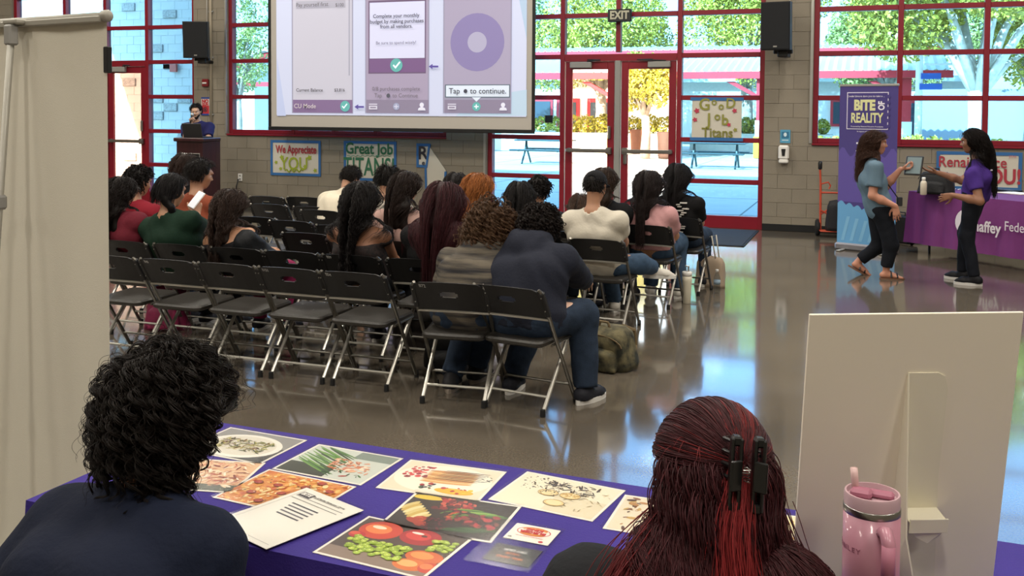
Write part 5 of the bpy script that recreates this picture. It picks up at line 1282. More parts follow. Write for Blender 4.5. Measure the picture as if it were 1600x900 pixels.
def hair_braid(I):
    rg = np.random.default_rng(8); m = hairm('#131011'); A, c = I['A'], I['head']; pts = []
    b0 = c + A @ V3(.02, -.095, -.04); b1 = I['nk'] + I['r'] * .10 + V3(0, -.02, .05); b2 = I['S'][1] * .6 + I['ch'] * .4 + I['f'] * .06 + V3(0, 0, -.05)
    ex = []
    for k in range(9):
        t = k / 8; p = b0 * (1 - t) ** 2 + 2 * t * (1 - t) * (b1 - I['f'] * .04) + t * t * b2; w_ = .032 - .014 * t
        ex.append(('e', p + I['r'] * .008 * (1 if k % 2 else -1), np.eye(3), V3(w_, w_, w_ * 1.15)))
    cap = cap_mesh(I, m, .016, ex, h=.011)
    strand_obj(strands(c, A, 900, .10, 10, rg, 1.0, vol=.012, grav=.22, back=1.4, off=.004, lift=.1), cap, m, .0022, I['base'])
hair_braid(I3)
ph = thing('smartphone', 'white smartphone in the raised hand of the woman in green', 'phone', tuple(I3['H'][1] + V3(-.015, .02, .115)), 0)
MB().box((0, 0, 0), (.075, .010, .15), rot=Matrix.Rotation(radians(-35), 3, 'X') @ Matrix.Rotation(radians(20), 3, 'Y'), ch=.004).build('case', M['white'], ph)
MB().box((0, -.0045, .0035), (.068, .003, .14), rot=Matrix.Rotation(radians(-35), 3, 'X') @ Matrix.Rotation(radians(20), 3, 'Y')).build('display', mat('phone_display', '#c9ccd2', .3, emit=.35), ph)
sit('U7', 548, 280, .49, 'student in a white shirt bent forward with short dark hair', tcol='#cfc6b2', hair=hair_short('#1a1513', 700, .035, .0022, .012, 9), skin='tan', hyaw=-.3, hpitch=.7, follow=.3, s=1.02, sd=8, bulk=1.12)
sit('B5', 565, 312, .08, 'bare shouldered girl with very long wavy black hair', tmat=M['patterned'], hair=hair_long('#120e0e', 1800, .62, wave=.014, wlen=.10, seed=10, narrow=3.5, shiftx=-.05, extra_w=.085), skin='brown', neck='strap', sleeve=0, s=.97, sd=9, legc='#15161a')
sit('U9', 606, 284, .05, 'boy with short black hair below the Great Job poster', tcol='#c9c3b8', hair=hair_short('#15110f', 700, .055, .0022, .018, 11), skin='tan', s=.96, sd=10, hpitch=.45)
sit('U10', 634, 294, .05, 'girl in a pale pink hoodie with long straight brown hair', tcol='#b7968d', sleeve=1.9, hair=hair_long('#231a17', 1400, .46, wave=.003, seed=12, narrow=5, shiftx=.02), skin='light', s=.98, sd=11, hyaw=-.3)
sit('B6', 693, 316, .05, 'girl with long straight maroon hair and a black top', tcol='#121214', hair=hair_long('#32161a', 2200, .60, .0023, .02, 13, wave=.002, narrow=1.2, extra_w=.13), skin='light', sleeve=1.9, s=1.0, sd=12, bulk=1.1, legc='#15171c')
sit('U12', 712, 294, .10, 'dark haired student just visible beyond the maroon haired girl', tcol='#2a2a30', hair=hair_long('#191413', 900, .32, wave=.004, seed=14), s=.96, sd=13)
sit('U13', 746, 298, .12, 'student with straight ginger blonde hair and a cream shirt', tcol='#b9b09c', hair=hair_long('#8a542b', 1500, .36, .0022, .02, 15, wave=.004, narrow=2.5), skin='light', s=.97, sd=14, hyaw=-.3)
I14 = sit('A6', 765, 360, .45, 'student in a striped grey hoodie leaning on the neighbour, curly brown hair', tmat=M['stripe'], hood=True, neck='hood', sleeve=1.9, skin='light', follow=.25, hpitch=.5, hroll=.45, nkd=.16, s=1.02, sd=15, bulk=1.12, legm=DENIMD, yaw=radians(2), hem=.13,
     hair=hair_curly('#4f3a2a', 1900, .22, .0016, .045, 16, .013, .055, seg=22, lift=.7), ankles=(tuple(onz(705, 588, .085)), tuple(onz(745, 575, .085))), shoe='#2b2a2c', sole='#8d8378', h=.013)
I17 = sit('A7', 843, 358, .45, 'student in a navy hoodie with dark curly hair and jeans', tcol='#20232f', hood=True, neck='hood', sleeve=1.9, skin='light', follow=.25, hpitch=.75, hroll=-.1, nkd=.155, hyaw=-.1, s=1.06, sd=16, bulk=1.22, legm=DENIMD, hem=.045, shw=.20,
     hair=hair_curly('#1c1614', 1400, .085, .0018, .030, 17, .009, .035, seg=16, lift=1.1), ankles=(tuple(onz(800, 590, .085)), tuple(onz(915, 606, .085))), knees=(None, tuple(onz(910, 492, .50))), h=.013, handL=tuple(V3(-1.98, -8.62, .60)), handR=tuple(V3(-1.68, -8.62, .62)))
MB().box(tuple(I17['hip'] + V3(.135, -.142, .01) - I17['base']), (.07, .012, .05), rz=.25, ch=.003).build('leather_patch', mat('patch_leather', '#8a4a32', .7), I17['body'])
MB().box(tuple(I17['hip'] + V3(.03, -.155, .0) - I17['base']), (.04, .008, .035), ch=.002).build('pocket_label', clothm('#b9b3a4'), I17['body'])
MB().tube([tuple(I17['nk'] + I17['r'] * .07 * sin(a) - I17['f'] * .045 * cos(a) + V3(0, 0, .035 + .01 * cos(a)) - I17['base']) for a in [-1.2 + 2.4 * k / 10 for k in range(11)]], .011, 6).build('shirt_collar', clothm('#c9c5bd'), I17['body'], True)
sit('U15', 812, 308, .05, 'student with straight shoulder length black hair in a black top', tcol='#141416', hair=hair_long('#131010', 1300, .48, seed=18, wave=.002, narrow=3), s=.97, sd=17, hyaw=.15)
sit('U16', 842, 298, .05, 'student with short dark curly hair near the double doors', tcol='#1f2024', hair=hair_curly('#15110f', 700, .06, .0022, .022, 19, .007, .028), s=.97, sd=18)
sit('U18', 906, 326, .32, 'student with brown hair bent low beyond the boy in the cap', tcol='#26231f', hair=hair_long('#3a2a20', 700, .22, seed=20, wave=.005), s=.90, sd=19, hpitch=.7, hz=.46)
R_yaw = CHAIRS['R1'][2]
def cap_hat(I):
    m = clothm('#131316'); A, c, s = I['A'], I['head'], I['s']; hm = hairm('#1b1614'); cp = cap_mesh(I, hm, .005, h=.012)
    strand_obj(strands(c, A, 350, .03, 6, np.random.default_rng(4), s, vol=.008, grav=.2, off=.003), cp, hm, .002, I['base'])
    cen = c + A @ (V3(0, -.006, .040) * s); rad = V3(.088, .106, .092) * s
    def f(P):
        q = (P - cen) @ A; d = np.maximum(d_ell(P, cen, A, rad), -.012 - q[:, 2]); br = d_ell(P, cen + A @ V3(0, .14, .0), A, V3(.075, .085, .012)); op = d_ell(P, cen + A @ V3(0, -.108, .012), A, V3(.030, .03, .020))
        return np.maximum(smin(d, br, .015), -op)
    hat = sdf_obj('baseball_cap', f, cen - .26, cen + .26, .010, m, I['body'], I['base'])
    MB().tube([tuple(cen + A @ V3(.04 * cos(a), -.094 - .006 * sin(a), -.004) - I['base']) for a in (0, .8, 1.57, 2.3, 3.14)], .006, 5).build('strap', m, hat)
I19 = sit('R1', 930, 293, .06, 'student in a white shirt and black baseball cap', tcol='#c6bfb0', hair=cap_hat, skin='tan', s=1.03, sd=20, bulk=1.05, legm=DENIM, hem=.10, ankles=(tuple(onz(960, 470, .085)), tuple(ony(1020, 418, -6.72)), ((-.2, 1, 0), (.95, .25, -.1))), knees=(None, tuple(ony(1000, 412, -6.98))), shoe='#c9c4ba', sole='#d8d6d0')
sit('U20', 944, 285, .05, 'student with long brown hair in a black shirt beyond the cap', tcol='#131315', hair=hair_long('#2e2119', 900, .34, seed=21, wave=.003), s=.99, sd=21)
sit('R2', 1013, 290, .07, 'girl in a pink shirt with long straight dark hair and jeans', tcol='#bd8e8f', hair=hair_long('#1c1413', 1500, .56, seed=22, wave=.004, narrow=8, extra_w=.05), skin='tan', s=1.02, sd=22, bulk=1.12, legm=DENIM, shoe='#c9c4ba', sleeve=.55)
I22 = sit('R3', 1059, 277, .07, 'girl in a black shirt with white print, long black hair, by the doors', tcol='#141416', hair=hair_long('#120f10', 1500, .54, seed=23, wave=.002, narrow=6, shiftx=-.03), skin='tan', s=1.0, sd=23, legm=DENIMD, sleeve=.62)
pr = MB(); rg = np.random.default_rng(5)
for k in range(16):
    p = I22['ch'] + I22['r'] * (.065 + rg.uniform(-.045, .055)) - I22['f'] * .135 + V3(0, 0, .12 - .018 * k) - I22['base']; pr.box(tuple(p), (.03 + rg.uniform(0, .04), .03, .010), rz=rg.uniform(-.3, .3))
pr.build('shirt_print', clothm('#c9c6c0'), I22['shirt'])['kind'] = 'stuff'

# ================================================================== PRESENTER AND THE TWO STANDING WOMEN
py_ = ly + .52; hd = ony(307, 174, py_ - .05); hd = np.array([hd[0], py_ - .06, hd[2]])
mouth = hd + V3(.0, -.11, -.07)
IP = person('presenter in a navy shirt speaking into a microphone behind the lectern', (hd[0], py_ - .0), radians(203), (hd[0], py_ + .02, .93), tuple(hd), None, sit=False, s=1.02, bulk=1.1, skin='light', tcol='#232452', sleeve=.7, hpitch=.22, hands=True, h=.013, hyaw=.0,
    ankles=((hd[0] + .12, py_ + .02, .085), (hd[0] - .12, py_ + .02, .085)), handR=tuple(mouth + V3(.03, -.05, -.13)), elR=(-.7, .2, -.8), handL=(hd[0] + .12, py_ - .30, 1.17), elL=(.8, .3, -.6), hdirR=(.15, -.25, .95), hnR=(.7, -.5, 0), curlR=1.2, holdR=.5, hair=hair_short('#191412', 700, .035, .002, .012, 30), legc='#22252c')
bd = [('c', IP['head'] + IP['A'] @ V3(q * .05, .045, -.05), IP['head'] + IP['A'] @ V3(q * .018, .072, -.098), .022, .024) for q in (-1, 1)] + [('c', IP['head'] + IP['A'] @ V3(-.02, .098, -.044), IP['head'] + IP['A'] @ V3(.02, .098, -.044), .005, .005)]
lo, hi = bounds(bd, .02); sdf_obj('beard', field(bd, .02), lo, hi, .008, hairm('#1c1614'), IP['body'], IP['base'])
MB().box(tuple(IP['ch'] + V3(0, -.135, .0) - IP['base']), (.14, .03, .05), ch=.004).build('shirt_print', clothm('#c9c6c0'), IP['shirt'])
mh = IP['H'][1] + V3(.03, -.045, .08); mic = thing('microphone', 'black handheld microphone at the mouth of the presenter', 'microphone', tuple(mh))
Rm = Matrix.Rotation(radians(-18), 3, 'X'); MB().lathe([(.012, -.11), (.013, -.02), (.018, .045)], (0, 0, 0), 12, Rm).build('handle', M['black'], mic, True)
MB().lathe([(.018, .045), (.026, .06), (.026, .08), (.014, .098), (.001, .10)], (0, 0, 0), 12, Rm).build('grille', M['alu'], mic, True)

# walking woman with the tablet
YW = -3.78
def W1(px, py, d=0.0): return ony(px, py, YW + d)
yw1 = radians(-78); f1 = V3(-sin(yw1), cos(yw1), 0); r1 = V3(cos(yw1), sin(yw1), 0)     # her right side faces the camera
hip1 = W1(1374, 326); head1 = W1(1369, 224)
tab = W1(1428, 259, .05)
def hair_w1(I):
    hair_long('#3d2a22', 1700, .40, .0022, .020, 31, wave=.018, wlen=.12, narrow=3, extra_w=.06)(I)
aR, aL = onz(1392, 436, 0), W1(1340, 412, .12)
I1 = person('walking woman in a grey blue shirt and sandals holding out a tablet', tuple(onz(1372, 434)[:2]), yw1, tuple(hip1), tuple(head1), None, sit=False, s=.97, bulk=1.06, skin='rosy', tcol='#5f7686', sleeve=.62, hpitch=.05, hyaw=-.1, hands=True, h=.012, hem=.10, legc='#12151c', barefoot=True,
    ankles=((aL[0], aL[1], .135), (aR[0] - .05 * f1[0], aR[1] - .05 * f1[1], .085), (nrm(f1 + V3(0, 0, -.55)), f1)), knees=(tuple(W1(1374, 384, .10)), tuple(W1(1392, 382, -.07))), handR=tuple(W1(1399, 322, -.20)), elR=tuple(-f1 - r1 * .0 + V3(0, 0, -.3)), handL=tuple(tab - f1 * .13 + V3(0, 0, -.035)), elL=(-.2, .0, -1), hdirR=(.15, 0, -1), hnR=tuple(-r1 + f1 * .3), curlR=.35, hdirL=tuple(f1 + V3(0, 0, .1)), hnL=(0, 0, 1), curlL=.9, holdL=.5, hair=hair_w1)
for q in (-1, 1):     # slide sandals
    a, fd = I1['An'][q], I1['FD'][q]; w_ = np.cross(fd, V3(0, 0, 1)); w_ = nrm(w_); u_ = np.cross(w_, fd); oc = []
    Mx = Matrix([[fd[0], w_[0], u_[0], 0], [fd[1], w_[1], u_[1], 0], [fd[2], w_[2], u_[2], 0], [0, 0, 0, 1]])
    for k in range(16): t = 2 * pi * k / 16; oc.append((.125 * cos(t) + .06, (.042 + .006 * cos(t)) * sin(t)))
    so_ = MB().prism(oc, -.018, .0, Mx).build('sandal', mat('sandal_tan', '#6a4a36', .7), I1['body'], loc=tuple(a - u_ * .072 - I1['base']))
    for xs in (.045, .105): MB().tube([tuple(Mx.to_3x3() @ Vector((xs, -.045 + .09 * k / 8, .008 + .052 * sin(pi * k / 8) * (1.1 if xs < .1 else .75)))) for k in range(9)], [.009] * 9, 6).build('sandal_strap', M['black'], so_)
ty = thing('tablet', 'black tablet held out by the walking woman', 'tablet', tuple(tab), 0)
Rt = Matrix(np.stack([nrm(r1 * .8 - f1 * .2), nrm(np.cross(V3(.35, -.2, .9), nrm(r1 * .8 - f1 * .2))), V3(.35, -.2, .9)], 1).tolist())
Rt = (Matrix.Rotation(yw1 + radians(62), 3, 'Z') @ Matrix.Rotation(radians(-28), 3, 'X'))
MB().box((0, 0, 0), (.17, .014, .215), rot=Rt, ch=.006).build('case', M['black'], ty); MB().box(Rt @ Vector((0, -.008, 0)), (.14, .004, .185), rot=Rt).build('display', mat('tablet_display', '#75858a', .15), ty)
MB().tube([tuple(I1['nk'] + I1['r'] * .05 - I1['base'] + V3(0, 0, -.02)), tuple(I1['ch'] + I1['f'] * .135 + I1['r'] * .03 - I1['base']), tuple(I1['hip'] + I1['f'] * .17 + I1['r'] * .03 + V3(0, 0, .12) - I1['base'])], .006, 5).build('lanyard', M['black'], I1['body'])
MB().box(tuple(I1['hip'] + I1['f'] * .19 + I1['r'] * .03 + V3(0, 0, .08) - I1['base']), (.05, .05, .09), rz=yw1, ch=.006).build('badge', M['dark'], I1['body'])
# woman in the purple shirt
YP = -3.88
def W2(px, py, d=0.0): return ony(px, py, YP + d)
yw2 = radians(72); f2 = V3(-sin(yw2), cos(yw2), 0); r2 = V3(cos(yw2), sin(yw2), 0)      # her left side faces the camera
a2L, a2R = onz(1522, 446), onz(1503, 438)
I2 = person('woman in a purple shirt with long black hair reaching out one hand', tuple(onz(1520, 446)[:2]), yw2, (float(a2L[0] + a2R[0]) / 2 + .05, float(a2L[1] + a2R[1]) / 2 + .01, .895), tuple(W2(1519, 221)), None, sit=False, s=.98, bulk=.97, skin='brown', tcol='#452c7c', sleeve=.55, hpitch=.15, hyaw=.1, hands=True, h=.012, hem=.07, legc='#10131b',
    ankles=((a2L[0], a2L[1], .085), (a2R[0], a2R[1], .085)), handL=tuple(W2(1489, 305, -.22)), elL=tuple(-f2 + V3(0, 0, -.9)), handR=tuple(W2(1466, 270, .16)), elR=(.1, .2, -1), hdirR=tuple(f2 + V3(0, 0, .12)), hnR=tuple(V3(0, 0, 1) + r2 * .4), curlR=.25, hdirL=tuple(f2 + V3(0, 0, -.3)), hnL=tuple(r2), curlL=.4, shoe='#141418', sole='#c9c6c2',
    hair=hair_long('#15100f', 2000, .56, .0022, .018, 33, wave=.004, narrow=5, extra_w=.07))
for k in range(4): MB().box(tuple(I2['ch'] - I2['f'] * .115 + I2['r'] * (-.03) + V3(0, 0, .05 - .03 * k) - I2['base']), (.02, .09 - .015 * (k % 2), .014), rz=yw2 + 1.57, ch=.002).build('shirt_print', clothm('#c9c2d6'), I2['shirt'])
MB().box(tuple(I2['ch'] + I2['f'] * .10 - I2['r'] * .07 + V3(0, 0, .0) - I2['base']), (.03, .04, .05), rz=yw2, ch=.006).build('badge', clothm('#c9c6c0'), I2['shirt'])

# ================================================================== BAGS AND BOTTLES ON THE FLOOR
def fl(px, py): p = onz(px, py); return float(p[0]), float(p[1])
x, y = fl(690, 585); backpack('black backpack on the floor under the chair marked B72', x, y + .18, .2, M['nylon'], .36, .24, .30, seed=20, lean=.5)
M['camo'] = mat('camouflage', '#6b6346', .85, nscale=11, col2='#1f2118', bump=.3, bscale=60)
x, y = fl(928, 585); backpack('camouflage backpack lying beside the jeans of the student in navy', x + .03, y + .25, -.3, M['camo'], .42, .26, .26, seed=22, trim=mat('tan_strap', '#6b5a3e', .8), lean=.2)
x, y = fl(945, 470); backpack('black backpack on the floor under the chair of the boy in the cap', x - .02, y + .05, .1, M['nylon'], .36, .24, .38, seed=23)
x, y = fl(205, 520); backpack('magenta backpack on the floor left of the empty near row chairs', x + .15, y + .25, .3, mat('magenta_nylon', '#8a1f4c', .6, noise=.25, nscale=20), .34, .22, .34, seed=24)
x, y = fl(640, 545); backpack('dark backpack on the floor beyond the chair marked B54', x, y + .1, .4, mat('brown_nylon', '#2a2320', .8), .34, .24, .26, seed=25, lean=.4)
x, y = fl(1102, 450); t = thing('tote_bag', 'beige tote bag on the floor beside the girl by the doors', 'bag', (x + .03, y + .12, 0), -.3)
mb = bag_mesh(.30, .14, .30, .12, seed=26); mb.build('sack', mat('tote_canvas', '#a08e7a', .85), t, True)
for s in (-1, 1): MB().tube([(-.07, s * .04, .28), (-.05, s * .05, .46), (.03, s * .05, .50), (.07, s * .04, .28)], .007, 6).build('handle', mat('tote_handle', '#b9b2a4', .7), t, True)
x, y = fl(1073, 474); t = thing('tumbler', 'white insulated tumbler on the floor behind the girl in pink', 'bottle', (x, y, 0))
MB().lathe([(.032, 0), (.035, .004), (.038, .12), (.043, .20), (.044, .245)], n=20).build('body', mat('tumbler_white', '#cfc8b4', .35), t, True); MB().lathe([(.044, .245), (.045, .275), (.040, .285)], n=20).build('lid', M['white'], t, True); MB().tube([(.012, 0, .28), (.012, 0, .33), (-.015, 0, .335)], .008, 6).build('spout', M['alu'], t)
x, y = fl(1120, 458); t = thing('plastic_bottle', 'clear plastic water bottle standing alone on the shiny floor', 'bottle', (x, y, 0))
MB().lathe([(.026, 0), (.031, .01), (.031, .05), (.029, .06), (.031, .07), (.031, .14), (.028, .155), (.014, .19), (.013, .205)], n=20).build('bottle_wall', glassmat('clear_plastic', (.80, .84, .86), 1.6, .05), t, True)
MB().lathe([(.0315, .085), (.0315, .125)], n=20).build('bottle_label', mat('label_blue', '#8aa0b0', .5), t, True); MB().lathe([(.015, .203), (.015, .222), (.013, .224)], n=14).build('cap', M['white'], t, True)

# ================================================================== THE NEAR TABLE
M['violet'] = mat('violet_cloth', '#36287a', .8, bump=.2, bscale=200, noise=.05, nscale=6, spec=.25)
TRZ = -.040; TX, TY = -1.90, -12.14; TL, TD = 2.44, .68     # far left corner of the table, its length and depth
t = thing('vendor_table', 'long folding table under the violet cloth nearest the viewer', 'table', (TX, TY, 0), TRZ)
MB().box((TL / 2, -TD / 2, .713), (TL - .02, TD - .02, .04), ch=.01).build('tabletop', M['white'], t)
for x in (.25, TL - .25):
    for y in (-.12, -TD + .12): MB().tube([(x, y, 0), (x, y, .70)], .014, 8).build('leg', M['dark'], t)
    MB().tube([(x, -.12, .15), (x, -TD + .12, .15)], .012, 6).build('stretcher', M['dark'], t)
o = cloth(TL, TD, .738, .66, .05, 11).build('tablecloth', M['violet'], None, True)
o.location = (TX + TD * sin(TRZ), TY - TD * cos(TRZ), 0); o.rotation_euler = (0, 0, TRZ); autosmooth(o, 50); tag(o, 'violet cloth covering the near table of food pictures', 'tablecloth')
ZT = .7385
# ---- laminated food pictures, each a flat print in a plastic sleeve
M['sleeve'] = glassmat('plastic_sleeve', (.97, .97, .97), 1.3, .12)
def sheet(label, corners, w_=.279, d_=.216, name='food_picture', cat='picture', group='laminated food pictures', lift=0.0, sleeve=True, bg='#efe9dc', border=.007):
    """corners: left, far, right, near as seen; the print is set upright for someone sitting beyond the table"""
    P = [onz(*c, ZT) for c in corners]; c = sum(P) / 4; e = (P[2] - P[1]) + (P[3] - P[0]); rz = atan2(e[1], e[0])
    t = thing(name, label, cat, (float(c[0]), float(c[1]), ZT + lift), rz, group)
    mb = MB(); mb.col(bg).box((0, 0, .0006), (w_, d_, .0012)); lay = [0]
    def at(u, v): return ((u - .5) * (w_ - 2 * border), (v - .5) * (d_ - 2 * border))
    def ell(c_, u, v, ru, rv, n=14, ang=0.0):
        lay[0] += 1; x, y = at(u, v); W_, D_ = w_ - 2 * border, d_ - 2 * border; pts = []
        for k in range(n):
            a = 2 * pi * k / n; px, py = ru * W_ * cos(a), rv * W_ * sin(a); px, py = px * cos(ang) - py * sin(ang), px * sin(ang) + py * cos(ang)
            pts.append((min(max(x + px, -W_ / 2), W_ / 2), min(max(y + py, -D_ / 2), D_ / 2), .0014 + lay[0] * .000006))
        mb.col(c_).add(pts, [tuple(range(n))])
    def quad(c_, u0, v0, u1, v1):
        lay[0] += 1; (a, b), (c2, d2) = at(u0, v0), at(u1, v1); z = .0014 + lay[0] * .000006; mb.col(c_).add([(a, b, z), (c2, b, z), (c2, d2, z), (a, d2, z)], [(0, 1, 2, 3)])
    def done():
        mb.build('print', M['glossprint'], t, colors=True)
        if sleeve: MB().poly([(-w_ / 2 - .006, -d_ / 2 - .006, .0046), (w_ / 2 + .006, -d_ / 2 - .006, .0046), (w_ / 2 + .006, d_ / 2 + .006, .0046), (-w_ / 2 - .006, d_ / 2 + .006, .0046)]).build('sleeve', M['sleeve'], t)
        return t
    return t, ell, quad, done, np.random.default_rng(int(abs(c[0]) * 1000))
def scatter(ell, rg, cols, n, u0, u1, v0, v1, r0, r1, asp=1.0, ang=3.14, k=9):
    for i in range(n):
        r = rg.uniform(r0, r1); ell(cols[rg.integers(len(cols))], rg.uniform(u0, u1), rg.uniform(v0, v1), r, r * rg.uniform(.5, 1) * asp, k, rg.uniform(0, ang))
# salad on a plate, far left
t, ell, quad, done, rg = sheet('food picture of green bean salad on a white plate, far left by the curly head', [(300, 701), (351, 671), (472, 689), (405, 723.5)])
quad('#3a3a38', 0, 0, 1, 1); quad('#8c8a86', 0, .55, 1, 1); ell('#ece7da', .5, .45, .47, .34, 28); ell('#dcd5c4', .5, .46, .40, .28, 28)
scatter(ell, rg, ['#8e8a36', '#b7ac56', '#5c6428', '#3c4220', '#d0c98a', '#6e3a2c'], 260, .18, .82, .28, .68, .012, .05, .25); done()
t, ell, quad, done, rg = sheet('food picture of dressed noodles with meat, half behind the curly head', [(232, 765), (290, 714), (400, 726.5), (318, 764)])
quad('#e0b58a', 0, 0, 1, 1); quad('#2e3a20', .5, 0, 1, .2); scatter(ell, rg, ['#d98a6a', '#efd9b4', '#b9543c', '#f3e6cc', '#c47a4a', '#8a3a30'], 240, .02, .98, .15, .98, .015, .06, .3); done()
# asparagus and prawns
t, ell, quad, done, rg = sheet('food picture of asparagus with shrimp on a white plate', [(427.3, 731.8), (496, 695.5), (628, 716.5), (565.9, 759.3)])
quad('#c9cfc4', 0, 0, 1, 1); quad('#2e3326', 0, .0, .55, .35); quad('#7d8a80', .55, .75, 1, 1)
for i in range(26): ell(['#2f5a24', '#4a7a30', '#1f3f1c', '#6d9a44'][i % 4], .28 + rg.uniform(-.06, .12), .22 + i * .026, .26, .014, 12, -.45 + rg.uniform(-.08, .08))
scatter(ell, rg, ['#d98f6c', '#e8b48e', '#f0d8bc', '#b9603e', '#c87a58'], 70, .42, .92, .30, .66, .02, .05, .5); scatter(ell, rg, ['#3a6a2c', '#1f4a20', '#a83a30'], 16, .4, .9, .12, .34, .015, .05, .4); done()
# pizza
t, ell, quad, done, rg = sheet('food picture of a pepperoni pizza in the middle of the near table', [(337.2, 774.3), (417.2, 736.8), (552.9, 764.8), (478, 805)])
quad('#c96a24', 0, 0, 1, 1); ell('#d98a3a', .5, .5, .62, .44, 30); scatter(ell, rg, ['#e8a848', '#efc06a', '#d97c2e', '#f3d898', '#c8602a'], 320, .02, .98, .02, .98, .012, .05, .6)
for u, v in ((.22, .3), (.34, .62), (.5, .42), (.62, .7), (.58, .2), (.76, .48), (.88, .72), (.84, .25), (.42, .12), (.12, .6), (.7, .9), (.94, .5)): ell('#8a2418', u, v, .052, .040, 14); ell('#a8341f', u - .008, v + .01, .038, .028, 12); ell('#c25a38', u + .012, v - .008, .012, .009, 8)
scatter(ell, rg, ['#3f5a22', '#f0dcae'], 40, .05, .95, .05, .95, .008, .016); done()
# crepes
t, ell, quad, done, rg = sheet('food picture of crepes with chocolate sauce and berries', [(587.5, 762.2), (642.8, 719), (791.3, 739.4), (746, 783)])
quad('#e8dcc0', 0, 0, 1, 1); ell('#f3ecd8', .5, .5, .5, .36, 30)
for i in range(9): ell(['#d8a05c', '#e8bd7e', '#c98a4a'][i % 3], .56, .40 + i * .045, .27, .030, 16, .06)
for i in range(7): ell(['#4a2416', '#2e1710'][i % 2], .62 + .01 * i, .52 + i * .05, .24, .010, 14, .05)
scatter(ell, rg, ['#b8242e', '#d84a4a', '#8a1a24'], 34, .08, .34, .45, .85, .016, .036); scatter(ell, rg, ['#a81f2c', '#1f2230', '#3a6a2c'], 12, .36, .5, .16, .32, .015, .03); ell('#e8b41f', .72, .16, .2, .07, 18); scatter(ell, rg, ['#efc63a', '#b8242e'], 14, .58, .9, .1, .28, .012, .03); scatter(ell, rg, ['#26301c', '#4a4a48'], 10, .86, .96, .55, .8, .01, .03, .3); done()
# cookies and cream dessert
t, ell, quad, done, rg = sheet('food picture of dessert cups with scattered chocolate crumbs', [(764.7, 780.6), (821.9, 737.2), (976.3, 766.6), (927, 816)])
quad('#eee3c6', 0, 0, 1, 1); quad('#e2d5b4', .5, 0, 1, .5)
scatter(ell, rg, ['#1f1712', '#3a2a1e'], 70, .06, .50, .52, .96, .005, .018, .8, k=6); scatter(ell, rg, ['#2a1f18', '#46342a'], 60, .30, .82, .58, .90, .015, .06, .25); scatter(ell, rg, ['#b9aa86', '#8a7a5c'], 50, .55, .98, .1, .8, .008, .04, .25)
for u, v in ((.40, .50), (.62, .52), (.55, .24)): ell('#8a7040', u, v, .105, .075, 20); ell('#e0c384', u, v, .098, .069, 20); ell('#edd9a4', u, v + .005, .078, .052, 18)
scatter(ell, rg, ['#2a1f16'], 26, .32, .5, .42, .60, .006, .014, k=6); scatter(ell, rg, ['#c9a45c'], 20, .54, .7, .46, .58, .008, .02); done()
# vegetables
t, ell, quad, done, rg = sheet('food picture of mixed fruits and vegetables on dark ground', [(595.3, 815.3), (650.6, 773.8), (815.6, 795.6), (763, 844)])
quad('#2a1c18', 0, 0, 1, 1)
for i in range(7): ell(['#d8c27a', '#c9a850', '#e6d8a0'][i % 3], .05 + .035 * i, .62 - .05 * i, .035, .12, 14, -.5)
ell('#e0c23a', .14, .9, .16, .05, 16); scatter(ell, rg, ['#8a1a20', '#b3282c', '#6a1218', '#d05a48'], 46, .28, .62, .62, .95, .02, .045); scatter(ell, rg, ['#c8552c', '#a8341f'], 8, .18, .34, .16, .34, .05, .08)
scatter(ell, rg, ['#1f2028', '#34303c'], 60, .6, .95, .78, .98, .008, .016); 
for i in range(5): ell(['#6a9a34', '#3f6a24', '#88b04a'][i % 3], .62 + .07 * i, .70 - .02 * i, .13, .022, 14, .08)
for i in range(4): ell(['#24481f', '#335a28'][i % 2], .66 + .06 * i, .12 + .035 * i, .18, .026, 14, .1)
scatter(ell, rg, ['#9a2430', '#b8333a', '#7a3a2c', '#5a1820'], 44, .48, .96, .28, .60, .02, .046); scatter(ell, rg, ['#4a1020', '#6a1a2c'], 60, .30, .56, .05, .36, .010, .018); scatter(ell, rg, ['#4f7a2c', '#c8542c'], 14, .4, .62, .42, .58, .015, .04, .5); done()
# apples and grapes
t, ell, quad, done, rg = sheet('food picture of apples with green grapes nearest the viewer', [(491.7, 858), (577.5, 812.4), (737.5, 848.8), (658.4, 897.8)])
quad('#4a3a34', 0, 0, 1, 1); quad('#8a7668', 0, 0, 1, .22)
for u, v, ru, rv, c1, c2 in ((.24, .76, .20, .17, '#c83a22', '#e87a3a'), (.62, .80, .19, .15, '#a81820', '#d03a34'), (.10, .56, .08, .06, '#b8202a', '#d8543c'), (.84, .40, .17, .11, '#d0622a', '#e8944a'), (.80, .18, .15, .10, '#d8702c', '#efb06a'), (.97, .2, .09, .09, '#c83a22', '#e8824a')): ell(c1, u, v, ru, rv, 22); ell(c2, u - .03, v + .02, ru * .62, rv * .55, 18)
ell('#f3dcc0', .2, .82, .07, .03, 14); ell('#f6e8dc', .56, .88, .06, .02, 12); ell('#4a2418', .64, .84, .03, .02, 10)
for i in range(95):
    u, v = rg.uniform(.10, .66), rg.uniform(.16, .52)
    if rg.random() < .2: u, v = rg.uniform(.76, .98), rg.uniform(.56, .82)
    r = rg.uniform(.026, .036); ell('#7f9a22', u, v, r * 1.15, r, 12); ell(['#a8c23a', '#bcd04c', '#98b430'][i % 3], u - .003, v + .006, r * .92, r * .78, 11); ell('#dfe89a', u - .008, v + .016, r * .3, r * .2, 6)
done()
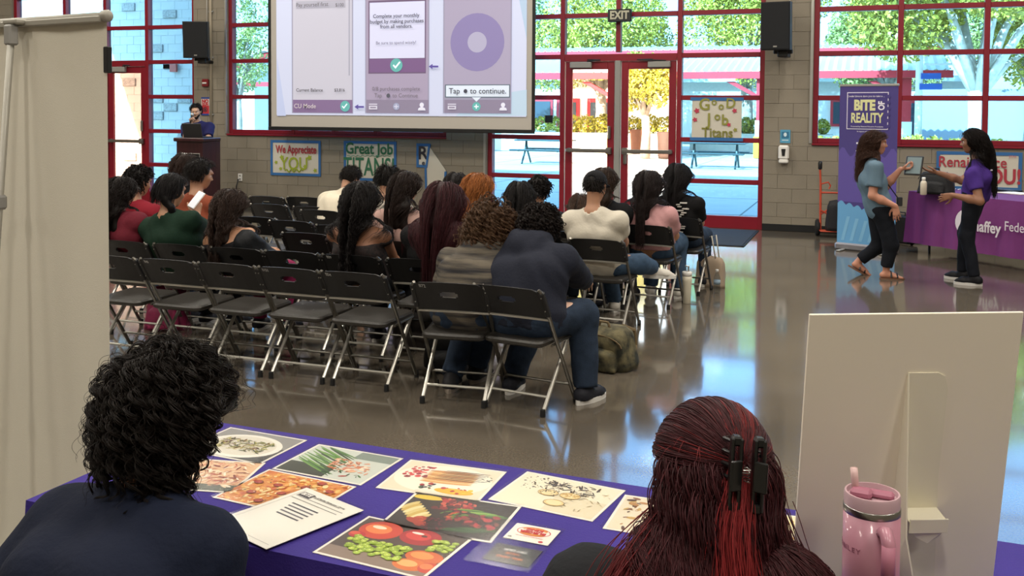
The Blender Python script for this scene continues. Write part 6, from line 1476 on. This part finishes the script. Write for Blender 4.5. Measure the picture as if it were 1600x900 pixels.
# text sheet
t, ell, quad, done, rg = sheet('white instruction sheet with small print beside the man in navy', [(386, 800), (422, 781.5), (541, 801), (452, 866)], w_=.216, d_=.279, name='instruction_sheet', cat='paper', group=None, lift=.0056, bg='#efebdf')
quad('#3a3440', .06, .86, .28, .95)
for k, (a, b) in enumerate(((.30, .78), (.06, .92), (.06, .9))): quad('#8a8680', a, .90 - .055 * k, b, .912 - .055 * k)
for k in range(5): quad('#6a6770' if k % 2 else '#4a4852', .22 + .02 * k, .70 - .055 * k, .70, .722 - .055 * k)
quad('#b9b4aa', .03, .02, .04, .98); quad('#b9b4aa', .03, .03, .97, .037); done()
text('BITE', .018, t, M['paper'], (-.067, .108, .0022), (0, 0, 0), bold=.0006, ext=.0001)
text('Bite of Reality: Restaurant / Dining', .0085, t, M['ink'], (.012, .112, .0022), (0, 0, 0), ext=.0001)
# restaurant card in a clear pouch (read from the far side of the table)
C4 = [(738, 881), (814, 811), (893, 824), (835, 898)]
P4 = [onz(*c, ZT) for c in C4]
t = thing('menu_card', 'clear pouch with burger restaurant gift cards beside the red haired woman', 'card', tuple((onz(812, 846, ZT + .0005)).tolist()), radians(-3))
MB().poly([(-.075, -.137, .0028), (.075, -.137, .0028), (.075, .098, .0028), (-.075, .098, .0028)]).build('sleeve', M['sleeve'], t)
cm_ = MB(); cm_.col('#efe8da').box((.012, .045, .0008), (.108, .085, .001)); cm_.col('#1c191b').box((.012, -.070, .0008), (.108, .085, .001))
for c_, x, y, rx, ry in (('#c02028', .012, .056, .041, .0235), ('#efe8da', .012, .056, .0385, .021), ('#d8862a', .012, .066, .030, .012), ('#d8862a', .012, .046, .030, .011), ('#efe8da', .012, .056, .0355, .0105)): cm_.col(c_).disc((x, y, .0014 + .00003 * rx * 0 + .00004 * len(cm_.f) * .05), rx, ry, 20)
cm_.col('#c02028').disc((.045, .012, .0016), .006, .005, 10); cm_.build('card_print', M['glossprint'], t, colors=True)
for b_, y, h_ in (('BURGER', .0610, .0150), ('KING', .0475, .0150)): text(b_, h_, t, ink('#c02028'), (.012, .112 - y, .0021), (0, 0, pi), bold=.0009, ext=.0001, sx=1.12)
text('Where taste is king for you', .006, t, ink('#c02028'), (.012, .026, .0021), (0, 0, pi), ext=.0001); text('$5', .010, t, M['ink'], (-.03, .014, .0021), (0, 0, pi), ext=.0001)
text('TRY OUR', .013, t, M['paper'], (.012, -.052, .0021), (0, 0, pi), bold=.0004, ext=.0001); text('VALUE', .011, t, ink('#c8642a'), (.012, -.068, .0021), (0, 0, pi), bold=.0004, ext=.0001); text('MEAL DEALS', .011, t, ink('#c8642a'), (.012, -.087, .0021), (0, 0, pi), bold=.0004, ext=.0001)
# two more pictures, mostly behind the red haired woman
t, ell, quad, done, rg = sheet('food picture partly hidden behind the left side of the red hair', [(945, 829), (1000, 775), (1150, 800), (1105, 850)])
quad('#e6d9bc', 0, 0, 1, 1); scatter(ell, rg, ['#c9a45c', '#8a5a34', '#efe2c4', '#b9864a', '#5a3a2a'], 120, .05, .95, .05, .95, .015, .06, .6); done()
t, ell, quad, done, rg = sheet('food picture half hidden between the red hair and the white board', [(1130, 850), (1180, 800), (1250, 808), (1260, 870)])
quad('#efe0b4', 0, 0, 1, 1); scatter(ell, rg, ['#d8b24a', '#efd88a', '#b9863a', '#8a6a3a'], 90, .05, .95, .05, .95, .015, .06, .6); done()

# ---- white foam board on an easel back
ZB = 2.26
def cz(px, py, Z): d = _ray(px, py); f_ = CM @ np.array([0, 0, -1.0]); return CP + d * Z
bl = cz(1243, 900, 1.98); tl_ = cz(1267, 494, 1.86); tr_ = cz(1596, 484, 1.87); br = cz(1562, 900, 1.99)
ex_ = nrm((tr_ - tl_) + (br - bl)); upv = (tl_ + tr_ - bl - br) / 2; upv = nrm(upv - ex_ * (upv @ ex_)); nv = np.cross(ex_, upv)
wd = (np.linalg.norm(tr_ - tl_) + np.linalg.norm(br - bl)) / 2; topc = (tl_ + tr_) / 2; hgt = (topc[2] - ZT) / upv[2]; cen = topc - upv * hgt
t = thing('foam_board', 'large white foam board standing on the near table with an easel back', 'board', tuple(cen.tolist()))
RB_ = Matrix(np.stack([ex_, nv * -1, upv], 1).tolist())
if RB_.determinant() < 0: RB_ = Matrix(np.stack([ex_, nv, upv], 1).tolist())
t.rotation_euler = RB_.to_euler()
skew = ((tl_ - cen) @ ex_) + wd / 2
brd = MB(); brd.box((0, 0, hgt / 2), (wd, .006, hgt), ch=.001); brd.build('board_sheet', mat('foam_board_white', '#ece4d2', .8), t)
sgn = 1 if (RB_ @ Vector((0, 1, 0))).dot(Vector((CP - cen).tolist())) > 0 else -1
M['easel'] = mat('easel_card', '#e6e0cb', .8)
# easel back: a long folded card strut with a locking tab
ecx = (cz(1447, 600, 1.88) - cen) @ ex_; eh = hgt * .80
prof = [(-.050, 0), (-.038, eh * .45), (-.032, eh * .96), (-.030, eh), (.026, eh), (.040, eh * .985), (.048, eh * .93), (.046, eh * .55), (.060, 0)]
MB().prism([(ecx + x, z) for x, z in prof], .003, .0055, Matrix([[1, 0, 0, 0], [0, 0, sgn, 0], [0, 1, 0, 0], [0, 0, 0, 1]])).build('easel_panel', M['easel'], t)
lg = MB(); y0, y1 = sgn * .006, sgn * .075
lg.add([(ecx - .032, y0, eh), (ecx - .029, y0, eh), (ecx - .040, y1, .36 * eh), (ecx - .037, y1, .36 * eh), (ecx - .012, y1 * 1.5, .0), (ecx - .009, y1 * 1.5, 0), (ecx - .050, y0, 0.0), (ecx - .047, y0, 0.0), (ecx - .038, y0, eh * .45), (ecx - .035, y0, eh * .45)],
       [(0, 2, 8), (2, 4, 6, 8), (1, 9, 3), (3, 9, 7, 5), (0, 1, 3, 2), (2, 3, 5, 4), (0, 8, 9, 1), (8, 6, 7, 9), (4, 5, 7, 6)]).build('easel_leg', M['easel'], t)
tb = MB(); tb.box((ecx + .012, sgn * .030, eh * .40), (.075, .05, .003), ch=.001); tb.box((ecx + .012, sgn * .055, eh * .385), (.075, .003, .03), ch=.001)
tb.add([(ecx - .02, sgn * .056, eh * .37), (ecx + .045, sgn * .056, eh * .37), (ecx + .035, sgn * .05, eh * .33), (ecx + .015, sgn * .05, eh * .30), (ecx - .01, sgn * .05, eh * .33)], [(0, 1, 2, 3, 4)]); tb.build('locking_tab', M['easel'], t)

# ---- pink tumbler mug with handle and straw
M['pink'] = mat('pink_enamel', '#b57d8e', .38, coat=.3); M['pinkd'] = mat('pink_silicone', '#a96a7e', .5); M['cup'] = glassmat('clear_lid', (.93, .88, .88), 1.2, .1)
ZM = 1.79; mp = cz(1360, 900, ZM); mx, my = float(mp[0]), float(mp[1]); k = 1.0
ltop = float(cz(1360, 766, ZM)[2]); hh = ltop - ZT
t = thing('insulated_mug', 'pink insulated mug with handle and straw in front of the white board', 'mug', (mx, my, ZT), YAW - radians(27))
rb = 85 / (2 * F / ZM); prof = [(rb * .72, 0), (rb * .78, .004), (rb * .82, hh * .26), (rb * .98, hh * .33), (rb, hh * .37), (rb, hh * .875)]
MB().lathe(prof, n=36).build('body', M['pink'], t, True); MB().lathe([(rb * 1.004, hh * .875), (rb * 1.01, hh * .882), (rb * 1.01, hh * .915), (rb * .99, hh * .92)], n=36).build('steel_band', M['steel'], t, True)
autosmooth(MB().lathe([(rb * .985, hh * .92), (rb * .99, hh * .985), (rb * .96, hh), (rb * .90, hh), (rb * .88, hh * .965), (rb * .3, hh * .962), (.001, hh * .962)], n=36).build('lid', mat('lid_frosted', '#c4a4ac', .3), t), 40)
MB().box((-rb * .35, -rb * .2, hh * .995), (rb * .75, rb * .55, .016), ch=.005).build('lid_tab', M['pinkd'], t); MB().box((rb * .3, rb * .1, hh * .985), (rb * .9, .02, .012), ch=.004).build('lid_bar', M['pinkd'], t)
MB().tube([(-rb * .55, -.0, hh * .97), (-rb * .62, .0, hh + .018), (-rb * .66, .0, hh + .038)], .0065, 10).build('straw', mat('straw_clear', '#d8b6b4', .25), t, True)
hp_ = [(rb * .42, -rb * .75, hh * .80), (rb * .62, -rb * 1.15, hh * .83), (rb * .75, -rb * 1.35, hh * .77), (rb * .75, -rb * 1.35, hh * .60), (rb * .75, -rb * 1.32, hh * .36), (rb * .60, -rb * 1.1, hh * .25), (rb * .40, -rb * .62, hh * .24)]
MB().tube(hp_, [.011, .012, .012, .012, .012, .012, .011], 12).build('handle', M['pink'], t, True); MB().tube([tuple(Vector(hp_[2]) + Vector((0, -.003, .0))), tuple(Vector(hp_[3]) + Vector((0, -.003, -.02)))], .0118, 12).build('handle_grip', M['pinkd'], t, True)
MB().lathe([(rb * .80, hh * .325), (rb * .985, hh * .415), (rb * .985, hh * .42)], n=36).build('shadow_line', M['pinkd'], t, True) if False else None
for b_, dz, sz in (('STANLEY', .0, .0125),):
    for i, ch_ in enumerate(b_):
        a = radians(-178 + i * 11.5); text(ch_, sz, t, M['pinkd'], (rb * 1.01 * cos(a), rb * 1.01 * sin(a), hh * .66 + dz), (pi / 2, 0, a + pi / 2), bold=.0003, ext=.0002)

# ---- retractable banner seen from behind, at the left
rz = -.185; W3 = .86; rx, ry = -2.313, -12.10; c3 = (rx - cos(rz) * W3 / 2, ry - sin(rz) * W3 / 2)
t = thing('retractable_banner', 'plain back of a white retractable banner at the left edge', 'banner', (c3[0], c3[1], 0), rz)
M['bback'] = mat('banner_back', '#d3cebf', .75, bump=.12, bscale=300, noise=.03, nscale=2)
vs, fs = [], []; nx, nz = 24, 6
for j in range(nz + 1):
    for i in range(nx + 1):
        u = i / nx; x = (u - .5) * W3; vs.append((x, .004 * sin(u * 9) + .0025 * sin(u * 17 + .3 * j), .09 + (1.985 - .09) * j / nz))
for j in range(nz):
    for i in range(nx): a = j * (nx + 1) + i; fs.append((a, a + 1, a + nx + 2, a + nx + 1))
MB().add(vs, fs).build('banner_sheet', M['bback'], t, True)
MB().box((0, 0, .05), (W3 + .04, .16, .10), ch=.03).build('base_case', M['alu'], t)
for s in (-1, 1): MB().box((s * .3, 0, .012), (.07, .46, .02), ch=.008).build('foot', M['alu'], t)
M['rail'] = mat('rail_paint', '#9b988e', .45, metal=.2)
MB().tube([(-W3 / 2 - .01, -.004, 1.995), (W3 / 2 - .005, -.004, 1.995)], .0135, 12).build('top_rail', M['rail'], t, True); MB().box((0, -.02, 1.985), (W3, .012, .022), ch=.004).build('rail_lip', M['rail'], t)
MB().lathe([(.012, 0), (.0195, .004), (.0195, .026), (.014, .032)], (W3 / 2 - .012, -.004, 1.995), 14, Matrix.Rotation(pi / 2, 3, 'Y')).build('end_cap', M['rail'], t, True)
MB().tube([(-.02, -.20, .08), (.005, -.05, 1.96)], .0115, 10).build('pole', M['rail'], t, True)
MB().box((.005, -.052, 1.945), (.038, .035, .07), ch=.006).build('pole_hook', M['grey'], t); MB().box((.005, -.035, 1.99), (.075, .05, .018), ch=.005).build('hook_plate', M['rail'], t)
for z in (1.38, .75): y = -.20 + .15 * (z - .08) / 1.88; MB().box((-.02 + .025 * (z - .08) / 1.88, y, z), (.036, .04, .05), ch=.008).build('pole_joint', M['grey'], t)
MB().box((W3 / 2 + .004, .0, 1.855), (.022, .02, .085), ch=.003).build('edge_clip', M['black'], t)

# ================================================================== THE TWO VENDORS AT THE NEAR TABLE
k_ = chair('V1', -1.44, -13.08, 'black folding chair under the curly haired man in navy'); chair('V2', -.30, -13.10, 'black folding chair under the red haired woman')
hc1 = cz(266, 650, 2.16)
def curls_big(I):
    rg = np.random.default_rng(41); m = hairm('#17120f'); cap = cap_mesh(I, m, .020, h=.008, noise=.005, back=.03)
    A, c, s = I['A'], I['head'], I['s']
    av = [(I['nk'], I['ch'], .09)]
    S = clump(strands(c, A, 520, .125, 30, rg, s, vol=.034, grav=.22, curl=.0125, wlen=.052, back=.35, lift=1.0, off=.010, avoid=av), 14, .0042, rg); strand_obj(S, cap, m, .0008, I['base'], taper=.5)
    S = clump(strands(c, A, 260, .15, 30, rg, s, vol=.044, grav=.20, curl=.015, wlen=.060, back=.2, lift=1.2, off=.010, avoid=av), 9, .0035, rg); strand_obj(S, cap, m, .0008, I['base'], 'loose_curls', .5)
    S = strands(c, A, 260, .15, 28, rg, s, vol=.050, grav=.14, curl=.008, wlen=.05, back=.2, lift=1.4, off=.010, stiff=.8, avoid=av); strand_obj(S, cap, m, .0005, I['base'], 'stray_strands', .5)
    S = clump(strands(c, A, 150, .12, 24, rg, s, vol=.02, grav=.34, curl=.010, wlen=.045, back=.5, lift=.5, off=.01, region=lambda d: (d[:, 2] < .0) & (d[:, 1] < .2), avoid=av), 12, .0035, rg); strand_obj(S, cap, m, .0008, I['base'], 'nape_curls', .5)
I1f = person('man with dark curly hair in a navy shirt at the near table', (-1.45, -13.08), radians(-8), (-1.43, -13.16, .50), tuple(hc1), None, None, s=1.02, bulk=1.16, nkd=.165, skin='tan', tcol='#10172a', sleeve=.62, hpitch=.30, hyaw=-.25, hands=True, h=.011, sd=31, shw=.185, hair=curls_big, legc='#20242e', fold=.005,
    handL=tuple(V3(-1.60, -12.93, .60)), handR=tuple(V3(-1.38, -12.93, .60)))
hc2 = cz(1110, 735, 1.79)
RED, DKR = '#36161a', '#5a1c1e'
def hair_red(I):
    rg = np.random.default_rng(42); m = hairm(RED); m2 = hairm('#641f20'); A, c, s = I['A'], I['head'], I['s']; R, bk = I['r'], -I['f']
    p0 = c + A @ V3(0, -.06, -.02); p1 = I['nk'] + bk * .06 + V3(0, 0, .03); p2 = I['shc'] + bk * .12 + V3(0, 0, -.06); p3 = I['ch'] + bk * .15 + V3(0, 0, -.05)
    ex = [('c', p0 + R * q * .03, p1 + R * q * .055, .062, .055) for q in (-1, 1)] + [('c', p1 + R * q * .055, p2 + R * q * .10, .050, .036) for q in (-1, 1)] + [('c', p2 + R * q * .10, p3 + R * q * .115, .036, .02) for q in (-1, 1)] + [('c', p1, p2, .05, .045), ('c', p2, p3, .045, .03)]
    cap = cap_mesh(I, m, .012, ex, h=.009, ear=True)
    av = av_prims(I)
    CL = c + A @ V3(.030, -.108, .035); cen = c + A @ V3(0, -.008, .022)
    kk = np.arange(9000); z_ = 1 - 2 * (kk + .5) / 9000; rr_ = np.sqrt(1 - z_ * z_); d0 = np.stack([rr_ * np.cos(pi * (3 - sqrt(5)) * kk), rr_ * np.sin(pi * (3 - sqrt(5)) * kk), z_], 1)
    d0 = d0[scalp_ok(d0) & (d0[:, 2] > -.30 - .25 * d0[:, 1]) & ~((d0[:, 1] > -.36) & (d0[:, 2] < .10))]; d0 = d0 + rg.normal(size=d0.shape) * .015; d0 /= np.linalg.norm(d0, axis=1)[:, None]
    rad = V3(.102, .107, .102); dc = (CL - cen) @ A / rad; dc /= np.linalg.norm(dc); dcl = dc + rg.normal(size=d0.shape) * .05; dcl /= np.linalg.norm(dcl, axis=1)[:, None]
    om = np.arccos(np.clip((d0 * dcl).sum(1), -1, .9999))[:, None]; tt = np.linspace(0, 1, 20)
    dr_ = (np.sin((1 - tt) * om) / np.sin(om))[:, :, None] * d0[:, None] + (np.sin(tt * om) / np.sin(om))[:, :, None] * dcl[:, None]
    sag = np.sin(tt * pi)[None] * np.clip(.10 - d0[:, 2:3] * .12, -.02, .2); dr_[:, :, 2] -= sag
    lay_ = 1 + rg.uniform(.0, .10, (len(d0), 1)) * np.sin(np.clip(tt * 1.4 + .15, 0, 1) * pi * .5)[None]
    up = cen + ((dr_ / np.linalg.norm(dr_, axis=2)[:, :, None]) * lay_[:, :, None] * rad) @ A.T
    isred = (np.abs(d0[:, 0] - .22) < .22) & (d0[:, 2] > .35) & (rg.random(len(d0)) < .75) | (rg.random(len(d0)) < .06)
    strand_obj(up[~isred], cap, m, .0009, I['base'], 'swept_back_strands'); strand_obj(up[isred], cap, m2, .0009, I['base'], 'red_streak_strands')
    low = strands(c, A, 3800, .44, 30, rg, s, vol=.026, grav=.40, wave=.010, wlen=.13, back=1.3, lift=.1, off=.016, avoid=av, narrow=.8, region=lambda d: (d[:, 2] < .30) & (d[:, 1] < -.12)); strand_obj(low, cap, m, .0009, I['base'], 'loose_strands')
    isr = rg.random(len(low)) < .0
    # red length hanging from the clip and down the left shoulder
    def fall(n, a, pts, spread, sp1, seg=26):
        t = np.linspace(0, 1, seg); ctrl = np.array([a] + pts); kx = np.linspace(0, 1, len(ctrl)); base_ = np.stack([np.interp(t, kx, ctrl[:, i]) for i in range(3)], 1)
        for _ in range(3): base_[1:-1] = (base_[:-2] + 2 * base_[1:-1] + base_[2:]) / 4
        o = rg.normal(size=(n, 3)); w_ = spread + (sp1 - spread) * t; S = base_[None] + o[:, None, :] * w_[None, :, None]
        ph_ = rg.uniform(0, 6, (n, 1)); S[:, :, 0] += .004 * np.sin(9 * t[None] + ph_); return S
    strand_obj(fall(1500, CL + V3(0, -.022, -.02), [CL + V3(-.002, -.060, -.10), CL + V3(.008, -.095, -.20), CL + V3(.018, -.125, -.34)], .009, .020), cap, hairm('#762325'), .0008, I['base'], 'red_streak_strands')
    L0 = c + A @ V3(-.080, -.055, -.085)
    strand_obj(fall(1500, L0, [L0 + V3(-.045, -.075, -.07), L0 + V3(-.075, -.12, -.16), L0 + V3(-.09, -.14, -.30)], .014, .030), cap, hairm('#581a1d'), .0008, I['base'], 'red_streak_strands')
    strand_obj(fall(1000, L0 + V3(.03, -.03, .0), [L0 + V3(.0, -.095, -.09), L0 + V3(-.01, -.13, -.19), L0 + V3(-.005, -.15, -.32)], .016, .030), cap, m, .0008, I['base'], 'loose_strands')
    R0 = c + A @ V3(.085, -.04, -.06)
    strand_obj(fall(1500, R0, [R0 + V3(.03, -.055, -.08), R0 + V3(.055, -.085, -.17), R0 + V3(.06, -.11, -.30)], .014, .028), cap, hairm('#3a1518'), .0008, I['base'], 'loose_strands')
    fz = strands(c, A, 70, .05, 12, rg, s, vol=.03, grav=.10, back=1.2, lift=.4, off=.01, stiff=.85, region=lambda d: (d[:, 2] < .5) & (d[:, 1] < 0)); strand_obj(fz, cap, m2, .0004, I['base'], 'stray_strands')
    return CL
I2f = person('woman with red streaked dark hair in a claw clip at the near table', (-.30, -13.10), radians(6), (-.27, -13.14, .50), tuple(hc2), None, None, s=.98, bulk=1.2, nkd=.165, skin='rosy', tcol='#15161a', sleeve=.66, hpitch=.10, hyaw=.22, hands=True, h=.011, sd=32, shw=.205, hair=None, legc='#17191f', fold=.005,
    handL=tuple(V3(-.42, -12.93, .60)), handR=tuple(V3(-.16, -12.93, .60)))
CLp = hair_red(I2f)
# the claw clip
Ac = I2f['A']; t = thing('claw_hair_clip', 'black claw clip holding the red streaked hair', 'hair clip', tuple(CLp + Ac @ V3(.002, -.034, -.002)))
t.rotation_euler = (Matrix(Ac.tolist()) @ Matrix.Rotation(radians(4), 3, 'Y')).to_euler()
def claw(sx):
    mb = MB(); out = [(-.052, -.004), (-.050, .012), (.050, .014), (.053, -.004), (.034, -.014), (-.034, -.014)]
    for z0, z1, w0 in ((-.062, -.046, .012), (.046, .062, .012)): mb.box((sx * .019, -.008, (z0 + z1) / 2), (.016, .024, z1 - z0), ch=.003)
    for xo in (.012, .026): mb.box((sx * xo, -.012, 0), (.006, .020, .118), ch=.002)
    for kz in range(6): mb.tube([(sx * .024, -.004, -.05 + .02 * kz), (sx * .034, .020, -.05 + .02 * kz), (sx * .022, .038, -.05 + .02 * kz)], [.004, .0035, .0015], 6)
    return mb
M['clip'] = mat('clip_plastic', '#0d0f10', .3, coat=.4)
claw(-1).build('jaw', M['clip'], t); claw(1).build('jaw', M['clip'], t)
for s in (-1, 1): MB().box((s * .020, -.026, .0), (.024, .006, .05), rot=Matrix.Rotation(s * radians(-35), 3, 'Z'), ch=.002).build('finger_tab', M['clip'], t)
MB().tube([(.006 * cos(a * 2.2), -.014 + .006 * sin(a * 2.2), -.012 + .0015 * a) for a in range(17)], .0012, 5).build('spring', M['steel'], t)
ew = I2f['head'] + Ac @ (V3(-.079, -.004, -.034) * .98)
tag(MB().tube([tuple(V3(0, .009 * sin(a), -.010 + .010 * cos(a))) for a in [2 * pi * k / 14 for k in range(15)]], .0013, 6).build('hoop_earring', M['steel'], I2f['body'], True, loc=tuple(ew - I2f['base'])))
